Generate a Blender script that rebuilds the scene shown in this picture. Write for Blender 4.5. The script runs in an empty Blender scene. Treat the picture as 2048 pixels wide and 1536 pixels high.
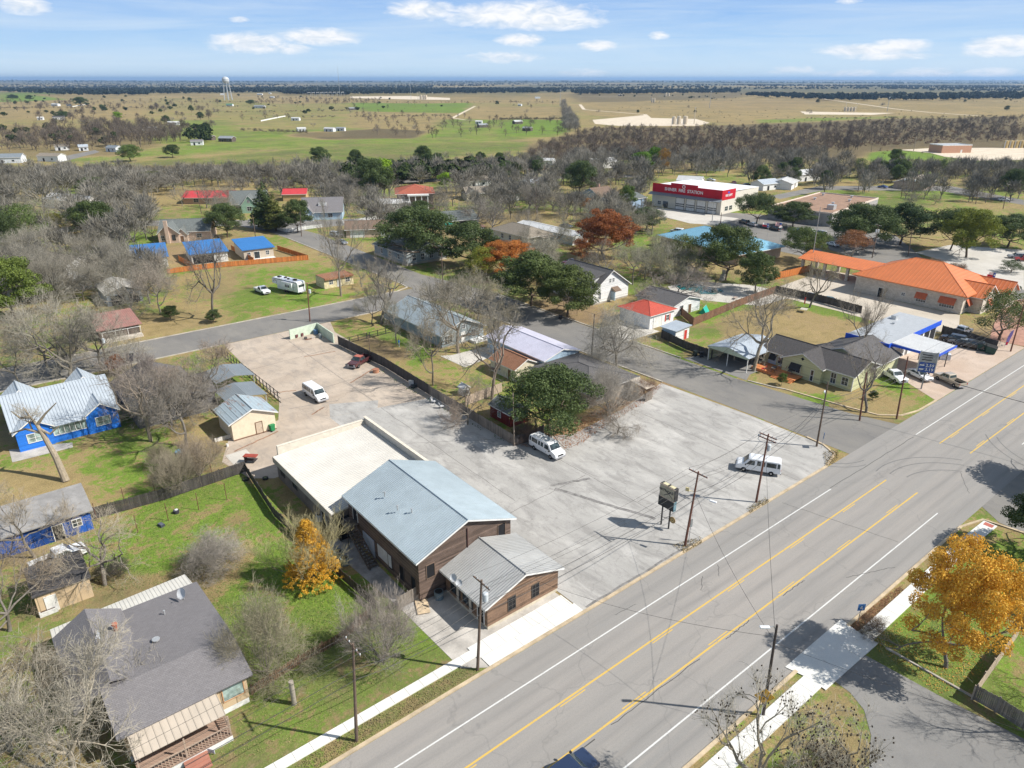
import bpy, bmesh, math, random
import numpy as np
from mathutils import Vector, Matrix, Quaternion
R = math.radians
random.seed(7); rng = np.random.default_rng(7)
scene = bpy.context.scene
C = scene.collection
FPX = 1420.0; PITCH = math.atan(610 / FPX); CH = 50.0
CX, CY, HEAD = -47.794, -36.577, R(51.15)
cam_d = bpy.data.cameras.new('camera'); cam = bpy.data.objects.new('camera', cam_d); C.objects.link(cam)
cam.location = (CX, CY, CH); cam.rotation_euler = (math.pi / 2 - PITCH, 0, HEAD - math.pi / 2)
cam_d.sensor_width = 36; cam_d.lens = 36 * FPX / 2048; cam_d.clip_end = 80000; cam_d.clip_start = 0.5
scene.camera = cam
ch_, sh_ = math.cos(HEAD - math.pi / 2), math.sin(HEAD - math.pi / 2)
def P(u, v, h=0.0):
 """point of the ground (or of a level h above it) seen in direction (u, v)"""
 k = (v - 768) / FPX
 y = math.cos(PITCH) - k * math.sin(PITCH); z = -math.sin(PITCH) - k * math.cos(PITCH)
 t = (CH - h) / (-z); a, b = (u - 1024) / FPX * t, y * t
 return (CX + a * ch_ - b * sh_, CY + a * sh_ + b * ch_)
def height_at(u, vb, vt):
 """height of something standing at ground point (u, vb) whose top is seen at row vt"""
 k = (vb - 768) / FPX
 y = math.cos(PITCH) - k * math.sin(PITCH); z = -math.sin(PITCH) - k * math.cos(PITCH)
 D = y * CH / (-z)
 k = (vt - 768) / FPX
 y = math.cos(PITCH) - k * math.sin(PITCH); z = -math.sin(PITCH) - k * math.cos(PITCH)
 return CH + z * D / y
def dist_px(u, v):
 x, y = P(u, v); return math.hypot(x - CX, y - CY)
def px_per_m(u, v):
 x, y = P(u, v); dx, dy = x - CX, y - CY
 fwd = dx * math.cos(HEAD) + dy * math.sin(HEAD)
 return FPX / (fwd * math.cos(PITCH) + CH * math.sin(PITCH))
def relief(x, y):
 """gentle swell of the far country; the town is level"""
 r = np.hypot(x - CX, y - CY)
 w = np.clip((r - 2600) / 5000, 0, 1)
 return w * (9 * np.sin(x / 1900 + 1.0) * np.cos(y / 2300) + 7 * np.sin(x / 830 + y / 1270) + 14 * np.clip((r - 6000) / 14000, 0, 1) * np.sin(x / 4200 + 2.2))
def tag(o, label=None, cat=None, group=None, kind=None):
 if label: o['label'] = label
 if cat: o['category'] = cat
 if group: o['group'] = group
 if kind: o['kind'] = kind
 return o
def empty(name, label, cat, loc=(0, 0, 0), rz=0.0, group=None):
 o = bpy.data.objects.new(name, None); C.objects.link(o)
 o.empty_display_size = 0.3
 o.location = loc; o.rotation_euler = (0, 0, rz)
 return tag(o, label, cat, group)
def mesh_obj(name, me, parent=None, loc=None, rz=None):
 o = bpy.data.objects.new(name, me); C.objects.link(o)
 if parent is not None: o.parent = parent
 if loc: o.location = loc
 if rz is not None: o.rotation_euler = (0, 0, rz)
 return o
def np_mesh(name, V, F, mats, smooth=False, matidx=None):
 """V (n,3), F (m,k) all faces k-sided"""
 V = np.asarray(V, dtype=np.float32); F = np.asarray(F, dtype=np.int32)
 me = bpy.data.meshes.new(name)
 me.vertices.add(len(V)); me.vertices.foreach_set('co', V.ravel())
 k = F.shape[1]; me.loops.add(F.size); me.loops.foreach_set('vertex_index', F.ravel())
 me.polygons.add(len(F)); me.polygons.foreach_set('loop_start', np.arange(0, F.size, k, dtype=np.int32))
 try: me.polygons.foreach_set('loop_total', np.full(len(F), k, dtype=np.int32))
 except Exception: pass
 if matidx is not None: me.polygons.foreach_set('material_index', np.asarray(matidx, dtype=np.int32))
 me.polygons.foreach_set('use_smooth', np.full(len(F), smooth))
 for m in (mats if isinstance(mats, (list, tuple)) else [mats]): me.materials.append(m)
 me.update(calc_edges=True)
 return me
class MB:
 """collects simple solids and links them as one mesh object"""
 def __init__(s): s.v = []; s.f = []; s.m = []
 def add(s, vs, fs, m=0):
  b = len(s.v); s.v += [tuple(p) for p in vs]; s.f += [tuple(b + i for i in f) for f in fs]; s.m += [m] * len(fs); return s
 def box(s, x0, x1, y0, y1, z0, z1, m=0):
  return s.add([(x0, y0, z0), (x1, y0, z0), (x1, y1, z0), (x0, y1, z0), (x0, y0, z1), (x1, y0, z1), (x1, y1, z1), (x0, y1, z1)],
                     [(3, 2, 1, 0), (4, 5, 6, 7), (0, 1, 5, 4), (1, 2, 6, 5), (2, 3, 7, 6), (3, 0, 4, 7)], m)
 def cbox(s, c, d, m=0, rz=0.0, rx=0.0, ry=0.0):
  M = Matrix.Rotation(rz, 3, 'Z') @ Matrix.Rotation(ry, 3, 'Y') @ Matrix.Rotation(rx, 3, 'X')
  x, y, z = d[0] / 2, d[1] / 2, d[2] / 2; c = Vector(c)
  vs = [c + M @ Vector(p) for p in [(-x, -y, -z), (x, -y, -z), (x, y, -z), (-x, y, -z), (-x, -y, z), (x, -y, z), (x, y, z), (-x, y, z)]]
  return s.add(vs, [(3, 2, 1, 0), (4, 5, 6, 7), (0, 1, 5, 4), (1, 2, 6, 5), (2, 3, 7, 6), (3, 0, 4, 7)], m)
 def prism(s, poly, z0, z1, m=0):
  n = len(poly)
  vs = [(p[0], p[1], z0) for p in poly] + [(p[0], p[1], z1) for p in poly]
  return s.add(vs, [tuple(reversed(range(n))), tuple(range(n, 2 * n))] + [(i, (i + 1) % n, n + (i + 1) % n, n + i) for i in range(n)], m)
 def slab(s, quad, t, m=0):
  """a sheet through the given corners with thickness t below it"""
  n = len(quad); a, b, c = (Vector(q) for q in quad[:3]); nn = (b - a).cross(c - a).normalized()
  if nn.z < 0: nn = -nn
  vs = [Vector(q) for q in quad] + [Vector(q) - nn * t for q in quad]
  return s.add(vs, [tuple(range(n)), tuple(reversed(range(n, 2 * n)))] + [(i, n + i, n + (i + 1) % n, (i + 1) % n) for i in range(n)], m)
 def sheet(s, pts, m=0): return s.add(pts, [tuple(range(len(pts)))], m)
 def tube(s, a, b, r0, r1=None, n=8, m=0, cap=True):
  a, b = Vector(a), Vector(b); r1 = r0 if r1 is None else r1
  d = (b - a)
  if d.length < 1e-6: return s
  d.normalize(); t = Vector((0, 0, 1)) if abs(d.z) < .9 else Vector((1, 0, 0))
  p = d.cross(t).normalized(); q = d.cross(p)
  vs = [a + (p * math.cos(2 * math.pi * i / n) + q * math.sin(2 * math.pi * i / n)) * r0 for i in range(n)] + \
             [b + (p * math.cos(2 * math.pi * i / n) + q * math.sin(2 * math.pi * i / n)) * r1 for i in range(n)]
  fs = [(i, (i + 1) % n, n + (i + 1) % n, n + i) for i in range(n)]
  if cap: fs += [tuple(reversed(range(n))), tuple(range(n, 2 * n))]
  return s.add(vs, fs, m)
 def path(s, pts, r, n=6, m=0):
  for a, b in zip(pts[:-1], pts[1:]): s.tube(a, b, r, r, n, m)
  return s
 def sphere(s, c, r, m=0, n=10, k=6, sz=1.0):
  vs = []; fs = []
  for j in range(k + 1):
   th = math.pi * j / k
   for i in range(n): vs.append((c[0] + r * math.sin(th) * math.cos(2 * math.pi * i / n), c[1] + r * math.sin(th) * math.sin(2 * math.pi * i / n), c[2] + r * sz * math.cos(th)))
  for j in range(k):
   for i in range(n):
    if j == 0: fs.append((i, n + i, n + (i + 1) % n))
    elif j == k - 1: fs.append((j * n + i, (j + 1) * n + i, j * n + (i + 1) % n))
    else: fs.append((j * n + i, (j + 1) * n + i, (j + 1) * n + (i + 1) % n, j * n + (i + 1) % n))
  return s.add(vs, fs, m)
 def lathe(s, prof, c=(0, 0, 0), n=14, m=0):
  vs = [(c[0] + r * math.cos(2 * math.pi * i / n), c[1] + r * math.sin(2 * math.pi * i / n), c[2] + z) for r, z in prof for i in range(n)]
  fs = [(j * n + i, j * n + (i + 1) % n, (j + 1) * n + (i + 1) % n, (j + 1) * n + i) for j in range(len(prof) - 1) for i in range(n)]
  fs += [tuple(reversed(range(n))), tuple(range((len(prof) - 1) * n, len(prof) * n))]
  return s.add(vs, fs, m)
 def mesh(s, name, mats):
  me = bpy.data.meshes.new(name); me.from_pydata(s.v, [], s.f)
  for m in (mats if isinstance(mats, (list, tuple)) else [mats]): me.materials.append(m)
  me.polygons.foreach_set('material_index', s.m); me.update()
  bm = bmesh.new(); bm.from_mesh(me); bmesh.ops.recalc_face_normals(bm, faces=bm.faces); bm.to_mesh(me); bm.free()
  return me
 def build(s, name, mats, parent=None, loc=None, rz=None, smooth=False, bevel=0):
  me = s.mesh(name, mats)
  if smooth: me.polygons.foreach_set('use_smooth', [True] * len(me.polygons))
  o = mesh_obj(name, me, parent, loc, rz)
  if bevel:
   b = o.modifiers.new('bevel', 'BEVEL'); b.width = bevel; b.segments = 2; b.limit_method = 'ANGLE'; b.angle_limit = R(35)
  return o
def copy_tree(o, parent=None):
 c = o.copy(); C.objects.link(c); c.parent = parent
 for ch in list(o.children): copy_tree(ch, c)
 return c
def new_mat(name):
 m = bpy.data.materials.new(name); m.use_nodes = True
 nt = m.node_tree; b = nt.nodes['Principled BSDF']
 return m, nt, b
class N:
 """terse node helper"""
 def __init__(s, nt): s.nt = nt
 def n(s, t, **kw):
  x = s.nt.nodes.new(t)
  for k, v in kw.items():
   if k.startswith('i_'):
    key = k[2:]; x.inputs[int(key) if key.isdigit() else key].default_value = v
   else: setattr(x, k, v)
  return x
 def l(s, a, b): s.nt.links.new(a, b)
 def coord(s, kind='Object', scale=(1, 1, 1), rot=(0, 0, 0)):
  t = s.n('ShaderNodeTexCoord'); m = s.n('ShaderNodeMapping'); m.inputs['Scale'].default_value = scale; m.inputs['Rotation'].default_value = rot
  s.l(t.outputs[kind], m.inputs['Vector']); return m.outputs[0]
 def wcoord(s, scale=(1, 1, 1), rot=(0, 0, 0)):
  t = s.n('ShaderNodeNewGeometry'); m = s.n('ShaderNodeMapping'); m.inputs['Scale'].default_value = scale; m.inputs['Rotation'].default_value = rot
  s.l(t.outputs['Position'], m.inputs['Vector']); return m.outputs[0]
 def noise(s, vec, scale, detail=4, rough=.55, dist=0.0):
  x = s.n('ShaderNodeTexNoise'); x.inputs['Scale'].default_value = scale; x.inputs['Detail'].default_value = detail
  x.inputs['Roughness'].default_value = rough; x.inputs['Distortion'].default_value = dist
  s.l(vec, x.inputs['Vector']); return x.outputs['Fac']
 def ramp(s, fac, stops, interp='LINEAR'):
  x = s.n('ShaderNodeValToRGB'); cr = x.color_ramp; cr.interpolation = interp
  while len(cr.elements) < len(stops): cr.elements.new(.5)
  for e, (p, c) in zip(cr.elements, stops):
   e.position = p; e.color = (c, c, c, 1) if isinstance(c, (int, float)) else (*c, 1)
  s.l(fac, x.inputs[0]); return x.outputs[0]
 def mix(s, fac, a, b, mode='MIX'):
  x = s.n('ShaderNodeMix', data_type='RGBA', blend_type=mode)
  for v, i in ((fac, 0), (a, 6), (b, 7)):
   if isinstance(v, (int, float)): x.inputs[i].default_value = v if i == 0 else (v, v, v, 1)
   elif isinstance(v, tuple): x.inputs[i].default_value = (*v, 1)
   else: s.l(v, x.inputs[i])
  return x.outputs[2]
 def math(s, op, a, b=0.0, clamp=False):
  x = s.n('ShaderNodeMath', operation=op, use_clamp=clamp)
  for v, i in ((a, 0), (b, 1)):
   if isinstance(v, (int, float)): x.inputs[i].default_value = v
   else: s.l(v, x.inputs[i])
  return x.outputs[0]
 def bump(s, h, strength, dist=.05):
  x = s.n('ShaderNodeBump'); x.inputs['Strength'].default_value = strength; x.inputs['Distance'].default_value = dist
  s.l(h, x.inputs['Height']); return x.outputs[0]
MAT = {}
def plain(name, col, rough=.7, metal=0.0, var=.12, vscale=1.5, bump=0.0, spec=.4, coat=0.0):
 """solid paint, plastic, metal with soft wear and dirt"""
 if name in MAT: return MAT[name]
 m, nt, b = new_mat(name); h = N(nt)
 v = h.coord('Object'); f = h.noise(v, vscale, 5, .6); f2 = h.noise(v, vscale * 9, 3, .6)
 c = h.mix(h.ramp(f, [(.35, 0.0), (.7, 1.0)]), tuple(x * (1 - var) for x in col), tuple(min(1, x * (1 + var)) for x in col))
 c = h.mix(h.math('MULTIPLY', h.ramp(f2, [(.45, 0.0), (.75, 1.0)]), var), c, tuple(x * .55 for x in col))
 h.l(c, b.inputs['Base Color']); b.inputs['Roughness'].default_value = rough; b.inputs['Metallic'].default_value = metal
 b.inputs['Specular IOR Level'].default_value = spec; b.inputs['Coat Weight'].default_value = coat
 if bump: h.l(h.bump(f2, bump, .03), b.inputs['Normal'])
 MAT[name] = m; return m
def metal_roof(name, col, spacing=.3, axis=0, rough=.45, metal=.2, rust=0.0, rustcol=(.16, .08, .05), dirt=.12):
 """ribbed sheet metal; ribs run across the given local axis"""
 m, nt, b = new_mat(name); h = N(nt)
 v = h.coord('Object'); f = h.noise(v, .5, 5, .6)
 rot = (0, 0, 0) if axis == 0 else (0, 0, math.pi / 2)
 v2 = h.coord('Object', rot=rot); sep = h.n('ShaderNodeSeparateXYZ'); h.l(v2, sep.inputs[0])
 fr = h.math('PINGPONG', sep.outputs[0], spacing / 2); fr = h.math('DIVIDE', fr, spacing / 2)
 rib = h.ramp(fr, [(.0, 1.0), (.16, 1.0), (.3, 0.0), (1, 0.0)])
 c = h.mix(h.ramp(f, [(.3, 0.0), (.75, 1.0)]), tuple(x * (1 - dirt) for x in col), tuple(min(1, x * 1.05) for x in col))
 vs = h.coord('Object', scale=((.9, .12, 1) if axis == 0 else (.12, .9, 1)))
 st = h.noise(vs, 2.2, 5, .65); c = h.mix(h.math('MULTIPLY', h.ramp(st, [(.45, 0.0), (.8, 1.0)]), .35), c, tuple(x * .72 for x in col))
 if rust:
  pr = h.noise(h.coord('Object', scale=((.55, .16, 1) if axis == 0 else (.16, .55, 1))), 1.7, 4, .7)
  c = h.mix(h.ramp(pr, [(1 - rust - .04, 0.0), (1 - rust + .04, 1.0)]), c, rustcol)
 c = h.mix(h.math('MULTIPLY', rib, .22), c, tuple(x * .5 for x in col))
 h.l(c, b.inputs['Base Color']); b.inputs['Roughness'].default_value = rough; b.inputs['Metallic'].default_value = metal
 h.l(h.bump(rib, .9, .04), b.inputs['Normal']); MAT[name] = m; return m
def shingle(name, col, var=.25):
 m, nt, b = new_mat(name); h = N(nt)
 v = h.coord('Object'); br = h.n('ShaderNodeTexBrick'); h.l(v, br.inputs['Vector'])
 br.inputs['Scale'].default_value = 1.0; br.inputs['Brick Width'].default_value = .33; br.inputs['Row Height'].default_value = .16
 br.inputs['Mortar Size'].default_value = .012; br.inputs['Color1'].default_value = (*[x * (1 - var) for x in col], 1)
 br.inputs['Color2'].default_value = (*[min(1, x * (1 + var)) for x in col], 1); br.inputs['Mortar'].default_value = (*[x * .5 for x in col], 1)
 f = h.noise(v, .6, 6, .6); c = h.mix(h.ramp(f, [(.3, .3), (.75, 0.0)]), br.outputs[0], tuple(x * .6 for x in col))
 f2 = h.noise(v, 14, 3, .7); c = h.mix(.25, c, h.ramp(f2, [(.3, tuple(x * .5 for x in col)), (.7, tuple(min(1, x * 1.7) for x in col))]))
 h.l(c, b.inputs['Base Color']); b.inputs['Roughness'].default_value = .9; b.inputs['Specular IOR Level'].default_value = .2
 h.l(h.bump(br.outputs[1], .4, .02), b.inputs['Normal']); MAT[name] = m; return m
def siding(name, col, pitch=.2, vertical=False, var=.1, wood=False, rough=.7):
 """boards: horizontal laps by default, upright planks if vertical"""
 m, nt, b = new_mat(name); h = N(nt)
 v = h.coord('Object'); sep = h.n('ShaderNodeSeparateXYZ'); h.l(v, sep.inputs[0])
 if vertical: src = h.math('ADD', sep.outputs[0], sep.outputs[1])
 else: src = sep.outputs[2]
 d = h.math('DIVIDE', src, pitch); fr = h.math('FRACT', d); idn = h.math('FLOOR', d)
 wn = h.n('ShaderNodeTexWhiteNoise', noise_dimensions='1D'); h.l(idn, wn.inputs['W'])
 gap = h.ramp(fr, [(.0, 0.0), (.09, 1.0), (1, 1.0)])
 lo = tuple(x * (1 - var * 1.6) for x in col); hi = tuple(min(1, x * (1 + var)) for x in col)
 c = h.mix(wn.outputs['Value'], lo, hi)
 sc = (2, 2, 18) if not vertical else (14, 14, .8)
 g = h.noise(h.coord('Object', scale=sc), 1.0, 5, .6)
 c = h.mix(h.math('MULTIPLY', h.ramp(g, [(.35, 0.0), (.7, 1.0)]), .55 if wood else .18), c, tuple(x * (.42 if wood else .75) for x in col))
 big = h.noise(v, .7, 4, .6); c = h.mix(h.math('MULTIPLY', h.ramp(big, [(.45, 0.0), (.75, 1.0)]), .5 if wood else .15), c, tuple(min(1, x * (1.45 if wood else .8)) for x in col))
 c = h.mix(gap, tuple(x * .35 for x in col), c)
 h.l(c, b.inputs['Base Color']); b.inputs['Roughness'].default_value = rough; b.inputs['Specular IOR Level'].default_value = .3
 h.l(h.bump(gap, .6, .03), b.inputs['Normal']); MAT[name] = m; return m
def brickwork(name, c1, c2, mortar, w=.24, hh=.08):
 m, nt, b = new_mat(name); h = N(nt)
 v = h.coord('Object'); sep = h.n('ShaderNodeSeparateXYZ'); h.l(v, sep.inputs[0])
 cmb = h.n('ShaderNodeCombineXYZ'); h.l(h.math('ADD', sep.outputs[0], sep.outputs[1]), cmb.inputs[0]); h.l(sep.outputs[2], cmb.inputs[1])
 br = h.n('ShaderNodeTexBrick'); h.l(cmb.outputs[0], br.inputs['Vector']); br.inputs['Scale'].default_value = 1.0
 br.inputs['Brick Width'].default_value = w; br.inputs['Row Height'].default_value = hh; br.inputs['Mortar Size'].default_value = .012
 br.inputs['Color1'].default_value = (*c1, 1); br.inputs['Color2'].default_value = (*c2, 1); br.inputs['Mortar'].default_value = (*mortar, 1)
 f = h.noise(v, 1.2, 5, .6); c = h.mix(h.math('MULTIPLY', h.ramp(f, [(.4, 0.0), (.75, 1.0)]), .45), br.outputs[0], tuple(x * .6 for x in c1))
 f = h.noise(v, 5, 3, .6); c = h.mix(h.math('MULTIPLY', h.ramp(f, [(.5, 0.0), (.75, 1.0)]), .5), c, c2)
 h.l(c, b.inputs['Base Color']); b.inputs['Roughness'].default_value = .9; MAT[name] = m; return m
def glassy(name, col=(.02, .025, .03), rough=.08):
 m, nt, b = new_mat(name); h = N(nt)
 f = h.noise(h.coord('Object'), 1.3, 3, .5)
 h.l(h.mix(h.ramp(f, [(.4, 0.0), (.6, 1.0)]), tuple(x * .6 for x in col), tuple(min(1, x * 1.6) for x in col)), b.inputs['Base Color'])
 b.inputs['Roughness'].default_value = rough; b.inputs['Specular IOR Level'].default_value = .7; MAT[name] = m; return m
def foliage(name, lo, hi, trans=.25, usecol=False, scale=.55):
 """leaves: colour varies by clump and by tree (object colour tints it)"""
 m, nt, b = new_mat(name); h = N(nt)
 v = h.coord('Object'); f = h.noise(v, scale, 3, .6); f2 = h.noise(v, 6.0, 2, .5)
 c = h.mix(h.ramp(f, [(.32, 0.0), (.68, 1.0)]), lo, hi); c = h.mix(h.math('MULTIPLY', h.ramp(f2, [(.35, 0.0), (.7, 1.0)]), .6), c, tuple(min(1, x * 1.5) for x in hi))
 oi = h.n('ShaderNodeObjectInfo'); c = h.mix(1.0, c, oi.outputs['Color'], 'MULTIPLY')
 hs = h.n('ShaderNodeHueSaturation'); h.l(c, hs.inputs['Color'])
 rv = h.math('MULTIPLY_ADD', oi.outputs['Random'], .35); rv.node.inputs[2].default_value = .85; h.l(rv, hs.inputs['Value'])
 h.l(hs.outputs[0], b.inputs['Base Color']); b.inputs['Roughness'].default_value = .65; b.inputs['Specular IOR Level'].default_value = .25
 tr = h.n('ShaderNodeBsdfTranslucent'); h.l(hs.outputs[0], tr.inputs[0]); ms = h.n('ShaderNodeMixShader'); ms.inputs[0].default_value = trans
 out = nt.nodes['Material Output']; h.l(b.outputs[0], ms.inputs[1]); h.l(tr.outputs[0], ms.inputs[2]); h.l(ms.outputs[0], out.inputs[0])
 MAT[name] = m; return m
def tubes_np(S, sides=3):
 """S rows: x0 y0 z0 x1 y1 z1 r0 r1"""
 S = np.asarray(S, dtype=np.float64); a, b = S[:, :3], S[:, 3:6]; r0, r1 = S[:, 6:7], S[:, 7:8]
 d = b - a; d /= np.maximum(np.linalg.norm(d, axis=1, keepdims=True), 1e-9)
 t = np.where(np.abs(d[:, 2:3]) < .9, [[0, 0, 1.]], [[1., 0, 0]]); p = np.cross(d, t); p /= np.linalg.norm(p, axis=1, keepdims=True); q = np.cross(d, p)
 n = len(S); V = np.zeros((n, 2 * sides, 3))
 for i in range(sides):
  w = p * math.cos(2 * math.pi * i / sides) + q * math.sin(2 * math.pi * i / sides)
  V[:, i] = a + w * r0; V[:, sides + i] = b + w * r1
 F = np.zeros((n, sides, 4), dtype=np.int64); base = (np.arange(n) * 2 * sides)[:, None]
 for i in range(sides):
  j = (i + 1) % sides; F[:, i] = base + np.array([[i, j, sides + j, sides + i]])
 return V.reshape(-1, 3), F.reshape(-1, 4)
def skeleton(seed, H=10.0, limbs=5, up=.45, wander=.22, kids=(4, 5, 4, 3), trunk=.24, fan=.9, droop=0.0, lens=(.36, .23, .14, .085, .055), tr=.02, lean=(0, 0)):
 """branch segments by level; 0 = trunk"""
 r = random.Random(seed); levels = [[] for _ in range(6)]
 def rnd(): return Vector((r.gauss(0, 1), r.gauss(0, 1), r.gauss(0, 1)))
 def grow(p, d, L, rad, lv, rend):
  n = 4 if lv <= 1 else (3 if lv <= 3 else 2); pts = [p]; dirs = [d]
  for i in range(n):
   d = (d + rnd() * wander * (.5 if lv == 0 else 1) + Vector((0, 0, (up * .16 if lv < 3 else 0) - droop * (lv > 1) * .25))).normalized()
   q = p + d * L / n
   if q.z < .6 and lv > 0: q.z = .6
   a = rad + (rend - rad) * i / n; b = rad + (rend - rad) * (i + 1) / n
   levels[lv].append((*p, *q, a, b)); p = q; pts.append(p); dirs.append(d)
  return pts, dirs
 def spawn(pts, dirs, lv, rad):
  if lv >= len(lens) + 1 or lv > 5: return
  k = limbs if lv == 1 else kids[lv - 2]
  for i in range(k):
   t = 1.0 if (lv == 1 and i < limbs - 1) or i == 0 else r.uniform(.35, 1.0)
   idx = t * (len(pts) - 1); j = min(int(idx), len(pts) - 2); q = pts[j].lerp(pts[j + 1], idx - j); d0 = dirs[min(j + 1, len(dirs) - 1)]
   if lv == 1:
    az = 2 * math.pi * (i + r.uniform(-.25, .25)) / k; el = r.uniform(.35, 1.1) * (1.2 - fan * .45)
    d = Vector((math.cos(az) * math.cos(el), math.sin(az) * math.cos(el), math.sin(el)))
   else:
    d = (d0 * r.uniform(.6, 1.1) + rnd().normalized() * fan * r.uniform(.55, 1.1) + Vector((0, 0, up * .35))).normalized()
   L = lens[lv - 1] * H * r.uniform(.7, 1.25); rr = rad * (.62 if lv == 1 else .55) * r.uniform(.75, 1.1)
   rr = max(rr, .008); re = max(rr * .45, .006)
   P2, D2 = grow(q, d, L, rr, lv, re)
   spawn(P2, D2, lv + 1, rr * .8)
 R0 = tr * H
 pts, dirs = grow(Vector((0, 0, -.05)), Vector((lean[0], lean[1], 1)).normalized(), trunk * H, R0, 0, R0 * .75)
 spawn(pts, dirs, 1, R0)
 return levels
def fit_h(levels, H=10.0):
 z = max(s[5] for lv in levels for s in lv) if levels else H
 k = H / z
 return [[tuple(x * k for x in s) for s in lv] for lv in levels]
def bark(name, c, var=.3):
 m, nt, b = new_mat(name); h = N(nt); v = h.coord('Object', scale=(3, 3, .7)); f = h.noise(v, 2.2, 5, .7)
 c1 = h.mix(h.ramp(f, [(.3, 0.0), (.7, 1.0)]), tuple(x * (1 - var) for x in c), tuple(min(1, x * (1 + var)) for x in c))
 oi = h.n('ShaderNodeObjectInfo'); c1 = h.mix(1.0, c1, oi.outputs['Color'], 'MULTIPLY')
 h.l(c1, b.inputs['Base Color']); b.inputs['Roughness'].default_value = .95; b.inputs['Specular IOR Level'].default_value = .1
 h.l(h.bump(f, .5, .04), b.inputs['Normal']); MAT[name] = m; return m
M_BARK = bark('bark_grey', (.19, .17, .145)); M_TWIG = bark('twig_grey', (.255, .24, .215), .25); M_BARKD = bark('bark_dark', (.13, .1, .075))
M_LEAF = foliage('live_oak_leaves', (.018, .034, .010), (.10, .135, .045))
M_AUT = foliage('autumn_leaves', (.20, .12, .03), (.50, .315, .06), .3)
M_DEAD = foliage('brown_leaves', (.10, .05, .025), (.22, .12, .05), .2)
M_LIME = foliage('lime_leaves', (.10, .17, .01), (.22, .34, .02), .3)
def leaf_cloud(seed, H, lobes, per, size, flat=1.0):
 """lobes: (x,y,z,r,rz) ; returns quads"""
 g = np.random.default_rng(seed); Vs = []
 tot = sum(l[3] ** 2 for l in lobes)
 for (x, y, z, r, rz) in lobes:
  n = max(8, int(per * r * r / tot)); d = g.normal(size=(n, 3)); d /= np.linalg.norm(d, axis=1, keepdims=True)
  rad = r * (1 - np.abs(g.normal(0, .20, n)))[:, None]
  bump = 1 + .16 * np.sin(d[:, 0] * 5 + x * 3) * np.cos(d[:, 1] * 6 + y) + .12 * np.sin(d[:, 2] * 8 + z)
  c = d * rad * bump[:, None]; c[:, 2] *= rz / r; c += [x, y, z]
  nn = d + g.normal(0, .55, (n, 3)); nn /= np.linalg.norm(nn, axis=1, keepdims=True)
  t = np.cross(nn, g.normal(size=(n, 3))); t /= np.maximum(np.linalg.norm(t, axis=1, keepdims=True), 1e-6); b = np.cross(nn, t)
  s = size * g.uniform(.55, 1.25, (n, 1)); s2 = s * g.uniform(.5, .9, (n, 1))
  q = np.stack([c - t * s - b * s2 * .4, c + b * s2 * -.9, c + t * s, c + b * s2], axis=1)
  Vs.append(q.reshape(-1, 3))
 V = np.concatenate(Vs); F = np.arange(len(V)).reshape(-1, 4); return V, F
PROTO = {}
def proto_bare(key, seed, twigmat=None, sides=3, drop=0, **kw):
 lv = fit_h(skeleton(seed, **kw)); cut = 2
 tv, tf = tubes_np(sum(lv[:cut + 1], []), 6); cv, cf = tubes_np(sum(lv[cut + 1:len(lv) - drop], []), sides)
 W = max(np.percentile(np.abs(cv[:, 0]), 97), np.percentile(np.abs(cv[:, 1]), 97)) * 2
 PROTO[key] = dict(trunk=np_mesh('trunk', tv, tf, M_BARK, True), crown=np_mesh('crown', cv, cf, twigmat or M_TWIG), W=W)
def lobes_for(seed, W, H, base, n, rr):
 r = random.Random(seed); L = []
 cz = (H + base) / 2; hz = (H - base) / 2; hw = W / 2
 for i in range(n):
  a = 2.399 * i; q = math.sqrt((i + .5) / n); t = r.uniform(-.55, .9)
  rad = rr * W * r.uniform(.7, 1.15); k = math.sqrt(max(.05, 1 - t * t))
  L.append((math.cos(a) * q * k * (hw - rad * .75), math.sin(a) * q * k * (hw - rad * .75), cz + t * (hz - rad * .6), rad, rad * .75))
 L.append((0, 0, cz + hz * .35, W * .27, hz * .5)); return L
def proto_leafy(key, seed, mat, W=11.0, base=2.2, n=26, rr=.15, per=9000, size=.2, barkm=None, limbs=5, twigs=0, fan=1.1, upz=.3):
 lv = fit_h(skeleton(seed, limbs=limbs, fan=fan, up=upz, trunk=.2, kids=(4, 4, 3, 2)), 8.6)
 tv, tf = tubes_np(sum(lv[:3], []), 6); V, F = leaf_cloud(seed, 10, lobes_for(seed, W, 10, base, n, rr), per, size)
 mats = [mat]; mi = np.zeros(len(F), dtype=np.int32)
 if twigs:
  cv, cf = tubes_np(sum(lv[3:5], []), 3); cf = cf + len(V); V = np.concatenate([V, cv]); F = np.concatenate([F, cf]); mats = [mat, M_TWIG]
  mi = np.concatenate([mi, np.ones(len(cf), dtype=np.int32)])
 PROTO[key] = dict(trunk=np_mesh('trunk', tv, tf, barkm or M_BARKD, True), crown=np_mesh('crown', V, F, mats, matidx=mi), W=W)
proto_bare('bare_a', 1, limbs=5, fan=.9, up=.5, kids=(5, 6, 6, 5))
proto_bare('bare_b', 2, limbs=4, fan=.75, up=.7, kids=(5, 6, 6, 5), trunk=.3, lens=(.4, .25, .14, .08, .05))
proto_bare('bare_c', 3, limbs=6, fan=1.05, up=.3, kids=(5, 6, 6, 5), trunk=.2)
proto_bare('bare_d', 14, limbs=5, fan=.85, up=.55, kids=(5, 5, 6, 5), trunk=.34, wander=.3)
proto_bare('bare_e', 25, limbs=7, fan=.95, up=.45, kids=(5, 6, 6, 5), trunk=.14)
proto_bare('open_a', 31, limbs=5, fan=.8, up=.6, kids=(4, 5, 5, 4), trunk=.28, wander=.32, tr=.026)
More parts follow.
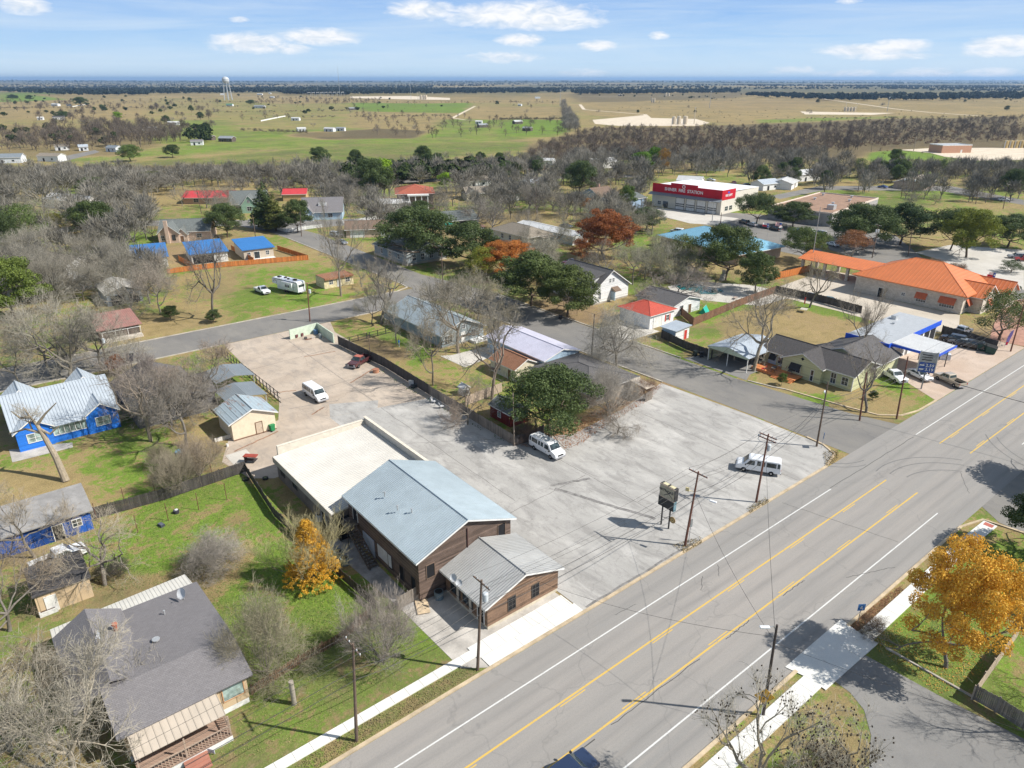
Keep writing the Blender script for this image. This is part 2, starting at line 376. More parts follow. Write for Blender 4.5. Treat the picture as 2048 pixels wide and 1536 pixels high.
proto_bare('open_b', 32, limbs=4, fan=.7, up=.75, kids=(4, 5, 5, 4), trunk=.3, wander=.34, tr=.026)
proto_bare('weeping', 8, limbs=8, fan=1.0, up=.15, kids=(6, 7, 6, 3), trunk=.22, droop=.55, lens=(.34, .26, .2, .14, .08))
proto_bare('shrub', 9, limbs=13, fan=.85, up=.35, kids=(6, 7, 6, 4), trunk=.05, tr=.013, lens=(.42, .3, .2, .12, .07))
proto_bare('shrub_b', 19, limbs=15, fan=.6, up=.6, kids=(6, 7, 5, 4), trunk=.04, tr=.012, lens=(.45, .32, .2, .12, .07))
proto_bare('dome', 61, limbs=12, fan=1.0, up=.35, kids=(6, 7, 6, 5), trunk=.13, tr=.017, lens=(.34, .25, .18, .12, .08))
proto_bare('far_a', 41, limbs=6, fan=.95, up=.45, kids=(6, 6, 6, 2), trunk=.16, drop=1, lens=(.36, .24, .17, .12, .055))
proto_bare('far_b', 42, limbs=5, fan=.8, up=.6, kids=(6, 6, 6, 2), trunk=.22, drop=1, lens=(.38, .25, .17, .12, .055))
proto_bare('far_c', 43, limbs=7, fan=1.1, up=.3, kids=(6, 6, 6, 2), trunk=.12, drop=1, lens=(.36, .24, .17, .12, .055))
proto_leafy('oak_a', 51, M_LEAF, 12.5, .7, 62, .095, 28000, .12)
proto_leafy('oak_b', 52, M_LEAF, 10.5, .5, 56, .10, 26000, .12)
proto_leafy('oak_c', 53, M_LEAF, 14.0, 2.0, 56, .09, 24000, .12, fan=1.2)
proto_leafy('oak_thin', 54, M_LEAF, 11.0, 1.0, 30, .12, 9500, .12, twigs=1)
proto_leafy('autumn', 55, M_AUT, 9.5, .6, 95, .08, 40000, .085, barkm=M_BARK, twigs=1)
proto_leafy('autumn_thin', 56, M_AUT, 8.0, .8, 70, .085, 15000, .08, barkm=M_BARK, twigs=1, fan=.6, upz=.8)
proto_leafy('brown', 57, M_DEAD, 10.0, 2.0, 28, .14, 10000, .11, barkm=M_BARK, twigs=1)
proto_leafy('lime', 58, M_LIME, 8.0, 2.0, 16, .16, 5500, .2)
def proto_conifer(key):
 g = np.random.default_rng(3); L = []
 for i in range(26):
  t = i / 25; z = 1.2 + 8.4 * t; w = (1 - t) ** .8 * 2.3 + .25
  for k in range(4 if t < .8 else 2):
   a = g.uniform(0, 6.28); q = w * g.uniform(.3, .75); L.append((math.cos(a) * q, math.sin(a) * q, z, w * .42 + .1, .42))
 V, F = leaf_cloud(5, 10, L, 8000, .15); tv, tf = tubes_np([(0, 0, 0, 0, 0, 5, .22, .16), (0, 0, 5, 0, 0, 9.5, .16, .04)], 7)
 PROTO[key] = dict(trunk=np_mesh('trunk', tv, tf, M_BARKD, True), crown=np_mesh('crown', V, F, M_LEAF), W=4.6)
proto_conifer('conifer')
def proto_cone(key):
 lv = fit_h(skeleton(77, limbs=12, fan=.34, up=.85, kids=(5, 5, 5, 3), trunk=.08, tr=.014, lens=(.5, .34, .2, .12, .07))); tv, tf = tubes_np(sum(lv[:2], []), 6); cv, cf = tubes_np(sum(lv[2:], []), 3); r = random.Random(4); L = []
 for i in range(1100): t = r.uniform(0, 1) ** 1.25; w = 3.5 * (1 - t) ** .8 + .3; a = r.uniform(0, 6.28); q = w * math.sqrt(r.uniform(.05, 1)); L.append((q * math.cos(a), q * math.sin(a), .8 + 7.6 * t, r.uniform(.16, .3), .2))
 V, F = leaf_cloud(78, 10, L, 30000, .085); V2 = np.concatenate([V, cv]); F2 = np.concatenate([F, cf + len(V)]); mi = np.concatenate([np.zeros(len(F), int), np.ones(len(cf), int)])
 PROTO[key] = dict(trunk=np_mesh('trunk', tv, tf, M_BARK, True), crown=np_mesh('crown', V2, F2, [M_AUT, M_TWIG], matidx=mi), W=7.6)
proto_cone('autumn_cone')
def plant(kind, loc, h, w=None, label='', group=None, name=None, col=(1, 1, 1), rz=None, cat='tree', twig=None, trunkc=None, lean=(0, 0)):
 pr = PROTO[kind]; k = h / 10.0; kw = k if w is None else w / pr['W']
 nm = name or ('live_oak' if kind.startswith('oak') else 'conifer_tree' if kind == 'conifer' else 'autumn_tree' if kind.startswith('autumn') else 'shrub' if kind.startswith('shrub') else 'bare_tree' if kind not in ('lime', 'brown') else 'leafy_tree')
 o = empty(nm, label, cat, loc, rng.uniform(0, 6.28) if rz is None else rz, group); o.scale = (kw, kw, k)
 o.rotation_euler[0], o.rotation_euler[1] = lean
 t = mesh_obj('trunk', pr['trunk'], o); c = mesh_obj('crown', pr['crown'], o)
 c.color = (*col, 1); t.color = (*(trunkc or (1, 1, 1)), 1); return o
TREES = []
def tree(kind, u, vb, vt, wpx, label, group=None, **kw):
 """tree standing at (u, vb), its top seen at row vt, crown wpx wide"""
 x, y = P(u, vb); h = height_at(u, vb, vt); s = px_per_m(u, vb)
 mx = h * math.sin(PITCH) * 0
 TREES.append((x, y, wpx / s / 2)); return plant(kind, (x, y, 0), h, wpx / s, label, group, **kw)
def to_px(X, Y):
 dx, dy = X - CX, Y - CY; f = dx * math.cos(HEAD) + dy * math.sin(HEAD); r = dx * math.sin(HEAD) - dy * math.cos(HEAD)
 d = f * math.cos(PITCH) + CH * math.sin(PITCH); up = f * math.sin(PITCH) - CH * math.cos(PITCH)
 d = np.where(d > .5, d, np.nan); return 1024 + FPX * r / d, 768 - FPX * up / d
def inpoly(px, py, poly):
 c = np.zeros(px.shape, bool); n = len(poly)
 for i in range(n):
  x0, y0 = poly[i]; x1, y1 = poly[(i + 1) % n]
  if y0 == y1: continue
  c ^= ((y0 > py) != (y1 > py)) & (px < (x1 - x0) * (py - y0) / (y1 - y0) + x0)
 return c
ZONES = [
 ([(0, 1536), (2048, 1536), (2048, 330), (0, 330)], .42, .10, .05),
 ([(0, 330), (2048, 330), (2048, 420), (0, 420)], .45, .1, .25),
 ([(0, 153), (2048, 153), (2048, 182), (0, 182)], .30, .05, .35),
 ([(0, 178), (700, 178), (1150, 176), (2048, 186), (2048, 200), (1150, 196), (0, 200)], .38, .0, .45),
 ([(0, 182), (110, 184), (200, 200), (0, 206)], .75, 0, .1),
 ([(60, 188), (560, 186), (560, 214), (300, 216), (0, 218), (0, 204), (140, 200)], .12, .05, 0),
 ([(0, 218), (300, 216), (300, 236), (0, 238)], .04, .1, 0),
 ([(300, 196), (700, 196), (700, 250), (350, 262), (240, 262), (280, 216)], .42, .05, 0),
 ([(340, 240), (700, 246), (1130, 232), (1130, 270), (900, 290), (500, 300), (240, 318), (0, 322), (0, 300), (250, 290), (330, 262)], .6, .02, .05),
 ([(440, 205), (700, 205), (860, 235), (700, 258), (480, 262), (420, 235)], .46, .03, 0),
 ([(700, 206), (940, 205), (925, 225), (740, 223)], .8, 0, .12),
 ([(700, 224), (905, 226), (860, 262), (700, 256)], .35, .08, 0),
 ([(440, 192), (1130, 196), (1130, 206), (560, 206)], .08, .3, .0),
 ([(905, 236), (950, 212), (1125, 214), (1125, 240), (1000, 240)], .3, .25, .15),
 ([(1030, 238), (1127, 240), (1127, 266), (1000, 268)], .92, 0, 0),
 ([(620, 270), (757, 257), (855, 262), (825, 277), (640, 279)], .0, .1, 1.5),
 ([(574, 271), (620, 264), (705, 266), (700, 277), (590, 274)], .1, .2, .75),
 ([(200, 330), (440, 312), (700, 288), (1060, 284), (1050, 303), (700, 334), (300, 345), (0, 348), (0, 334)], .6, .05, .5),
 ([(0, 250), (240, 258), (330, 290), (250, 312), (0, 320)], .35, .1, .6),
 ([(0, 336), (600, 330), (600, 352), (0, 362)], .2, .1, .85),
 ([(1135, 186), (1600, 182), (1560, 200), (1160, 206)], .2, .25, .75),
 ([(1150, 208), (1250, 206), (1310, 226), (1300, 238), (1190, 232)], .2, .2, .1),
 ([(1180, 206), (1480, 196), (1500, 190), (2048, 198), (2048, 232), (1900, 232), (1600, 226), (1560, 240), (1480, 250), (1380, 236), (1300, 228)], .10, .12, .02),
 ([(1380, 200), (1720, 195), (1560, 222), (1400, 218)], .1, .45, .25),
 ([(1500, 238), (1800, 234), (1760, 244), (1520, 250)], .6, 0, .1),
 ([(1060, 290), (1190, 256), (1480, 250), (1700, 240), (2048, 232), (2048, 300), (1850, 296), (1700, 318), (1400, 318), (1060, 320)], .15, .2, .85),
 ([(1740, 305), (1900, 296), (1965, 318), (1850, 324), (1740, 322)], 1.0, 0, 0),
 ([(1800, 318), (2048, 318), (2048, 332), (1800, 336)], .6, 0, .1),
 ([(130, 400), (420, 372), (430, 400), (200, 430)], .25, .35, .1),
 ([(60, 470), (260, 465), (330, 520), (60, 560)], .5, .1, .1),
 ([(200, 460), (300, 455), (300, 490), (210, 500)], .95, 0, .1),
 ([(340, 560), (600, 524), (700, 540), (830, 575), (600, 620), (420, 655), (230, 685), (260, 620)], .50, .12, .0),
 ([(470, 545), (640, 525), (700, 600), (600, 618), (470, 600)], .68, 0, 0),
 ([(230, 640), (430, 610), (460, 650), (220, 690)], .22, .35, .05),
 ([(330, 560), (470, 535), (470, 640), (340, 620)], .3, .25, .05),
 ([(250, 500), (340, 530), (600, 517), (560, 500), (460, 480)], .02, .7, 0),
 ([(640, 640), (780, 635), (830, 690), (990, 770), (980, 800), (860, 740), (690, 670)], .55, .1, .05),
 ([(690, 665), (760, 655), (880, 690), (820, 730)], .9, 0, 0),
 ([(705, 680), (745, 674), (830, 712), (775, 722)], .0, .8, .6),
 ([(860, 740), (960, 740), (1010, 800), (930, 820), (860, 770)], .45, .15, .25),
 ([(235, 790), (330, 800), (460, 960), (200, 1010), (0, 990), (0, 900), (180, 880)], .55, .12, .0),
 ([(0, 940), (130, 930), (200, 1010), (80, 1060), (0, 1030)], .3, .2, .1),
 ([(250, 830), (300, 840), (380, 930), (300, 960), (150, 960), (200, 880)], .75, .05, 0),
 ([(330, 830), (480, 900), (430, 960), (380, 940)], .35, .3, .3),
 ([(150, 1060), (480, 945), (700, 1150), (860, 1190), (960, 1300), (690, 1280), (500, 1390), (400, 1180), (160, 1190)], .66, .12, .0),
 ([(430, 1120), (540, 1060), (470, 1180), (430, 1200), (300, 1200), (200, 1210)], .38, .5, .0),
 ([(480, 960), (720, 1170), (640, 1290), (520, 1100)], .86, 0, 0),
 ([(160, 1140), (430, 1150), (400, 1200), (120, 1250)], .35, .5, .1),
 ([(500, 1400), (700, 1290), (960, 1300), (600, 1490), (420, 1536)], .42, .12, .05),
 ([(500, 1400), (690, 1290), (660, 1330), (560, 1400)], .8, 0, 0),
 ([(800, 1260), (930, 1300), (760, 1340)], .9, 0, 0),
 ([(420, 1536), (930, 1335), (985, 1345), (720, 1536)], .3, .3, .15),
 ([(960, 540), (1180, 640), (1120, 600), (1250, 600), (1250, 560)], .3, .3, .4),
 ([(1040, 600), (1190, 600), (1230, 640), (1160, 655)], .05, .75, .4),
 ([(860, 430), (1100, 420), (1050, 560), (760, 510)], .3, .3, .5),
 ([(1360, 620), (1450, 600), (1500, 612), (1400, 650)], 1.0, 0, 0),
 ([(1240, 560), (1290, 560), (1290, 580), (1250, 590)], .9, 0, 0),
 ([(1390, 655), (1560, 592), (1720, 622), (1760, 660), (1650, 690), (1480, 700), (1400, 715), (1310, 690)], .16, .36, .0),
 ([(1390, 655), (1450, 640), (1440, 700), (1330, 690)], .7, 0, 0),
 ([(1600, 600), (1720, 622), (1760, 655), (1690, 640), (1590, 610)], .85, 0, .05),
 ([(1310, 680), (1380, 700), (1370, 718), (1300, 690)], .9, 0, 0),
 ([(1460, 755), (1700, 760), (1800, 790), (1860, 800), (1760, 855), (1600, 800)], .22, .42, .0),
 ([(1040, 890), (1130, 850), (1240, 790), (1330, 755), (1350, 775), (1260, 830), (1170, 880)], .1, 1.0, .2),
 ([(1590, 780), (1680, 790), (1660, 815), (1600, 800)], .85, 0, 0),
 ([(1740, 740), (1800, 760), (1850, 790), (1770, 780)], .6, .1, 0),
 ([(1900, 660), (2048, 640), (2048, 700), (1960, 720)], .2, .5, 0),
 ([(1460, 500), (1640, 500), (1600, 550), (1500, 540)], .2, .5, .1),
 ([(1240, 480), (1330, 445), (1340, 470), (1260, 500)], .7, .1, .1),
 ([(1600, 400), (2048, 380), (2048, 440), (1700, 400)], .55, .1, .1),
 ([(1850, 400), (2048, 400), (2048, 450), (1850, 430)], .5, .2, 0),
 ([(1395, 1536), (1600, 1345), (1690, 1370), (1740, 1460), (1735, 1536)], .40, .25, .0),
 ([(1400, 1536), (1590, 1345), (1620, 1345), (1440, 1536)], .3, .3, .2),
 ([(1700, 1290), (1800, 1210), (2048, 1060), (2048, 1140), (1945, 1365), (1885, 1400), (1735, 1315)], .78, .05, .05),
 ([(1960, 1365), (2048, 1270), (2048, 1440), (1950, 1400)], .8, .1, 0),
 ([(1700, 1280), (1800, 1190), (1790, 1170), (1690, 1250)], .0, .8, .6),
]
def build_ground():
 rr = [0.0, 8, 14] + list(18 * np.exp(np.arange(0, math.log(40000 / 18), .0085)))
 rr = np.array(rr); fine = np.arange(-52, 52.01, .33); coarse = np.arange(60, 300.1, 8)
 th = np.radians(np.concatenate([fine, coarse])); nt = len(th)
 A = HEAD - th[None, :]; X = CX + rr[:, None] * np.cos(A); Y = CY + rr[:, None] * np.sin(A); Z = relief(X, Y)
 V = np.stack([X, Y, Z], -1).reshape(-1, 3); i = np.arange(len(rr) - 1)[:, None] * nt; j = np.arange(nt)[None, :]; j2 = (j + 1) % nt
 F = np.stack([i + j, i + j2, i + nt + j2, i + nt + j], -1).reshape(-1, 4)[:, ::-1]
 me = np_mesh('ground', V, F, ground_mat(), True)
 u, v = to_px(V[:, 0], V[:, 1]); u = np.nan_to_num(u, nan=-9e3); v = np.nan_to_num(v, nan=9e3)
 g = np.full(len(V), .45); d = np.full(len(V), .08); k = np.full(len(V), .08)
 far = v < 400; g[far] = .42; k[far] = .25
 ju = u + 6 * np.sin(V[:, 0] * .35) * (v > 350) + 3 * np.sin(V[:, 1] * 1.3); jv = v + (3 * np.sin(V[:, 0] * .9 + V[:, 1] * .2)) * (v > 420) + .8 * np.sin(V[:, 0] / 37) * (v < 420)
 for poly, a, b, c in ZONES:
  m = inpoly(ju, jv, poly); g[m] = a; d[m] = b; k[m] = c
 for arr in (g, d, k):
  G2 = arr.reshape(len(rr), nt)
  for _ in range(3):
   G2[:, 1:-1] = (G2[:, :-2] + 2 * G2[:, 1:-1] + G2[:, 2:]) / 4; G2[1:-1] = (G2[:-2] + 2 * G2[1:-1] + G2[2:]) / 4
 f = np.clip((190 - v) / 8, 0, 1) * (v > 100)
 X1, Y1 = V[:, 0], V[:, 1]; band = np.sin(Y1 / 310 + 2 * np.sin(X1 / 900)) + .8 * np.sin(X1 / 520 + Y1 / 700 + 1) + .5 * np.sin((X1 - Y1) / 230)
 g = g * (1 - f) + f * np.where(band > .9, .08, .5); k = k * (1 - f) + f * np.where(band > .9, .1, .8)
 col = np.stack([g, d, k, np.ones_like(g)], -1).astype(np.float32)
 at = me.color_attributes.new('zone', 'FLOAT_COLOR', 'POINT'); at.data.foreach_set('color', col.ravel())
 o = mesh_obj('ground', me); tag(o, kind='structure'); return o
def ground_mat():
 m, nt, b = new_mat('grass_and_earth'); h = N(nt)
 at = h.n('ShaderNodeVertexColor', layer_name='zone'); sp = h.n('ShaderNodeSeparateColor'); h.l(at.outputs[0], sp.inputs[0])
 w = h.wcoord(); n1 = h.noise(w, .35, 6, .62, .4); n2 = h.noise(w, 1.6, 5, .65); n3 = h.noise(w, 7.0, 3, .7); n0 = h.noise(w, .06, 5, .6, .6); nf = h.noise(h.wcoord((1, 1, 1)), .006, 4, .6)
 mixn = h.math('ADD', h.math('MULTIPLY', h.math('SUBTRACT', n1, .5), 1.9), h.math('MULTIPLY', h.math('SUBTRACT', n2, .5), 1.3))
 mixn = h.math('ADD', mixn, h.math('MULTIPLY', h.math('SUBTRACT', n0, .5), 1.2))
 geo = h.n('ShaderNodeNewGeometry'); dv = h.n('ShaderNodeVectorMath', operation='DISTANCE'); h.l(geo.outputs['Position'], dv.inputs[0]); dv.inputs[1].default_value = (CX, CY, 0); fd = h.math('DIVIDE', dv.outputs['Value'], 9000.0); fa = h.ramp(fd, [(.035, 1.0), (.075, .3)]); mixn = h.math('MULTIPLY', mixn, fa)
 gg = h.math('ADD', sp.outputs[0], mixn); gg = h.math('ADD', gg, h.math('MULTIPLY', h.math('MULTIPLY', h.math('SUBTRACT', h.noise(w, .022, 5, .6, .5), .5), 1.5), fa)); gw = h.ramp(gg, [(.38, 0.0), (.66, 1.0)])
 green = h.mix(h.ramp(n2, [(.3, 0.0), (.7, 1.0)]), (.095, .185, .02), (.22, .36, .045))
 green = h.mix(h.ramp(n0, [(.35, 0.0), (.65, .5)]), green, (.13, .165, .04))
 straw = h.mix(h.ramp(n1, [(.3, 0.0), (.7, 1.0)]), (.27, .205, .095), (.42, .315, .15))
 c = h.mix(gw, straw, green)
 dw = h.ramp(h.math('ADD', sp.outputs[1], h.math('MULTIPLY', mixn, .8)), [(.35, 0.0), (.75, 1.0)])
 dirt = h.mix(h.ramp(n2, [(.3, 0.0), (.7, 1.0)]), (.22, .145, .085), (.40, .28, .17)); c = h.mix(h.math('MULTIPLY', dw, .85), c, dirt)
 kw = h.ramp(h.math('ADD', sp.outputs[2], h.math('MULTIPLY', mixn, .5)), [(.3, 0.0), (.9, 1.0)])
 dark = h.mix(h.ramp(n1, [(.3, 0.0), (.7, 1.0)]), (.075, .06, .042), (.13, .105, .07)); c = h.mix(h.math('MULTIPLY', kw, .85), c, dark)
 c = h.mix(h.math('MULTIPLY', h.ramp(n3, [(.35, 1.0), (.6, 0.0)]), .38), c, (.05, .05, .018)); c = h.mix(h.math('MULTIPLY', h.ramp(n3, [(.55, 0.0), (.75, 1.0)]), .25), c, (.42, .36, .2))
 nl0 = h.noise(w, 3.3, 5, .75, .4); c = h.mix(h.math('MULTIPLY', h.ramp(nl0, [(.54, 0.0), (.60, 1.0)]), .45), c, (.21, .15, .08)); c = h.mix(h.math('MULTIPLY', h.ramp(nl0, [(.38, 1.0), (.43, 0.0)]), .4), c, (.055, .06, .025))
 fw = h.ramp(fd, [(.05, 0.0), (.35, 1.0)]); fm = h.ramp(nf, [(.42, 0.0), (.56, 1.0)]); c = h.mix(h.math('MULTIPLY', h.math('MULTIPLY', fm, fw), .35), c, (.06, .065, .04)); c = h.mix(h.math('MULTIPLY', h.ramp(h.noise(w, .03, 5, .65, .8), [(.5, 0.0), (.62, 1.0)]), .45), c, (.13, .115, .065));
 h.l(c, b.inputs['Base Color']); b.inputs['Roughness'].default_value = 1.0; b.inputs['Specular IOR Level'].default_value = .1
 bn = h.math('ADD', h.math('MULTIPLY', n3, .5), n2); h.l(h.bump(bn, .6, .15), b.inputs['Normal']); return m
def asphalt(name, col=(.20, .195, .185), tint=(.25, .225, .20), dark=(.13, .13, .128), stretch=(1, 1, 1), crack=.35, patch=0.0):
 m, nt, b = new_mat(name); h = N(nt); w = h.wcoord(); ws = h.wcoord(stretch)
 n1 = h.noise(ws, .12, 5, .6, .3); n2 = h.noise(ws, .45, 6, .7); n3 = h.noise(w, 9, 3, .7); n4 = h.noise(ws, .22, 6, .62, .2)
 c = h.mix(h.ramp(n1, [(.35, 0.0), (.65, 1.0)]), col, tint); c = h.mix(h.math('MULTIPLY', h.ramp(n2, [(.45, 0.0), (.75, 1.0)]), .4), c, dark)
 c = h.mix(h.math('MULTIPLY', h.ramp(n3, [(.35, 0.0), (.7, 1.0)]), .22), c, tuple(x * .5 for x in col))
 if patch: c = h.mix(h.math('MULTIPLY', h.ramp(n4, [(.48, 0.0), (.72, 1.0)]), patch), c, tuple(min(1, x * 1.5) for x in tint))
 vo = h.n('ShaderNodeTexVoronoi', feature='DISTANCE_TO_EDGE'); vo.inputs['Scale'].default_value = .07
 wv = h.n('ShaderNodeVectorMath', operation='ADD'); h.l(w, wv.inputs[0])
 nn = h.n('ShaderNodeTexNoise'); nn.inputs['Scale'].default_value = .5; h.l(w, nn.inputs['Vector'])
 sc = h.n('ShaderNodeVectorMath', operation='SCALE'); sc.inputs['Scale'].default_value = 3.0; h.l(nn.outputs['Color'], sc.inputs[0]); h.l(sc.outputs[0], wv.inputs[1]); h.l(wv.outputs[0], vo.inputs['Vector'])
 cr = h.ramp(vo.outputs['Distance'], [(.0, 1.0), (.0025, 1.0), (.005, 0.0)]); c = h.mix(h.math('MULTIPLY', cr, crack), c, tuple(x * .65 for x in dark))
 h.l(c, b.inputs['Base Color']); b.inputs['Roughness'].default_value = .9; b.inputs['Specular IOR Level'].default_value = .25
 h.l(h.bump(n3, .25, .02), b.inputs['Normal']); MAT[name] = m; return m
def road_wear():
 m = MAT['main_asphalt']; nt = m.node_tree; h = N(nt); b = nt.nodes['Principled BSDF']; src = b.inputs['Base Color'].links[0].from_socket
 w = h.wcoord(); sp = h.n('ShaderNodeSeparateXYZ'); h.l(w, sp.inputs[0]); acc = None
 for y in (-1.0, -2.6, 1.6, -8.6, -10.3, -5.5, -12.9): t = h.math('ABSOLUTE', h.math('SUBTRACT', sp.outputs[1], y)); t = h.math('SUBTRACT', 1.0, h.math('DIVIDE', t, .55), True); acc = t if acc is None else h.math('MAXIMUM', acc, t)
 ns = h.noise(h.wcoord((.05, 1, 1)), 1.4, 5, .6); f = h.math('MULTIPLY', h.math('MULTIPLY', acc, .5), h.ramp(ns, [(.3, 0.0), (.7, 1.0)])); c = h.mix(f, src, (.155, .15, .145))
 ns2 = h.noise(h.wcoord((.035, .9, 1)), 2.5, 6, .7); c = h.mix(h.math('MULTIPLY', h.ramp(ns2, [(.5, 0.0), (.7, 1.0)]), .35), c, (.34, .31, .275)); sp2 = h.noise(w, 2.2, 2, .9); c = h.mix(h.math('MULTIPLY', h.ramp(sp2, [(.76, 0.0), (.79, 1.0)]), .5), c, (.09, .088, .085)); h.l(c, b.inputs['Base Color'])
def lot_wear(nm, amt):
 m = MAT[nm]; nt = m.node_tree; h = N(nt); b = nt.nodes['Principled BSDF']; src = b.inputs['Base Color'].links[0].from_socket
 w = h.wcoord(); a = h.noise(h.wcoord((1, .35, 1), (0, 0, .35)), .55, 7, .72, .6); c = h.mix(h.math('MULTIPLY', h.ramp(a, [(.48, 0.0), (.62, 1.0)]), amt), src, (.20, .19, .18))
 a2 = h.noise(w, 1.7, 6, .8, .5); c = h.mix(h.math('MULTIPLY', h.ramp(a2, [(.58, 0.0), (.66, 1.0)]), amt * .8), c, (.17, .16, .15)); a3 = h.noise(w, .8, 2, .5); c = h.mix(h.math('MULTIPLY', h.ramp(a3, [(.68, 0.0), (.72, 1.0)]), .25), c, (.13, .12, .11)); h.l(c, b.inputs['Base Color'])
def wob_(a, b, n=16, amp=.09):
 r = random.Random(int(a[0] * 7 + b[1] * 3)); return [(a[0] + (b[0] - a[0]) * i / n + r.uniform(-amp, amp), a[1] + (b[1] - a[1]) * i / n + r.uniform(-amp, amp)) for i in range(n + 1)]
def sheet(name, pts, z, mat, kind='structure', parent=None, sub=None):
 """flat surface at level z from plan points"""
 bm = bmesh.new(); vs = [bm.verts.new((p[0], p[1], z)) for p in pts]; f = bm.faces.new(vs); f.normal_update()
 if f.normal.z < 0: f.normal_flip()
 bmesh.ops.triangulate(bm, faces=[f]); me = bpy.data.meshes.new(name); bm.to_mesh(me); bm.free(); me.materials.append(mat)
 o = mesh_obj(name, me, parent)
 if kind and parent is None: tag(o, kind=kind)
 return o
def pxs(*a): return [P(u, v) for u, v in a]
def strip(pts, w):
 """band of width w along plan points"""
 L, Rr = [], []
 for i, p in enumerate(pts):
  a = pts[max(i - 1, 0)]; b = pts[min(i + 1, len(pts) - 1)]; d = Vector((b[0] - a[0], b[1] - a[1])).normalized(); n = Vector((-d.y, d.x)) * w / 2
  L.append((p[0] + n.x, p[1] + n.y)); Rr.append((p[0] - n.x, p[1] - n.y))
 return L, Rr
def strip_mb(mb, pts, w, z, m=0):
 L, Rr = strip(pts, w)
 for i in range(len(pts) - 1): mb.add([(*Rr[i], z), (*Rr[i + 1], z), (*L[i + 1], z), (*L[i], z)], [(0, 1, 2, 3)], m)
 return mb
def curb(name, pts, w=.32, h=.14, mat=None, parent=None):
 L, Rr = strip(pts, w); mb = MB()
 for i in range(len(pts) - 1):
  mb.add([(*Rr[i], 0), (*Rr[i + 1], 0), (*L[i + 1], 0), (*L[i], 0), (*Rr[i], h), (*Rr[i + 1], h), (*L[i + 1], h), (*L[i], h)], [(4, 5, 6, 7), (0, 1, 5, 4), (2, 3, 7, 6), (0, 4, 7, 3), (1, 2, 6, 5)])
 return tag(mb.build(name, mat or M_CURB, parent), kind=None if parent else 'structure')
build_ground()
M_ROAD = asphalt('main_asphalt', (.27, .26, .245), (.33, .305, .28), (.205, .20, .195), (.12, 1, 1), .3)
M_STREET = asphalt('street_asphalt', (.185, .178, .17), (.25, .235, .21), (.13, .128, .125), (1, .5, 1), .3)
M_LOT = asphalt('white_concrete', (.35, .338, .318), (.44, .425, .40), (.26, .25, .24), (1, .45, 1), .3, .5)
M_LOTB = asphalt('tan_concrete', (.42, .345, .275), (.50, .42, .34), (.30, .25, .21), (.6, 1, 1), .4, .25)
M_DRIVE = asphalt('old_asphalt', (.21, .205, .195), (.26, .25, .235), (.15, .15, .15), (1, 1, 1), .4)
M_WALK = asphalt('new_concrete', (.66, .65, .61), (.74, .73, .69), (.58, .57, .53), (1, 1, 1), 0.0)
M_PAD = asphalt('caliche', (.58, .49, .37), (.70, .61, .48), (.44, .36, .27), (1, 1, 1), 0.0)
M_CURB = plain('curb_concrete', (.50, .40, .27), .9, var=.25, vscale=.6)
M_CURBG = plain('curb_grey', (.42, .38, .32), .9, var=.25, vscale=.6)
def worn(name, col, under, amt):
 m, nt, b = new_mat(name); h = N(nt); w = h.wcoord(); n = h.noise(w, 5, 5, .8); n2 = h.noise(w, .5, 3, .6); f = h.ramp(h.math('ADD', n, h.math('MULTIPLY', h.math('SUBTRACT', n2, .5), .5)), [(amt - .08, 1.0), (amt + .1, 0.0)])
 h.l(h.mix(f, col, under), b.inputs['Base Color']); b.inputs['Roughness'].default_value = .85; MAT[name] = m; return m
M_WHITE = worn('road_white', (.26, .25, .235), (.60, .60, .58), .64); M_YELL = worn('road_yellow', (.27, .24, .19), (.58, .385, .09), .64)
M_TAR = plain('crack_tar', (.075, .073, .07), .9, var=.2)
road_wear(); lot_wear('white_concrete', .5); lot_wear('tan_concrete', .35); lot_wear('street_asphalt', .35); lot_wear('old_asphalt', .3)
road = sheet('main_road', [(-120, -14.25), (700, -14.25), (700, 3.3), (-120, 3.3)], .03, M_ROAD)
mb = MB()
def dash(y, x0, x1, w=.13, m=0, on=None, off=0, z=.036):
 if on is None: mb.box(x0, x1, y - w / 2, y + w / 2, z - .004, z, m)
 else:
  x = x0
  while x < x1: mb.box(x, min(x + on, x1), y - w / 2, y + w / 2, z - .004, z, m); x += on + off
dash(0, -90, 36, .14); dash(0, 61, 500, .14); dash(-11.35, -90, 41.0, .14); dash(-11.35, 70, 500, .14)
mb.build('edge_line', M_WHITE, road); mb = MB()
dash(-3.5, -90, 44, .18); dash(-3.5, 60.8, 500, .18); dash(-7.6, -90, 44, .18); dash(-7.6, 61, 500, .18)
dash(-3.78, -88, 44, .11, on=3, off=9); dash(-7.32, -84, 44, .11, on=3, off=9); dash(-3.78, 64, 300, .11, on=3, off=9); dash(-7.32, 64, 300, .11, on=3, off=9)
mb.build('centre_line', M_YELL, road); mb = MB()
def wob(a, b, n, amp, seed):
 r = random.Random(seed); return [(a[0] + (b[0] - a[0]) * i / n + r.uniform(-amp, amp), a[1] + (b[1] - a[1]) * i / n + r.uniform(-amp, amp)) for i in range(n + 1)]
for a, b, w, s in (((-60, -7.9), (-16, -8.0), .10, 1), ((-14, -7.9), (-2, -7.85), .07, 2), ((2, -7.9), (6, -7.8), .07, 3), ((12, -7.8), (16, -7.9), .07, 4), ((36, .15), (60, -.1), .08, 5),
                   ((-4, 1.2), (-1, 1.0), .05, 6), ((8, -.5), (6, -1.9), .05, 7), ((11, -.4), (9.4, -1.7), .05, 8), ((28, 2.2), (31, -11), .05, 9), ((20, -10.5), (26, -13), .06, 10), ((54, -9), (49, -12), .05, 12)):
 strip_mb(mb, wob(a, b, 14, .07, s), w, .038)
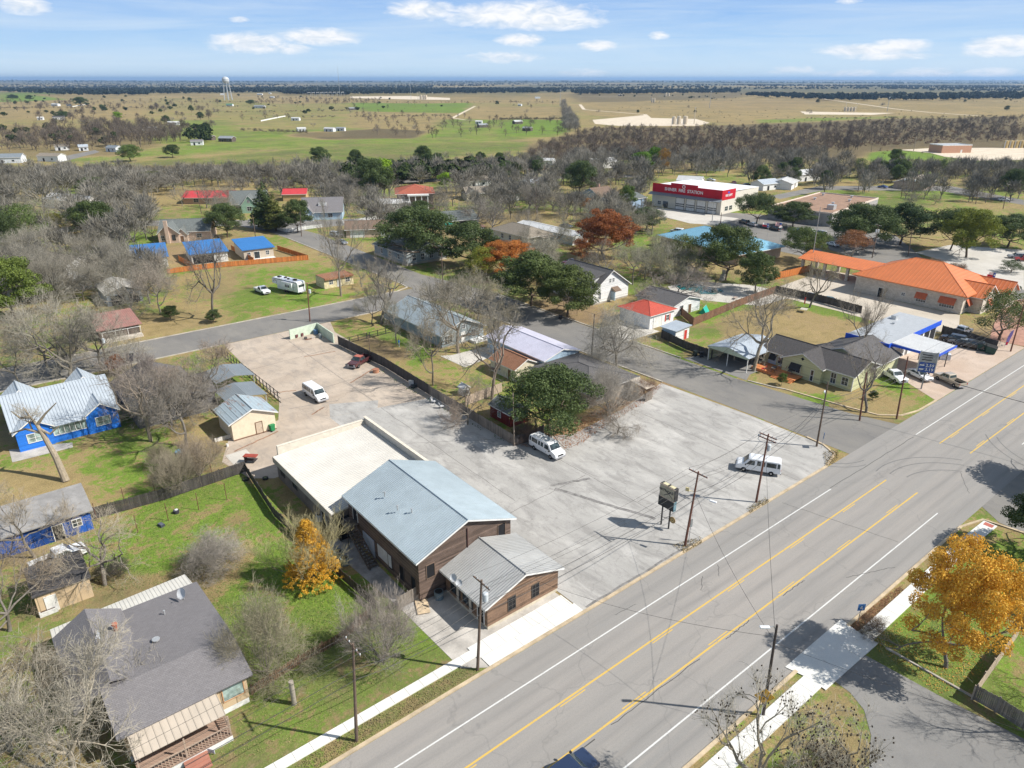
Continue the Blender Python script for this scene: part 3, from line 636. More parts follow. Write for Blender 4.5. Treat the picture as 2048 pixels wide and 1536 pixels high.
mb.build('sealed_crack', M_TAR, road); mb = MB()
M_SKID = plain('tyre_marks', (.165, .16, .155), .85, var=.1)
def arc(c, r, a0, a1, w=.16):
 strip_mb(mb, [(c[0] + r * math.cos(R(a0 + (a1 - a0) * i / 20)), c[1] + r * math.sin(R(a0 + (a1 - a0) * i / 20))) for i in range(21)], w, .037)
arc((47, -14), 12.6, 30, 98); arc((47, -14), 11.0, 30, 95); arc((46.6, -14.5), 9.6, 35, 88); arc((48, 8), 7.0, 215, 262); arc((48, 8), 8.0, 215, 255); arc((76, -19), 14, 118, 160); arc((76, -19), 12.6, 120, 165)
mb.build('tyre_mark', M_SKID, road)
sheet('cross_street', [(47.2, 3.2), (62.5, 3.2), (60.5, 10), (58.5, 30), (58.0, 108), (54, 130), (56, 200), (52, 232), (43, 238), (44.5, 200), (44.5, 122), (45.6, 108), (46.4, 60), (47.5, 20)], .022, M_STREET)
sheet('cross_street', [(47, -14.2), (44.7, -17), (44, -90), (57, -90), (57, -19), (63, -14.2)], .022, M_STREET)
sheet('back_street', [(-130, 107.2), (46, 107.2), (46, 119.2), (-130, 119.2)], .018, M_STREET)
sheet('far_street', pxs((0, 486), (150, 462), (300, 452), (480, 452), (560, 468), (640, 455), (740, 447), (900, 440), (900, 434), (740, 436), (600, 443), (480, 440), (300, 441), (150, 452), (0, 472)), .018, M_STREET)
sheet('side_street', pxs((1180, 418), (1330, 428), (1470, 446), (1640, 462), (1660, 500), (1850, 560), (2048, 610), (2048, 580), (1850, 520), (1790, 470), (1700, 455), (1560, 432), (1310, 415)), .018, M_STREET)
sheet('side_street', pxs((640, 374), (760, 368), (900, 362), (1300, 354), (1300, 349), (900, 356), (640, 367)), .018, M_STREET)
sheet('side_street', pxs((1540, 392), (1640, 372), (1900, 372), (2048, 400), (2048, 410), (1880, 382), (1650, 380), (1560, 398)), .018, M_STREET)
sheet('side_street', pxs((100, 318), (190, 300), (200, 304), (120, 325)), .018, M_STREET)
sheet('parking_lot', pxs((1330, 425), (1440, 432), (1480, 440), (1650, 470), (1640, 520), (1500, 490), (1440, 455), (1310, 432)), .026, M_STREET)
sheet('concrete_lot', [(-6.0, 3.75), (41, 3.75), (46.2, 5.0), (46.8, 9), (47.1, 20), (46.2, 37.6), (40, 36.2), (33, 34.5), (20.5, 33), (12.2, 37), (12.8, 57.5), (-6.2, 62), (-6.2, 49)], .034, M_LOT)
sheet('parking_lot', [(-6.2, 62.02), (12.8, 57.52), (13.3, 100), (15.6, 107.0), (-8.0, 107.0), (-10.0, 73), (-13.0, 66), (-21, 65.2), (-24.5, 58), (-23, 51), (-20.5, 49), (-6.22, 49)], .030, M_LOTB)
mb = MB()
for a, b_ in (((13.3, 37), (13.6, 3.8)), ((13.3, 37), (-6, 49.5)), ((34, 34.5), (34.5, 4)), ((-6, 22), (13.2, 23)), ((13.6, 14), (46, 15)), ((2, 60), (1.5, 24)), ((-9.8, 73), (12.9, 74.5)), ((-9, 90), (13.2, 91)), ((2.3, 63), (3.4, 106))): strip_mb(mb, wob_(a, b_), .07, .041)
tag(mb.build('lot_joint', plain('joint_dark', (.17, .16, .15), .9, var=.3)), kind='structure'); mb = MB()
strip_mb(mb, wob_((-5.5, 3.9), (12, 3.95)), .3, .045); strip_mb(mb, wob_((7.5, 23), (12.5, 10)), .55, .043); strip_mb(mb, wob_((-10, 69), (-2, 67)), .12, .043); strip_mb(mb, wob_((13, 22), (7.5, 24)), .5, .0435)
tag(mb.build('lot_stain', plain('lot_stain', (.22, .21, .20), .9, var=.4)), kind='structure'); mb = MB()
for a, b_ in (((2, 90), (8, 89)), ((3, 72.5), (9.5, 76)), ((-9.5, 77), (-6, 75.5)), ((-8, 64.5), (-5.2, 66)), ((-22, 60), (-14.5, 62.3))): strip_mb(mb, wob_(a, b_), .28, .043)
tag(mb.build('rust_stain', plain('rust_stain', (.28, .16, .10), .9, var=.4)), kind='structure')
sheet('concrete_patch', [(-6.0, 62.0), (1.6, 60.2), (3.2, 62.8), (-4.0, 66.5)], .040, M_LOT)
sheet('garage_apron', [(-6.2, 3.72), (-6.6, 15.2), (-20.4, 15.2), (-20.2, 5.2), (-18.2, 3.72)], .028, plain('apron_concrete', (.45, .42, .38), .9, var=.25, vscale=.5))
sheet('side_yard_slab', [(-20.4, 15.2), (-18.7, 15.2), (-18.7, 31), (-21.6, 31)], .026, plain('dark_concrete', (.30, .29, .28), .9, var=.35, vscale=.5))  # darker, blotchier concrete than the garage apron
sheet("driveway", [(76.5, 3.4), (118, 3.4), (118, 16.4), (98, 17), (88, 27), (84, 27), (82, 12)], .028, asphalt("gas_concrete", (.47, .36, .28), (.53, .43, .35), (.36, .28, .23), (1, 1, 1), .3, .2))
sheet('brick_paving', [(118, 10), (133, 14), (150, 18), (175, 12), (175, 3.6), (140, 3.6), (118.5, 3.6)], .026, plain('brick_pavers', (.40, .22, .16), .9, var=.2, vscale=.8))
sheet("bank_driveway", [(112, 60), (147, 62), (147, 46.2), (131, 46.2), (130.8, 20.6), (118, 16), (110, 22), (112, 40)], .024, asphalt('bank_concrete', (.48, .42, .34), (.56, .50, .42), (.40, .35, .29)))
sheet('parking_lot', pxs((1830, 505), (1900, 490), (2048, 500), (2048, 580), (1930, 545), (1880, 520)), .026, asphalt('pale_concrete', (.50, .47, .42), (.58, .55, .5), (.42, .39, .35)))
sheet('carport_apron', [(59.2, 28.8), (59.2, 43), (63, 42), (72, 41), (72, 30), (62, 30)], .026, M_DRIVE)
sheet('driveway', [(58.3, 56.5), (58.3, 66), (68, 66), (68, 56.5)], .026, MAT['pale_concrete'])
sheet('driveway', pxs((1715, 1302), (1668, 1362), (1700, 1385), (1728, 1420), (1742, 1470), (1738, 1536), (1700, 1700), (2300, 1700), (2200, 1560), (2048, 1478), (1890, 1398)), .024, M_DRIVE)
sheet('fire_station_apron', pxs((1312, 414), (1440, 432), (1478, 437), (1440, 450), (1380, 447), (1315, 430)), .032, MAT['pale_concrete'])
sheet('patio', pxs((905, 710), (985, 690), (1003, 705), (930, 735), (880, 712)), .03, MAT['pale_concrete'])
sheet('patio', pxs((18, 900), (145, 885), (146, 895), (25, 925)), .03, MAT['apron_concrete'])
sheet('poolside', pxs((1335, 573), (1380, 562), (1440, 566), (1500, 570), (1600, 590), (1520, 612), (1400, 600), (1345, 585)), .022, MAT['pale_concrete'])
M_POOL = glassy('pool_water', (.02, .13, .14), .06)
sheet('swimming_pool', pxs((1352, 572), (1375, 567), (1400, 569), (1415, 574), (1438, 577), (1448, 583), (1430, 589), (1400, 588), (1385, 582), (1362, 580)), .05, M_POOL, kind='structure')
for pts in (((1185, 240), (1292, 230), (1300, 236), (1392, 238), (1420, 246), (1395, 252), (1240, 252), (1190, 248)), ((1600, 223), (1700, 225), (1790, 226), (1745, 230), (1610, 229)),
   ((700, 193), (820, 192), (900, 196), (900, 200), (820, 199), (700, 196)), ((1800, 300), (1870, 296), (2048, 296), (2048, 320), (1960, 322), (1890, 314), (1860, 306))):
 sheet('gravel_pad', pxs(*pts), .12, M_PAD)
for pts, w in ((((905, 236), (930, 223), (950, 212.5)), 5), (((905, 236), (930, 240), (960, 241)), 4), (((1160, 209), (1168, 219), (1200, 222), (1290, 229), (1298, 236)), 6),
               (((1640, 197), (1720, 208), (1790, 218), (1860, 225), (1960, 232)), 7), (((440, 191), (560, 194), (700, 196), (900, 199)), 5), (((1160, 193), (1260, 192), (1400, 192)), 6)):
 o = strip_mb(MB(), [P(*q) for q in pts], w, .13).build('dirt_track', M_PAD); tag(o, kind='structure')
curb('kerb', [(-120, 3.5), (-6.5, 3.5)]); curb('kerb', [(-6.5, 3.5), (41, 3.5), (45.4, 4.6), (46.9, 7.2), (47.2, 10)])
curb('kerb', [(61.0, 22), (62.3, 12), (63.3, 7.0), (66, 4.5), (70, 3.6), (76.5, 3.5)]); curb('kerb', [(118, 3.5), (135, 3.5)]); curb('kerb', [(148, 3.5), (500, 3.5)])
curb('kerb', [(-120, -14.4), (3.6, -14.4)]); curb('kerb', [(12.9, -14.4), (40, -14.4), (43.8, -15.5), (44.6, -20), (44.6, -90)])
curb('kerb', [(58.4, 106), (58.7, 66)], mat=M_CURBG); curb('kerb', [(58.7, 56), (58.9, 43.4)], mat=M_CURBG); curb('kerb', [(59.2, 28.5), (60.2, 24), (61, 22)], mat=M_CURBG)
curb('kerb', [(46.8, 37.8), (46.2, 60), (45.7, 100), (44, 106), (40, 107.2), (20, 107.2)], mat=M_CURBG); curb('kerb', [(-130, 119.4), (40, 119.4), (44, 121), (44.6, 126), (44.6, 200)], mat=M_CURBG)
curb('kerb', [(-130, 107), (-9, 107)], mat=M_CURBG)
curb('kerb', [(12.9, -18.2), (13.0, -29.5), (16, -40)], mat=M_CURBG, w=.2)
def walk(name, pts, w, step, z=.10):
 o = strip_mb(MB(), pts, w, z).build(name, M_WALK); tag(o, kind='structure')
 L, Rr = strip(pts, w); j = MB(); d = 0
 for i in range(len(pts) - 1):
  a, b = Vector(pts[i]), Vector(pts[i + 1]); l = (b - a).length; t = (b - a) / l; nn = Vector((-t.y, t.x)) * w / 2; x = step
  while x < l: c = a + t * x; tt = t * .02; j.add([(*(c - nn - tt), z + .004), (*(c - nn + tt), z + .004), (*(c + nn + tt), z + .004), (*(c + nn - tt), z + .004)], [(0, 1, 2, 3)]); x += step
 j.build('joint', plain('slab_joint', (.36, .35, .33), .9), o)
 k = MB()
 for S_ in (L, Rr):
  for i in range(len(pts) - 1): k.add([(*S_[i], 0), (*S_[i + 1], 0), (*S_[i + 1], z), (*S_[i], z)], [(0, 1, 2, 3)])
 k.build('slab_edge', M_WALK, o)
walk('pavement', [(-120, 5.85), (-18.3, 5.95)], 1.0, 1.5); walk('pavement', [(-18.3, 6.0), (-6.2, 6.0)], 1.7, 1.7, .104); walk('pavement', [(-18.0, 4.4), (-6.0, 4.4)], 1.35, 4.1, .096)
walk('pavement', [(-120, -15.95), (3.6, -16.0)], 1.7, 1.8); walk('pavement', [(3.6, -16.2), (12.9, -16.4)], 2.1, 3.1, .104); walk('pavement', [(12.9, -16.2), (38, -16.2), (43.6, -16.4)], 1.5, 1.8)
sheet('driveway_apron', [(3.2, -13.5), (13.3, -13.5), (12.9, -15.34), (3.6, -15.34)], .09, M_WALK)
M_RED = plain('tactile_red', (.42, .13, .10), .9); sheet('tactile_strip', [(42.6, -15.9), (43.4, -15.9), (43.4, -16.9), (42.6, -16.9)], .109, M_RED)
M_GLASS = glassy('window_glass', (.03, .04, .05)); M_GLASSL = glassy('pale_glass', (.25, .32, .30), .15)
M_TRIM = plain('white_trim', (.74, .73, .70), .6); M_TRIMD = plain('dark_trim', (.06, .055, .05), .6)
M_DOOR = plain('door_brown', (.16, .09, .05), .6); M_DARK = plain('dark_interior', (.012, .012, .014), .9)
M_PVC = plain('vent_metal', (.55, .56, .56), .4, .5); M_DISH = plain('dish_grey', (.62, .63, .64), .5)
FOOT = []   # footprints, kept clear of scattered trees
class House:
 """box-walled building. side S = the -y face, W = the -x face, N, E the others (local axes)"""
 def __init__(s, name, label, s0, s1, n0, n1, cat='house', rz=0.0, group=None, z=0.0):
  s.w, s.d = s1 - s0, n1 - n0; cx, cy = (s0 + s1) / 2, (n0 + n1) / 2
  s.o = empty(name, label, cat, (cx, cy, z), R(rz), group); FOOT.append((cx, cy, math.hypot(s.w, s.d) / 2 * .85))
  s.hx, s.hy = s.w / 2, s.d / 2; s.eave = 3
 def walls(s, h, mat, roof='flat', ridge=None, axis='x', base=None, basemat=None):
  s.eave = h; s.ridge = ridge or h; s.axis = axis; m = MB(); hx, hy = s.hx, s.hy; z0 = base or 0
  m.box(-hx, hx, -hy, hy, z0, h)
  if roof == 'gable':
   if axis == 'x':
    for x in (-hx, hx - .12): m.add([(x, -hy, h), (x, hy, h), (x, 0, s.ridge), (x + .12, -hy, h), (x + .12, hy, h), (x + .12, 0, s.ridge)], [(0, 1, 2), (5, 4, 3), (0, 2, 5, 3), (1, 4, 5, 2)])
   else:
    for y in (-hy, hy - .12): m.add([(-hx, y, h), (hx, y, h), (0, y, s.ridge), (-hx, y + .12, h), (hx, y + .12, h), (0, y + .12, s.ridge)], [(0, 1, 2), (5, 4, 3), (0, 2, 5, 3), (1, 4, 5, 2)])
  elif roof == 'shed':
   if axis == 'x': m.add([(-hx, -hy, h), (hx, -hy, h), (hx, hy, h), (-hx, hy, h), (-hx, hy, s.ridge), (hx, hy, s.ridge)], [(0, 1, 5, 4), (0, 4, 3), (1, 2, 5), (2, 3, 4, 5)])
   else: m.add([(-hx, -hy, h), (-hx, hy, h), (hx, hy, h), (hx, -hy, h), (hx, hy, s.ridge), (hx, -hy, s.ridge)], [(0, 5, 4, 1), (0, 3, 5), (1, 4, 2), (2, 4, 5, 3)])
  m.build('wall', mat, s.o)
  if base: MB().box(-hx + .05, hx - .05, -hy + .05, hy - .05, 0, base).build('foundation', basemat or M_CURBG, s.o)
  return s
 def gable(s, mat, o=.45, og=.35, t=.14, fascia=None, rib=0, name='roof', dz=.03):
  e, r = s.eave, s.ridge; m = MB(); mats = [mat, fascia or M_TRIM]
  half, ln = (s.hy, s.hx) if s.axis == 'x' else (s.hx, s.hy); sl = (r - e) / half; ze = e - sl * o + dz; zr = r + dz; E_ = half + o; G_ = ln + og
  def pt(a, b, z): return (a, b, z) if s.axis == 'x' else (b, a, z)
  for sg in (-1, 1):
   m.slab([pt(-G_, sg * E_, ze + t), pt(G_, sg * E_, ze + t), pt(G_, 0, zr + t), pt(-G_, 0, zr + t)], t, 0)
   m.add([pt(-G_ - .01, sg * (E_ + .02), ze - .05), pt(G_ + .01, sg * (E_ + .02), ze - .05), pt(G_ + .01, sg * (E_ + .02), ze + t), pt(-G_ - .01, sg * (E_ + .02), ze + t)], [(0, 1, 2, 3)], 1)
   for gx in (-G_ - .02, G_ + .02): m.add([pt(gx, sg * E_, ze - .06), pt(gx, 0, zr - .06), pt(gx, 0, zr + t + .01), pt(gx, sg * E_, ze + t + .01)], [(0, 1, 2, 3)], 1)
   if rib:
    n = int(2 * G_ / rib)
    for i in range(n + 1):
     a = -G_ + i * 2 * G_ / n; w = .025
     m.add([pt(a - w, sg * E_, ze + t), pt(a + w, sg * E_, ze + t), pt(a + w, 0, zr + t), pt(a - w, 0, zr + t), pt(a - w, sg * E_, ze + t + .045), pt(a + w, sg * E_, ze + t + .045), pt(a + w, 0, zr + t + .045), pt(a - w, 0, zr + t + .045)], [(4, 5, 6, 7), (0, 4, 7, 3), (1, 2, 6, 5), (0, 1, 5, 4)], 0)
  m.tube(pt(-G_, 0, zr + t + .02), pt(G_, 0, zr + t + .02), .09, .09, 6, 0)
  s.zr = zr + t; s.roof = m.build(name, mats, s.o); return s
 def hip(s, mat, o=.5, t=.14, fascia=None, rib=0, ridgecap=True):
  e, r = s.eave, s.ridge; m = MB(); X, Y = s.hx + o, s.hy + o; z0 = e + .02; L = max(0, X - Y) if X > Y else 0; K = max(0, Y - X) if Y > X else 0
  a, b = (-L, -K, r), (L, K, r); c = [(-X, -Y, z0), (X, -Y, z0), (X, Y, z0), (-X, Y, z0)]
  if X > Y: fs = [[c[0], c[1], b, a], [c[1], c[2], b], [c[2], c[3], a, b], [c[3], c[0], a]]
  else: fs = [[c[0], c[1], a], [c[1], c[2], b, a], [c[2], c[3], b], [c[3], c[0], a, b]]
  for f in fs: m.add([(p[0], p[1], p[2] + t) for p in f], [tuple(range(len(f)))], 0)
  m.add([*c, *[(p[0], p[1], p[2] + t) for p in c]], [(3, 2, 1, 0), (0, 1, 5, 4), (1, 2, 6, 5), (2, 3, 7, 6), (3, 0, 4, 7)], 1)
  if ridgecap:
   for p, q in ((c[0], a), (c[3], a), (c[1], b if X > Y else a), (c[2], b)):
    if not (X > Y) and p is c[3]: q = b
    m.tube((p[0], p[1], p[2] + t), (q[0], q[1], q[2] + t), .08, .08, 5, 0)
   m.tube((a[0], a[1], r + t), (b[0], b[1], r + t), .09, .09, 5, 0)
  s.zr = r + t; s.roof = m.build('roof', [mat, fascia or M_TRIM], s.o); return s
 def flat(s, mat, par=.4, parmat=None, t=.25, z=None):
  z = z or s.eave; MB().box(-s.hx + .02, s.hx - .02, -s.hy + .02, s.hy - .02, z + .002, z + .1).build('roof', mat, s.o)
  if par:
   m = MB(); X, Y = s.hx + .03, s.hy + .03; m.box(-X, X, -Y, -Y + t, z - .1, z + par); m.box(-X, X, Y - t, Y, z - .1, z + par); m.box(-X, -X + t, -Y + t, Y - t, z - .1, z + par); m.box(X - t, X, -Y + t, Y - t, z - .1, z + par)
   m.build('parapet', parmat or M_TRIM, s.o)
  s.zr = z + .1; return s
 def shed(s, mat, o=.5, t=.15, fascia=None, rib=0):
  e, r = s.eave + .03, s.ridge + .03; m = MB(); X, Y = s.hx + o, s.hy + o
  if s.axis == 'x': sl = (r - e) / (2 * s.hy); q = [(-X, -Y, e - sl * o + t), (X, -Y, e - sl * o + t), (X, Y, r + sl * o + t), (-X, Y, r + sl * o + t)]
  else: sl = (r - e) / (2 * s.hx); q = [(-X, -Y, e - sl * o + t), (X, -Y, r + sl * o + t), (X, Y, r + sl * o + t), (-X, Y, e - sl * o + t)]
  m.slab(q, t, 0)
  if rib:
   A, B, D = Vector(q[0]), Vector(q[1]), Vector(q[3])
   u, v = (B - A, D - A) if s.axis == 'x' else (D - A, B - A); n = int(u.length / rib)
   for i in range(n + 1):
    p = A + u * i / n; w = u.normalized() * .02; up = Vector((0, 0, .04)); m.add([p - w, p + w, p + w + v, p - w + v, p - w + up, p + w + up, p + w + v + up, p - w + v + up], [(4, 5, 6, 7), (0, 4, 7, 3), (1, 2, 6, 5), (0, 1, 5, 4)], 0)
  s.roof = m.build('roof', [mat], s.o); s.zr = r; return s
 def _face(s, side):
  return {'S': (Vector((0, -s.hy, 0)), Vector((1, 0, 0)), Vector((0, -1, 0))), 'N': (Vector((0, s.hy, 0)), Vector((-1, 0, 0)), Vector((0, 1, 0))),
    'W': (Vector((-s.hx, 0, 0)), Vector((0, -1, 0)), Vector((-1, 0, 0))), 'E': (Vector((s.hx, 0, 0)), Vector((0, 1, 0)), Vector((1, 0, 0)))}[side]
 def _pan(s, m, side, a0, a1, z0, z1, d0, d1, mi=0):
  c, t, n = s._face(side); p = [c + t * a0 + n * d0, c + t * a1 + n * d0, c + t * a1 + n * d1, c + t * a0 + n * d1]
  m.add([(q.x, q.y, z0) for q in p] + [(q.x, q.y, z1) for q in p], [(3, 2, 1, 0), (4, 5, 6, 7), (0, 1, 5, 4), (1, 2, 6, 5), (2, 3, 7, 6), (3, 0, 4, 7)], mi)
 def window(s, side, a, z, w=1.1, h=1.3, frame=None, glass=None, mull=1, bars=1, awn=None, cheeks=False):
  """a: metres from the middle of that face, seen from outside; z: sill height"""
  m = MB(); f = .08; fr = frame or M_TRIM
  s._pan(m, side, a - w / 2 - f, a + w / 2 + f, z - f, z, .0, .07); s._pan(m, side, a - w / 2 - f, a + w / 2 + f, z + h, z + h + f, .0, .07)
  s._pan(m, side, a - w / 2 - f, a - w / 2, z, z + h, .0, .07); s._pan(m, side, a + w / 2, a + w / 2 + f, z, z + h, .0, .07)
  for i in range(1, mull + 1 if mull else 0):
   x = a - w / 2 + w * i / (mull + 1) if mull > 1 else a; s._pan(m, side, x - .03, x + .03, z, z + h, .03, .055)
  for i in range(1, bars + 1): zz = z + h * i / (bars + 1); s._pan(m, side, a - w / 2, a + w / 2, zz - .025, zz + .025, .022, .05)
  o = m.build('window', fr, s.o); g = MB(); s._pan(g, side, a - w / 2, a + w / 2, z, z + h, .002, .02); g.build('pane', glass or M_GLASS, o)
  if awn:
   c, t, n = s._face(side); A = MB(); p = c + t * (a - w / 2 - .2) + n * .08; q = c + t * (a + w / 2 + .2) + n * .08; zt = z + h + .25; out = .9; zb = z + h * .45
   A.slab([(p.x, p.y, zt), (q.x, q.y, zt), (*(q + n * out).to_2d(), zb), (*(p + n * out).to_2d(), zb)], .04); A.build('awning', awn, s.o)
  return o
 def door(s, side, a, w=1.0, h=2.1, mat=None, z=0.0, name='door', frame=None, handle=True):
  m = MB(); fr = frame or M_TRIM
  s._pan(m, side, a - w / 2, a + w / 2, z, z + h, .002, .045); o = m.build(name, mat or M_DOOR, s.o); m = MB()
  s._pan(m, side, a - w / 2 - .09, a - w / 2, z, z + h + .09, .0, .07); s._pan(m, side, a + w / 2, a + w / 2 + .09, z, z + h + .09, .0, .07); s._pan(m, side, a - w / 2, a + w / 2, z + h, z + h + .09, .0, .07)
  m.build('door_frame', fr, o)
  if handle: m = MB(); s._pan(m, side, a + w / 2 - .14, a + w / 2 - .06, z + .95, z + 1.08, .045, .09); m.build('handle', M_PVC, o)
  return o
 def garage(s, side, a, w, h, mat=None, frame=None, panes=False):
  m = MB(); s._pan(m, side, a - w / 2, a + w / 2, 0, h, .002, .04)
  for i in range(1, 5): zz = h * i / 5; s._pan(m, side, a - w / 2, a + w / 2, zz - .02, zz + .02, .041, .055)
  o = m.build('garage_door', mat or M_TRIM, s.o); m = MB(); fr = frame or M_TRIM
  s._pan(m, side, a - w / 2 - .14, a - w / 2, 0, h + .14, .0, .09); s._pan(m, side, a + w / 2, a + w / 2 + .14, 0, h + .14, .0, .09); s._pan(m, side, a - w / 2, a + w / 2, h, h + .14, .0, .09); m.build('door_frame', fr, o)
  if panes:
   m = MB()
   for r_ in range(2):
    for i in range(6): x = a - w / 2 + w * (i + .5) / 6; s._pan(m, side, x - w / 14, x + w / 14, h * (.26 + .17 * r_), h * (.36 + .17 * r_), .041, .06)
   m.build('pane', M_GLASS, o)
  return o
 def chimney(s, x, y, z1, w=.7, d=.5, mat=None, z0=None):
  MB().box(x - w / 2, x + w / 2, y - d / 2, y + d / 2, z0 if z0 is not None else s.eave - .2, z1).box(x - w / 2 - .06, x + w / 2 + .06, y - d / 2 - .06, y + d / 2 + .06, z1, z1 + .12).build('chimney', mat or MAT['red_brick'], s.o)
 def pipe(s, x, y, z, h=.5, r=.06):
  m = MB(); m.tube((x, y, z - .3), (x, y, z + h), r, r, 8); m.tube((x, y, z + h), (x, y, z + h + .1), r * 1.7, r * 1.7, 8); m.build('vent_pipe', M_PVC, s.o)
 def part(s, name, mb, mat): return mb.build(name, mat, s.o)
 def cross(s, x0, x1, y0, y1, ev, rg, axis, wall, roofm, o=.35, og=.3, fascia=None, rib=0, wz=0.0):
  """a wing with its own gable, in this building's local axes"""
  q = House.__new__(House); q.o = empty('wing', None, None, ((x0 + x1) / 2, (y0 + y1) / 2, 0)); q.o.parent = s.o
  q.w, q.d = x1 - x0, y1 - y0; q.hx, q.hy = q.w / 2, q.d / 2; q.walls(ev, wall, 'gable', rg, axis, base=wz or None); q.gable(roofm, o, og, fascia=fascia, rib=rib); return q
brickwork('red_brick', (.33, .13, .08), (.42, .20, .13), (.42, .36, .30)); brickwork('tan_brick', (.50, .33, .23), (.62, .46, .36), (.55, .48, .40)); brickwork('stone', (.50, .44, .36), (.66, .60, .52), (.42, .37, .31), .5, .22)
brickwork('dark_brick', (.18, .11, .09), (.28, .18, .14), (.3, .26, .22))
M_WOOD = siding('weathered_boards', (.17, .12, .095), .2, False, .35, True); M_WOODB = siding('brown_boards', (.23, .145, .095), .18, False, .3, True); M_WOODV = siding('barn_boards', (.14, .11, .09), .25, True, .3, True)
M_BLUE = siding('blue_siding', (.025, .18, .66), .2); M_WSID = siding('white_siding', (.74, .74, .73), .2); M_GSID = siding('grey_siding', (.30, .35, .37), .2); M_YSID = siding('yellow_siding', (.55, .55, .33), .2); M_CREAM = plain('cream_stucco', (.70, .60, .45), .9, var=.08)
M_BSID = siding('beige_siding', (.62, .47, .30), 1.2, True); M_LBLUE = siding('pale_blue_siding', (.42, .55, .66), .2); M_GREENS = siding('sage_siding', (.28, .42, .32), .2); M_NAVY = siding('navy_siding', (.03, .06, .16), .2)
M_METW = siding('white_metal_wall', (.66, .68, .70), .9, True, .05); M_TEAL = siding('teal_wall', (.02, .40, .50), .25)
RF = dict(white=metal_roof('white_metal_roof', (.60, .60, .59), .38, 0, .38, .0), blue=metal_roof('pale_blue_metal_roof', (.39, .46, .50), .3, 1, .4, .0, dirt=.15), grey=metal_roof('grey_metal_roof', (.43, .43, .42), .3, 1, .4, .1), silver=metal_roof('silver_metal_roof', (.45, .50, .55), .42, 0, .38, .05),
          cobalt=metal_roof('cobalt_metal_roof', (.035, .18, .47), .4, 1, .5, 0.0), orange=metal_roof('orange_metal_roof', (.66, .19, .06), .9, 1, .45, 0.0), red=metal_roof('red_metal_roof', (.50, .085, .05), .4, 0, .5, 0.0), rusty=metal_roof('rusty_metal_roof', (.42, .50, .54), .7, 0, .4, .15, rust=.42, rustcol=(.30, .20, .16)),
          tin=metal_roof('old_tin_roof', (.34, .36, .38), .25, 1, .45, .2, rust=.2), slate=metal_roof('grey_blue_metal_roof', (.24, .27, .29), .3, 0, .45, .1), rustred=metal_roof('faded_red_tin_roof', (.34, .17, .14), .4, 0, .6, 0), lav=metal_roof('lavender_metal_roof', (.56, .55, .66), .35, 0, .5, 0.0), aqua=metal_roof('aqua_metal_roof', (.20, .42, .56), .45, 0, .45, 0), tan=metal_roof('tan_metal_roof', (.50, .43, .35), .55, 0, .5, 0))
SH = dict(grey=shingle('grey_shingles', (.20, .19, .195), .12), dark=shingle('dark_shingles', (.085, .08, .08)), brown=shingle('brown_shingles', (.19, .135, .10)), tan=shingle('tan_shingles', (.26, .225, .18)), char=shingle('charcoal_shingles', (.125, .12, .12)), green=shingle('grey_green_shingles', (.15, .165, .16)), rust=shingle('rust_shingles', (.30, .15, .09)), redd=shingle('red_shingles', (.36, .11, .07)))
M_TPO = plain('pale_roof_membrane', (.40, .42, .44), .5, var=.08); M_GRAVELR = plain('brown_gravel_roof', (.30, .19, .13), .95, var=.2, vscale=.4)
M_DKW = siding('dark_grey_siding', (.12, .12, .13), .2)
# ================================================================ the three joined workshop buildings
b = House('warehouse', 'long low warehouse with a bright white ribbed metal roof and cream parapet', -19.9, -6.3, 31.0, 48.8, 'warehouse')
b.walls(3.5, plain('brown_stucco', (.20, .165, .14), .9, var=.25, vscale=.6)); m = MB(); hx, hy = b.hx, b.hy
q = [(-hx - .5, -hy - .1, 3.55), (hx - .25, -hy - .1, 4.15), (hx - .25, hy - .3, 4.15), (-hx - .5, hy - .3, 3.55)]; m.slab(q, .14)
for i in range(47):
 y = -hy + i * (2 * hy - .5) / 46; m.add([(-hx - .5, y - .07, 3.56), (hx - .25, y - .05, 4.16), (hx - .25, y + .05, 4.16), (-hx - .5, y + .05, 3.56), (-hx - .5, y - .02, 3.63), (hx - .25, y - .02, 4.23), (hx - .25, y + .02, 4.23), (-hx - .5, y + .02, 3.63)], [(4, 5, 6, 7), (0, 4, 7, 3), (1, 2, 6, 5), (0, 1, 5, 4)])
b.part('roof', m, plain('cream_white_metal', (.54, .52, .48), .5, var=.08, vscale=.3)); m = MB(); m.box(hx - .22, hx + .12, -hy, hy, 3.3, 5.1); m.box(-hx + .3, hx - .24, hy - .25, hy + .1, 3.3, 4.75); m.box(hx - .26, hx + .16, -hy, hy + .14, 5.1, 5.16); m.box(-hx + .3, hx - .28, hy - .29, hy + .14, 4.75, 4.81)
b.part('parapet', m, plain('cream_parapet', (.66, .60, .50), .9, var=.1)); MB().box(-hx - .56, -hx - .5, -hy - .1, hy - .3, 2.75, 3.6).build('fascia', plain('tan_fascia', (.42, .37, .31), .8), b.o)
b.door('W', 5.5, 1.1, 2.1, M_DARK); b.window('W', -3.0, 1.2, 1.2, 1.2, M_TRIMD); b.window('W', -7.0, 1.2, 1.2, 1.2, M_TRIMD)
m = MB(); m.box(-hx - .02, -hx + 1.6, -hy - .8, -hy, 0, 2.6); b.part('entry_box', m, M_DARK); MB().box(hx - 6, hx - 2.5, hy - .02, hy + .02, 0, 2.8).build('roller_door', M_TRIM, b.o)
b = House('timber_barn', 'two storey weathered timber building with a pale blue metal gable roof', -18.3, -6.3, 15.2, 30.6, 'building')
b.walls(5.4, M_WOOD, 'gable', 7.7, 'y'); b.gable(RF['blue'], .5, .45, rib=.3)
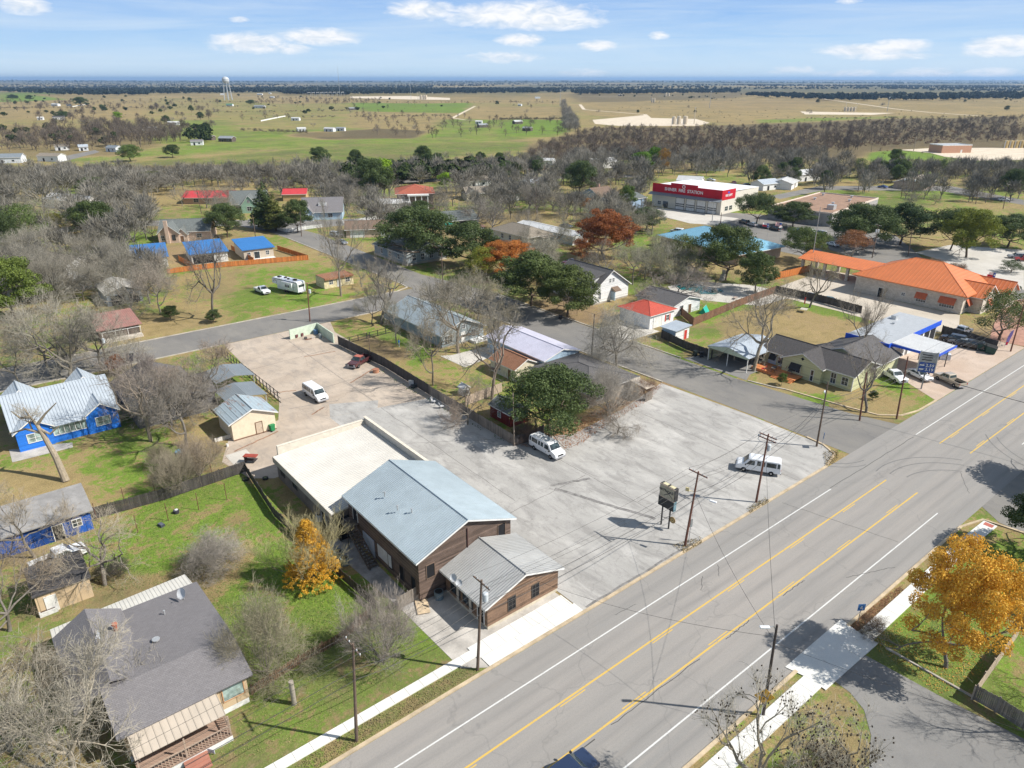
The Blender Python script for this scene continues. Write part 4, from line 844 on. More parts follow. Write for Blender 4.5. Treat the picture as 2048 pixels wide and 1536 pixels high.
for a in (-4.6, 4.7): b.window('S', a, 3.55 if a > 0 else 2.6, .95, 1.6, plain('old_frame', (.16, .11, .08), .9), M_DARK, 0, 0)
b.part('drain_pipe', MB().tube((.1, -hy * 0 - b.hy - .06, 2.2), (.1, -b.hy - .06, 6.6), .07, .07, 8), plain('rust_pipe', (.08, .04, .035), .8))
for a in (-6.6, -4.2, -1.8): b.window('W', -a, .7, .9, 1.9, plain('old_frame2', (.14, .10, .08), .9), M_DARK, 0, 0)
MB().box(-b.hx - .05, -b.hx + .0, -2.0, 1.0, .9, 2.5).build('white_board', plain('white_panel', (.62, .62, .60), .8), b.o); MB().box(-b.hx - .07, -b.hx, 1.8, 4.4, .1, 2.4).build('tarpaulin', plain('blue_grey_tarp', (.42, .46, .52), .7), b.o)
b.door('W', -6.0, 1.0, 2.1, M_DARK, 2.9); m = MB()   # outside stair and landing on the west side
m.box(-b.hx - 1.6, -b.hx, 5.2, 7.2, 2.75, 2.87)
for i in range(14): m.box(-b.hx - 1.5, -b.hx - .5, 5.1 - i * .36, 5.36 - i * .36, 2.65 - i * .19, 2.70 - i * .19)
for sx in (-1.55, -.45): m.slab([(-b.hx + sx - .05, 5.2, 2.85), (-b.hx + sx + .05, 5.2, 2.85), (-b.hx + sx + .05, .2, .1), (-b.hx + sx - .05, .2, .1)], .25)
b.part('staircase', m, M_WOODV); m = MB()
for y in (7.1, 5.2): m.tube((-b.hx - 1.55, y, 0), (-b.hx - 1.55, y, 3.9), .05, .05, 6)
for k in range(6): m.tube((-b.hx - 1.55, 5.2 - k, 2.8 - k * .53), (-b.hx - 1.55, 5.2 - k, 3.8 - k * .53), .03, .03, 5)
m.tube((-b.hx - 1.55, 5.2, 3.8), (-b.hx - 1.55, .3, 1.15), .04, .04, 5); m.tube((-b.hx - 1.55, 7.1, 3.85), (-b.hx - 1.55, 5.2, 3.85), .04, .04, 5); b.part('handrail', m, M_TRIMD)
for (x, y) in ((-3.6, 3.0), (-3.9, -.3), (-3.0, -1.8)): b.pipe(x, y, 6.95 - .0, .25, .07)
MB().box(b.hx - .02, b.hx + .02, -7.6, -7.5, 0, 5.3).build('corner_board', M_WOODV, b.o)
b = House('timber_shop', 'small single storey timber shop with a grey ribbed gable roof by the pavement', -15.3, -6.0, 7.6, 14.9, 'building')
b.walls(3.0, M_WOODB, 'gable', 4.55, 'y', base=.42, basemat=plain('plinth_concrete', (.55, .49, .38), .9)); b.gable(RF['grey'], .55, .35, rib=.3)
for a in (-1.6, 1.5): b.window('S', a, 1.05, .85, 1.45, M_TRIMD, M_DARK, 1, 2)
b.door('W', 2.6, 1.0, 2.1, M_DARK, .4); b.window('W', 0.4, 1.0, 1.6, 1.3, M_TRIMD); b.window('W', -1.8, 1.0, 1.6, 1.3, M_TRIMD); MB().box(-b.hx - .06, -b.hx, 1.2, 1.6, .45, 2.9).build('pilaster', plain('cream_boards', (.52, .47, .40), .8), b.o); MB().box(-b.hx - .06, -b.hx, -1.0, -.6, .45, 2.9).build('pilaster', MAT['cream_boards'], b.o)
def dish(name, loc, r, az, label, cat='satellite dish', parent=None):
 o = empty(name, label, cat, loc, R(az)) if parent is None else None
 m = MB(); n = 16; rings = 4; vs = []; fs = []
 for j in range(rings + 1):
  rr = r * j / rings
  for i in range(n): a = 2 * math.pi * i / n; vs.append((.25 * r * (j / rings) ** 2, rr * math.cos(a), rr * math.sin(a)))
 for j in range(rings):
  for i in range(n): fs.append((j * n + i, j * n + (i + 1) % n, (j + 1) * n + (i + 1) % n, (j + 1) * n + i))
 T = Matrix.Rotation(-R(30), 3, 'Y'); vs = [tuple(T @ Vector(v) + Vector((.1, 0, r + .35))) for v in vs]; m.add(vs, fs); m.build('reflector', M_DISH, o)
 m = MB(); m.tube((0, 0, 0), (.05, 0, r + .4), .03, .03, 6); m.tube((.05, 0, .3), (.75 * r + .2, 0, r * .7 + .4), .015, .015, 5); m.cbox((.75 * r + .25, 0, r * .7 + .45), (.12, .08, .08)); m.build('mount', M_PVC, o); return o
dish('satellite_dish', (-15.75, 12.5, 2.9), .42, 200, 'grey satellite dish on the eave of the small timber shop, the rear one'); dish('satellite_dish', (-15.75, 11.6, 2.9), .36, 215, 'grey satellite dish on the eave of the small timber shop, nearer the road')
b = House('blue_cottage', 'bright blue cottage with a white metal roof and front gables', -46.4, -33.0, 81.0, 94.0)
b.walls(3.3, M_BLUE, 'gable', 5.9, 'x'); b.gable(RF['silver'], .7, .5, rib=.42)
for (x0, x1) in ((2.3, 6.7), (-6.7, -2.2)):
 q = b.cross(x0, x1, -8.2, -4.0, 3.1, 4.6, 'y', M_BLUE, RF['silver'], .4, .35, rib=.42)
 q.window('S', 0, 1.1, 1.9, 1.3, M_TRIM, M_GLASSL, 1, 1); q = b.cross(x0, x1, 4.2, 8.4, 3.1, 5.0, 'y', M_BLUE, RF['silver'], .4, .35, rib=.42)
b.part('porch', MB().box(-2.2, 2.3, -8.0, -6.5, .0, 1.1), M_BLUE); b.part('porch_roof', MB().slab([(-2.4, -8.4, 2.75), (2.4, -8.4, 2.75), (2.4, -6.4, 3.45), (-2.4, -6.4, 3.45)], .1), RF['silver'])
m = MB()
for i in range(7): m.box(-2.15 + i * .72, -2.07 + i * .72, -8.02, -7.94, 1.1, 2.7)
m.box(-2.2, 2.3, -8.02, -7.94, 1.1, 1.2); m.box(-2.2, 2.3, -8.02, -7.94, 2.6, 2.72); w = b.part('window', m, M_TRIM); MB().box(-2.1, 2.2, -7.93, -7.9, 1.2, 2.6).build('pane', M_GLASSL, w); b.pipe(1.2, -1.2, 5.5, .3)
b = House('workshop_shed', 'long shed with worn grey roof over dark blue walls at the far left', -55, -42.0, 51.2, 57.4, 'shed')
b.walls(2.6, siding('tarp_blue', (.02, .09, .36), .9, True, .3), 'shed', 3.0, 'x'); b.shed(plain('worn_grey_roof', (.29, .28, .27), .8, var=.2, vscale=.6), .4); b.door('S', 3, 1.0, 2.0, M_DARK); b.window('S', 5, 1.1, .9, .9)
b = House('garden_shed', 'small beige shed with charcoal roof behind the grey shingled house', -49.4, -44.5, 37.6, 42.6, 'shed')
b.walls(2.4, M_BSID, 'shed', 2.7, 'x'); b.shed(SH['dark'], .2); b.door('S', -1.2, .9, 1.9, M_TRIM)
b = House('shingled_house', 'large house with a grey shingle roof and tan porch at lower left', -46.3, -36.7, 13.6, 28.2)
b.walls(3.2, M_BSID, 'flat', base=.6, basemat=M_TRIM); m = MB(); hx, hy = b.hx, b.hy; b.part('gable_end', MB().add([(hx - .01, -hy, 3.2), (hx - .01, hy, 3.2), (hx - .01, -hy + 4, 4.4)], [(0, 1, 2)]), M_BSID)
m.slab([(-hx - .5, -hy - .5, 3.25), (hx + .5, -hy - .5, 3.25), (hx + .5, -hy + 4.0, 4.5), (-hx - .5, -hy + 4.0, 4.5)], .15); m.slab([(-hx - .5, -hy + 4.0, 4.5), (hx + .5, -hy + 4.0, 4.5), (hx + .5, hy + .5, 3.3), (-hx - .5, hy + .5, 3.3)], .15)
m.slab([(-hx - 2.6, -3, 3.2), (-hx + .4, -3, 5.0), (-hx + .4, hy + .6, 5.0), (-hx - 2.6, hy + .6, 3.2)], .15); m.slab([(-hx + .4, -3, 5.0), (-hx + 3.2, -3, 4.1), (-hx + 3.2, hy + .6, 3.55), (-hx + .4, hy + .6, 5.0)], .15)
b.part('roof', m, SH['grey']); b.part('rear_gable', MB().add([(-hx - 2.3, hy, 0), (-hx + 3, hy, 0), (-hx + 3, hy, 3.5), (-hx + .4, hy, 4.85), (-hx - 2.3, hy, 3.2)], [(0, 1, 2, 3, 4)]), M_BSID)
b.part('lean_to_roof', MB().slab([(-hx - 2.6, hy + .55, 3.0), (hx + .2, hy + .3, 3.1), (hx + .1, hy + 3.6, 2.5), (-hx - 2.6, hy + 3.2, 2.4)], .08), metal_roof('cream_metal_roof', (.70, .67, .60), .35, 0, .5, 0))
b.part('lean_to_wall', MB().box(-hx - 2.3, hx - .1, hy + 2.9, hy + 3.0, 0, 2.4), M_BSID)
b.window('S', 3.6, 1.4, 1.7, 1.5, plain('orange_frame', (.5, .28, .15), .8), M_GLASSL, 0, 0); m = MB(); b.part('porch_roof', m.slab([(-4.6, -hy - 2.6, 2.6), (2.2, -hy - 2.6, 2.6), (2.2, -hy - .2, 3.15), (-4.6, -hy - .2, 3.15)], .07), RF['tan'])
b.part('deck', MB().box(-4.6, 2.3, -hy - 3.0, -hy - .02, .55, .7), siding('deck_boards', (.36, .25, .19), .14, True)); b.part('deck_skirt', MB().box(-4.6, 2.3, -hy - 3.0, -hy - 2.9, 0, .54).box(2.2, 2.3, -hy - 2.89, -hy, 0, .54), M_TRIM)
m = MB()
for i in range(28): m.box(-4.55 + i * .25, -4.50 + i * .25, -hy - 2.97, -hy - 2.92, .7, 1.6)
for i in range(11): m.box(2.2, 2.25, -hy - 2.9 + i * .27, -hy - 2.85 + i * .27, .7, 1.6)
m.box(-4.6, 2.3, -hy - 3.0, -hy - 2.9, 1.6, 1.68); m.box(2.18, 2.28, -hy - 2.9, -hy, 1.6, 1.68)
for x in (-4.5, -1.2, 2.2): m.box(x - .06, x + .06, -hy - 2.98, -hy - 2.86, .7, 2.65)
b.part('railing', m, siding('rail_wood', (.40, .30, .23), .3, True)); b.door('S', -1, 1, 2.1, M_DOOR, .7)
m = MB()
for i in range(4): m.box(-1.6, .2, -hy - 3.4 - i * .32, -hy - 3.06 - i * .32, 0, .5 - i * .13)
b.part('porch_steps', m, plain('step_brick', (.38, .17, .12), .9)); b.pipe(1.4, 4.2, 3.7, .35); b.pipe(-.2, .5, 4.15, .1, .2)
dish('satellite_dish', (-38.0, 26.3, 3.45), .55, 205, 'white satellite dish at the rear corner of the grey shingle roof'); dish('satellite_dish', (-45.3, 24.0, 4.3), .5, 205, 'white satellite dish on the cross ridge of the grey shingle roof')
m = MB(); m.tube((-44.2, 24.9, 4.2), (-44.2, 24.9, 4.85), .17, .17, 10); m.sphere((-44.2, 24.9, 4.95), .27, 0, 12, 6, .7); tag(m.build('roof_turbine', plain('rust_vent', (.36, .12, .07), .7)), 'rust red round roof vent beside the dish on grey shingles', 'roof vent')
b = House('tin_garage', 'cream garage with a patched rusty tin gable roof beside the parking lot', -21.0, -14.4, 63.2, 69.5, 'garage')
b.walls(3.0, M_CREAM, 'gable', 4.4, 'y'); b.gable(RF['rusty'], .5, .35); b.door('S', .7, .95, 2.0, plain('peeling_door', (.52, .42, .32), .9), frame=M_DOOR); b.part('sill', MB().box(-3.3, 3.3, -3.22, -3.16, 0, .22), plain('rot_board', (.20, .12, .08), .9))
def carport(name, label, x0, x1, y0, y1, h, roofm, rise=.5, axis='y', posts=None, postm=None, t=.08, gable_m=None, group=None, cat='carport'):
 cx, cy = (x0 + x1) / 2, (y0 + y1) / 2; o = empty(name, label, cat, (cx, cy, 0), 0, group); X, Y = (x1 - x0) / 2, (y1 - y0) / 2; m = MB()
 if axis == 'y': m.slab([(-X, -Y, h), (0, -Y, h + rise), (0, Y, h + rise), (-X, Y, h)], t); m.slab([(0, -Y, h + rise), (X, -Y, h), (X, Y, h), (0, Y, h + rise)], t)
 elif axis == 'x': m.slab([(-X, -Y, h), (X, -Y, h), (X, 0, h + rise), (-X, 0, h + rise)], t); m.slab([(-X, 0, h + rise), (X, 0, h + rise), (X, Y, h), (-X, Y, h)], t)
 else: m.slab([(-X, -Y, h), (X, -Y, h + rise), (X, Y, h + rise), (-X, Y, h)], t)
 m.build('roof', roofm, o)
 for (px, py) in posts or ((-X + .2, -Y + .3), (X - .2, -Y + .3), (-X + .2, Y - .3), (X - .2, Y - .3)): MB().box(px - .06, px + .06, py - .06, py + .06, 0, h - .06).build('post', postm or M_PVC, o)
 if gable_m:
  if axis == 'y': MB().add([(-X, -Y + .02, h - .3), (X, -Y + .02, h - .3), (X, -Y + .02, h - .02), (0, -Y + .02, h + rise - .1), (-X, -Y + .02, h - .02)], [(0, 1, 2, 3, 4)]).build('gable_panel', gable_m, o)
  else: MB().add([(-X + .02, -Y, h - .3), (-X + .02, Y, h - .3), (-X + .02, Y, h - .02), (-X + .02, 0, h + rise - .1), (-X + .02, -Y, h - .02)], [(0, 1, 2, 3, 4)]).build('gable_panel', gable_m, o)
 FOOT.append((cx, cy, max(X, Y))); return o
carport('metal_carport', 'grey metal carport at the edge of the tan lot, the rear of the pair', -17.6, -10.9, 80.8, 87.5, 2.6, RF['slate'], .7, 'y'); carport('metal_carport', 'grey metal carport beside the cream garage, the front of the pair', -18.6, -12.2, 71.8, 78.6, 2.4, RF['slate'], .6, 'y')
b = House('dark_roofed_house', 'old house with charcoal shingle roof hidden among bare trees', -31.0, -20.5, 76.5, 92.0); b.walls(2.8, M_DKW, 'gable', 5.2, 'y'); b.gable(SH['char'], .6, .5, fascia=M_TRIMD); b.cross(-1.0, 7.0, -6.5, 1.5, 2.8, 4.6, 'x', M_DKW, SH['char'], fascia=M_TRIMD)
b = House('plant_shed', 'shed with faded red tin roof and open front beside the back street', -27, -19.6, 124.6, 133, 'shed'); b.walls(2.4, M_WOODV, 'shed', 3.4, 'x'); b.shed(RF['rustred'], .6, .1); MB().box(-3.9, 3.9, -6.0, -4.3, .0, .5).build('stacked_stone', MAT['stone'], b.o); m = MB()
for x in (-3.6, -1.2, 1.2, 3.6): m.tube((x, -5.9, 0), (x, -5.9, 2.3), .05, .05, 6)
m.tube((-3.8, -5.9, 2.3), (3.8, -5.9, 2.3), .05, .05, 6); b.part('pergola', m, M_TRIM)
b = House('metal_barn', 'grey metal barn with a pale gable roof and open front', -20.5, -12.8, 151, 162, 'barn'); b.walls(3.0, siding('grey_metal_wall', (.28, .32, .37), .6, True), 'gable', 4.4, 'y'); b.gable(metal_roof('pale_tin_roof', (.55, .52, .47), .5, 1, .5, 0), .4, .3); m = MB(); b._pan(m, 'S', -3, .2, 0, 2.4, .001, .03); b._pan(m, 'S', .8, 3.2, 0, 2.3, .001, .03); b.part('opening', m, M_DARK)
b = House('open_shed', 'small pale shed with dark front left of the first blue roofed house', -10, -5.5, 172, 177, 'shed'); b.walls(2.5, M_METW, 'gable', 3.2, 'y'); b.gable(RF['tin'], .3, .2); m = MB(); b._pan(m, 'S', -1.4, 1.4, 0, 2.1, .001, .03); b.part('opening', m, M_DARK)
b = House('white_shed', 'white metal shed half hidden behind bare trees at left', -28, -20, 172, 180, 'shed'); b.walls(2.6, M_METW, 'gable', 3.6, 'x'); b.gable(RF['white'], .3, .2); b.door('S', 0, 2, 2.2, M_TRIM)
b = House('white_house', 'low white house with a tin roof left of the metal sheds', -42, -32, 176, 186); b.walls(2.7, M_WSID, 'gable', 4.0, 'x'); b.gable(RF['tin'], .4, .3); b.window('S', 2, 1); b.window('S', -2, 1); b.door('S', 0)
b = House('teal_building', 'teal building with rusty tin roof at the left edge', -58, -49.6, 140, 150, 'building'); b.walls(3.6, M_TEAL, 'gable', 4.8, 'x'); b.gable(RF['tin'], .5, .4); b.window('S', 3, 1.2); b.door('S', 0)
for i, (x0, x1, y0, y1, lab) in enumerate(((-5.6, 3.4, 184.5, 199, 'modern white house with a cobalt blue roof, leftmost of three'), (8.8, 18.8, 180.6, 194, 'modern white house with a cobalt blue roof, middle one with dark porch'), (22.4, 31.2, 177.4, 189, 'modern beige house with a cobalt blue roof at the street corner'))):
 b = House('modern_house', lab, x0, x1, y0, y1, rz=(-12, -9, -6)[i], group='modern houses with cobalt blue roofs'); wm = plain('white_stucco', (.72, .71, .67), .85, var=.05) if i < 2 else plain('beige_stucco', (.50, .43, .34), .85, var=.05)
 b.walls(2.9, wm, 'shed', 4.0, 'x'); b.shed(RF['cobalt'], .5, .18)
 if i == 0: b.window('S', -2, .8, 1.3, 1.5, M_TRIM, M_GLASSL); b.window('S', .4, .8, 1.3, 1.5, M_TRIM, M_GLASSL)
 if i == 1: m = MB(); b._pan(m, 'S', -4.6, 1.2, .1, 2.4, .001, .03); b.part('porch_opening', m, M_DARK); b.door('S', 3.4, .9, 2.0, M_TRIM)
 if i == 2: b.door('S', -.6, 1.6, 2.1, M_GLASS, 0, 'glass_door'); b.window('S', -2.9, .9, .9, 1.2); b.window('S', 2.6, .9, .9, 1.2); MB().box(-4.4, 4.4, -b.hy - 1.6, -b.hy, 0, .1).build('patio_slab', M_WALK, b.o)
def fence(name, label, pts, h, mat, style='board', postm=None, step=2.4, pw=.14, gap=.012, group=None, rail=True):
 """boards along plan points; each post its own part"""
 o = empty(name, label, 'fence', (pts[0][0], pts[0][1], 0), 0, group); ox, oy = pts[0]; m = MB(); pm = MB().box(-.06, .06, -.06, .06, 0, h + .08).mesh('post', postm or mat); r = random.Random(len(label)); rl = MB(); np_ = 0
 for i in range(len(pts) - 1):
  a, b_ = Vector((pts[i][0] - ox, pts[i][1] - oy, 0)), Vector((pts[i + 1][0] - ox, pts[i + 1][1] - oy, 0)); L = (b_ - a).length; t = (b_ - a) / L; ang = math.atan2(t.y, t.x); nn = Vector((-t.y, t.x, 0))
  if style in ('board', 'picket'):
   n = max(1, int(L / pw))
   for k in range(n):
    c = a + t * (k + .5) * L / n; hh = h + r.uniform(-.04, .04); w = L / n - gap if style == 'board' else L / n * .55
    m.cbox((c.x, c.y, hh / 2 + .04), (w, .025, hh - .08), 0, ang)
  elif style == 'mesh':
   m.cbox(((a.x + b_.x) / 2, (a.y + b_.y) / 2, h / 2), (L, .012, h - .1), 0, ang)
  if rail:
   for zz in ((.35, h - .35) if style != 'frame' else (.1, h * .5, h)): c = (a + b_) / 2 + nn * .04; rl.cbox((c.x, c.y, zz), (L, .05, .09), 0, ang)
  k = 0
  while k * step <= L + .01 and np_ < 90: c = a + t * min(k * step, L) + nn * .06; mesh_obj('post', pm, o, (c.x, c.y, 0), ang); np_ += 1; k += 1
 if m.v: m.build('boards' if style != 'mesh' else 'screen', mat, o)
 if rl.v: rl.build('rail', postm or mat, o)
 return o
F_DARK = siding('dark_fence_wood', (.09, .08, .075), .14, True, .3, True); F_GREY = siding('grey_fence_wood', (.26, .225, .19), .14, True, .25, True); F_BROWN = siding('brown_fence_wood', (.22, .12, .075), .14, True, .3, True); F_ORANGE = siding('orange_fence_wood', (.58, .20, .055), .14, True, .2); F_TAN = siding('pale_fence_wood', (.50, .40, .31), .14, True, .2)
F_WHITE = plain('picket_white', (.74, .74, .72), .7); F_BLACK = plain('black_fence', (.03, .03, .032), .7)
fence('wooden_fence', 'dark weathered board fence across the lawn behind the blue cottage yard', [P(177, 1042), P(330, 1000), P(492, 944)], 1.7, F_DARK); fence('wooden_fence', 'dark board fence along the west side of the warehouse', [P(492, 944), (-24.0, 40), (-23.2, 26), (-22.4, 17.2)], 1.35, F_DARK, step=2.0)
fence('wooden_fence', 'short weathered board fence closing the yard by the timber shop', [(-20.6, 15.6), (-17.0, 15.9)], 1.7, F_GREY, step=1.2); fence('wooden_fence', 'low reddish brown fence of loose boards beside the shingled house', [P(505, 1390), P(600, 1330), P(690, 1280), P(742, 1232)], 1.15, F_BROWN, pw=.2, gap=.07)
fence('wooden_fence', 'black stained fence between the tan lot and the backyard', [P(677, 690), P(770, 735), P(858, 790)], 2.0, F_DARK, postm=F_GREY); fence('wooden_fence', 'weathered grey tan board fence along the concrete lot', [P(858, 790), P(930, 832), P(1028, 892)], 1.8, F_GREY)
fence('wooden_fence', 'short dark board fence behind the white van under the oak', [P(1030, 892), P(1060, 884), P(1088, 868)], 1.7, F_DARK); fence('wooden_fence', 'pale inner backyard fence behind the red shed', [P(932, 812), P(1004, 784)], 1.8, F_TAN)
fence('wooden_fence', 'orange cedar fence around the cobalt roofed houses', [P(335, 548), P(420, 537), P(520, 528), P(617, 520), P(555, 500)], 1.5, F_ORANGE); fence('wooden_fence', 'orange cedar fence between middle and right cobalt roofed houses', [P(463, 500), P(508, 526)], 1.6, F_ORANGE); fence('wooden_fence', 'orange cedar fence between left and middle cobalt roofed houses', [P(358, 522), P(392, 540)], 1.6, F_ORANGE)
fence('picket_fence', 'white picket fence around the corner garden', [P(497, 445), P(573, 465), P(612, 459), P(645, 455)], 1.3, F_WHITE, 'picket', pw=.35); fence('picket_fence', 'white picket fence beyond the brown roofed ranch house', [P(686, 448), P(740, 440), P(788, 433)], 1.3, F_WHITE, 'picket', pw=.35)
fence('picket_fence', 'low white fence beside the white garage far behind', [P(714, 427), P(752, 433)], 1.2, F_WHITE, 'picket', pw=.4)
fence('wooden_fence', 'brown board fence along the pool garden', [P(1356, 626), P(1386, 652), P(1470, 616), P(1551, 586)], 1.9, F_BROWN); fence('wooden_fence', 'dark board fence from the blue white shed to the carport', [P(1322, 676), P(1372, 700), P(1424, 718)], 1.8, F_DARK)
fence('wooden_fence', 'long dark board fence behind the dry park lawn', [P(1551, 586), P(1640, 605), P(1722, 628)], 1.9, F_DARK); fence('wooden_fence', 'new orange board fence beside the bank driveway', [P(1548, 560), P(1585, 552), P(1620, 543)], 2.0, F_ORANGE)
fence('screen_fence', 'dark screened fence behind the fuel station forecourt', [P(1882, 668), P(1940, 684), P(1992, 700)], 1.9, F_DARK)
fence('wooden_fence', 'grey board fence at the lower right garden corner', [P(1946, 1400), P(1990, 1425), P(2060, 1470), P(2160, 1535)], 1.7, F_GREY); fence('wooden_fence', 'pale grey rail fence beside the brown roofed porch', [P(1944, 1400), P(2002, 1318), P(2034, 1275)], 1.6, F_TAN, pw=.2)
fence('steel_fence', 'black open steel fence at the edge of the tan lot', [P(445, 712), P(500, 756), P(562, 806)], 1.7, F_BLACK, 'frame', step=1.6); fence('pipe_fence', 'white topped pipe fence at the head of the backyard', [P(682, 690), P(740, 676), P(785, 664)], 1.2, F_WHITE, 'frame', postm=F_BLACK, step=2.0)
b = House('grey_blue_house', 'grey house with a pale steel gable roof and white porch windows', 25.6, 36.0, 77, 97.8); b.walls(2.9, M_GSID, 'gable', 5.2, 'y', base=.3); b.gable(metal_roof('steel_blue_roof', (.34, .40, .43), .4, 1, .4, .1), .55, .5)
for a in (6.5, 4.2): b.window('W', a, .9, .8, 1.7)
b.window('S', -3.6, .8, 1.8, 1.6, mull=2); b.window('S', 2.6, .9, .7, 1.6); b.window('S', .2, 3.2, .7, .8); b.door('S', 0, .9, 2.1, M_TRIM, .3); MB().box(1.5, 5.4, -b.hy - 1.8, -b.hy, 0, .5).build('porch', M_WSID, b.o); MB().slab([(-b.hx + .5, b.hy, 3.1), (b.hx, b.hy, 3.1), (b.hx, b.hy + 4.5, 2.6), (-b.hx + .5, b.hy + 4.5, 2.6)], .1).build('porch_roof', RF['slate'], b.o); MB().box(-b.hx + .8, b.hx - .3, b.hy, b.hy + 4.2, 0, 2.6).build('rear_wall', M_GSID, b.o)
b = House('metal_workshop', 'long metal workshop with a lavender white roof beside the cross street', 31.8, 40.4, 52.8, 70, 'workshop'); b.walls(3.2, M_LBLUE, 'gable', 4.4, 'y'); b.gable(metal_roof('lavender_roof', (.58, .57, .68), .35, 1, .5, 0), .4, .3); b.door('E', 4, 1, 2.1); b.window('S', 2, 1.2, 1, 1)
b = House('backyard_cottage', 'small cream cottage with a brown shingle gable roof', 26.2, 31.6, 54.4, 61.6); b.walls(2.4, plain('cream_clap', (.62, .56, .42), .8), 'gable', 3.7, 'y'); b.gable(SH['rust'], .4, .3); b.window('W', -1, .9, .8, 1.0); b.door('W', 2, .9, 1.9, M_DOOR)
b = House('dark_hip_house', 'low house with a dark grey hip roof behind the big oak', 28.4, 39.8, 38.2, 52.2); b.walls(2.7, plain('tan_wall', (.45, .38, .30), .9), 'hip', 4.2, 'y'); b.hip(SH['char'], .6); b.window('S', -3, .9, 1.4, 1.1); b.window('W', -2, .9, 1.4, 1.1); b.part('side_porch_roof', MB().slab([(3.6, -b.hy - 4.4, 2.5), (b.hx, -b.hy - 4.4, 2.5), (b.hx, -b.hy - .3, 2.9), (3.6, -b.hy - .3, 2.9)], .1), RF['tan']); m = MB(); m.box(3.8, b.hx - .2, -b.hy - 4.2, -b.hy - 4.1, 0, 1.6); b.part('porch_screen', m, F_GREY)
b = House('red_shed', 'small dark red shed with a green grey roof by the lot fence', 14.2, 17.8, 40.8, 46.0, 'shed'); b.walls(2.2, siding('barn_red', (.20, .03, .025), .25, True), 'gable', 3.1, 'y'); b.gable(SH['green'], .25, .2); b.window('S', -.6, .8, .7, .8, M_TRIM, M_GLASSL); b.window('W', -.2, .8, .7, .8, M_TRIM, M_GLASSL)
b = House('playhouse', 'tiny white play shed standing in the backyard by the fence', 15.4, 16.8, 55.2, 56.6, 'shed'); b.walls(1.3, M_WSID, 'gable', 1.7, 'y'); b.gable(RF['white'], .15, .15); b.window('S', 0, .4, .5, .5)
b = House('travel_cabin', 'old cream cabin with a rusty roof under the tall bare tree', 26.5, 34.8, 133, 138, 'cabin'); b.walls(2.7, plain('peeling_cream', (.66, .58, .36), .85, var=.25), 'flat'); b.flat(SH['rust'], 0); b.window('S', -2.2, 1.0, 1.0, 1.0); b.window('S', 2.5, 1.0, 1.2, 1.0); b.door('S', 0, .9, 2.0, M_TRIM); m = MB(); b._pan(m, 'S', -4.1, 4.1, 2.3, 2.8, .0, .5); b.part('eave', m, SH['rust'])
b = House('white_gabled_house', 'tall white gabled house with dark shingle roof and upper windows', 70.2, 82.4, 79, 93.5); b.walls(3.6, M_WSID, 'gable', 7.6, 'y', base=.4); b.gable(SH['char'], .6, .5)
b.window('S', -3.9, 1.2, .7, 1.6); b.window('S', -.5, 4.8, .55, .9); b.window('S', .6, 4.8, .55, .9); b.door('S', 1.0, 1, 2.1, M_TRIM, .4); b.part('door_hood', MB().slab([(.0, -b.hy - 1.5, 2.7), (2.2, -b.hy - 1.5, 2.7), (2.2, -b.hy, 3.5), (.0, -b.hy, 3.5)], .1), SH['brown']); b.part('stair_wall', MB().box(-.1, .1, -b.hy - 1.4, -b.hy, .4, 2.5), M_LBLUE)
b.part('shed_dormer', MB().box(-4.6, -2.2, -5.8, 2.0, 3.9, 6.0), M_WSID); b.part('dormer_roof', MB().slab([(-5.1, -6.2, 5.9), (-1.0, -6.2, 7.1), (-1.0, 2.3, 7.1), (-5.1, 2.3, 5.9)], .12), SH['char']); b.part('side_porch_roof', MB().slab([(b.hx, -5, 3.3), (b.hx + 2.4, -5, 2.8), (b.hx + 2.4, 0, 2.8), (b.hx, 0, 3.3)], .1), SH['char']); b.part('post', MB().box(b.hx + 2.2, b.hx + 2.3, -4.9, -4.8, 0, 2.8), M_TRIM)
b = House('red_roofed_garage', 'white garage with a bright rust red metal hip roof and red shutters', 67.2, 75.2, 58.7, 67.5, 'garage'); b.walls(3.0, plain('white_block', (.75, .75, .74), .8), 'hip', 4.6, 'x'); b.hip(RF['red'], .5); b.garage('S', -1.4, 2.6, 2.3); b.window('S', 1.9, 1.0, .9, 1.2); m = MB(); b._pan(m, 'S', 1.0, 1.35, .8, 2.3, .001, .05); b._pan(m, 'S', 2.45, 2.8, .8, 2.3, .001, .05); b.part('shutters', m, plain('shutter_red', (.5, .04, .03), .6))
b = House('pool_house', 'dark roofed outbuilding between the red roof and the swimming pool', 78, 87.5, 61, 72, 'outbuilding'); b.walls(2.7, M_WSID, 'gable', 4.0, 'y'); b.gable(SH['char'], .5, .4); b.window('S', -2, 1); b.door('S', 1)
b = House('blue_white_shed', 'small blue and white shed with a red door beside the fence', 65.2, 69.6, 50.0, 53.6, 'shed'); b.walls(2.4, M_WSID, 'shed', 2.7, 'y'); b.shed(RF['silver'], .4, .08); b.door('S', 1.0, .9, 2.0, MAT['shutter_red']); m = MB(); b._pan(m, 'W', -1.7, 1.7, .1, 2.3, .001, .02); b.part('side_panel', m, M_LBLUE)
o = carport('carport', 'open carport with pale metal roof beside the yellow ranch house', 62.0, 73.2, 30.6, 39.8, 2.9, RF['silver'], 1.0, 'x', [(-5.4, -4.3), (-5.4, 0), (-5.4, 4.3), (5.3, -4.3), (5.3, 4.3)], M_TRIM, gable_m=plain('green_white_gable', (.50, .56, .42), .7)); MB().box(5.35, 5.5, -4.4, 4.4, 0, 2.9).box(-5.3, 5.3, 4.4, 4.5, 0, 2.8).build('wall', M_YSID, o)
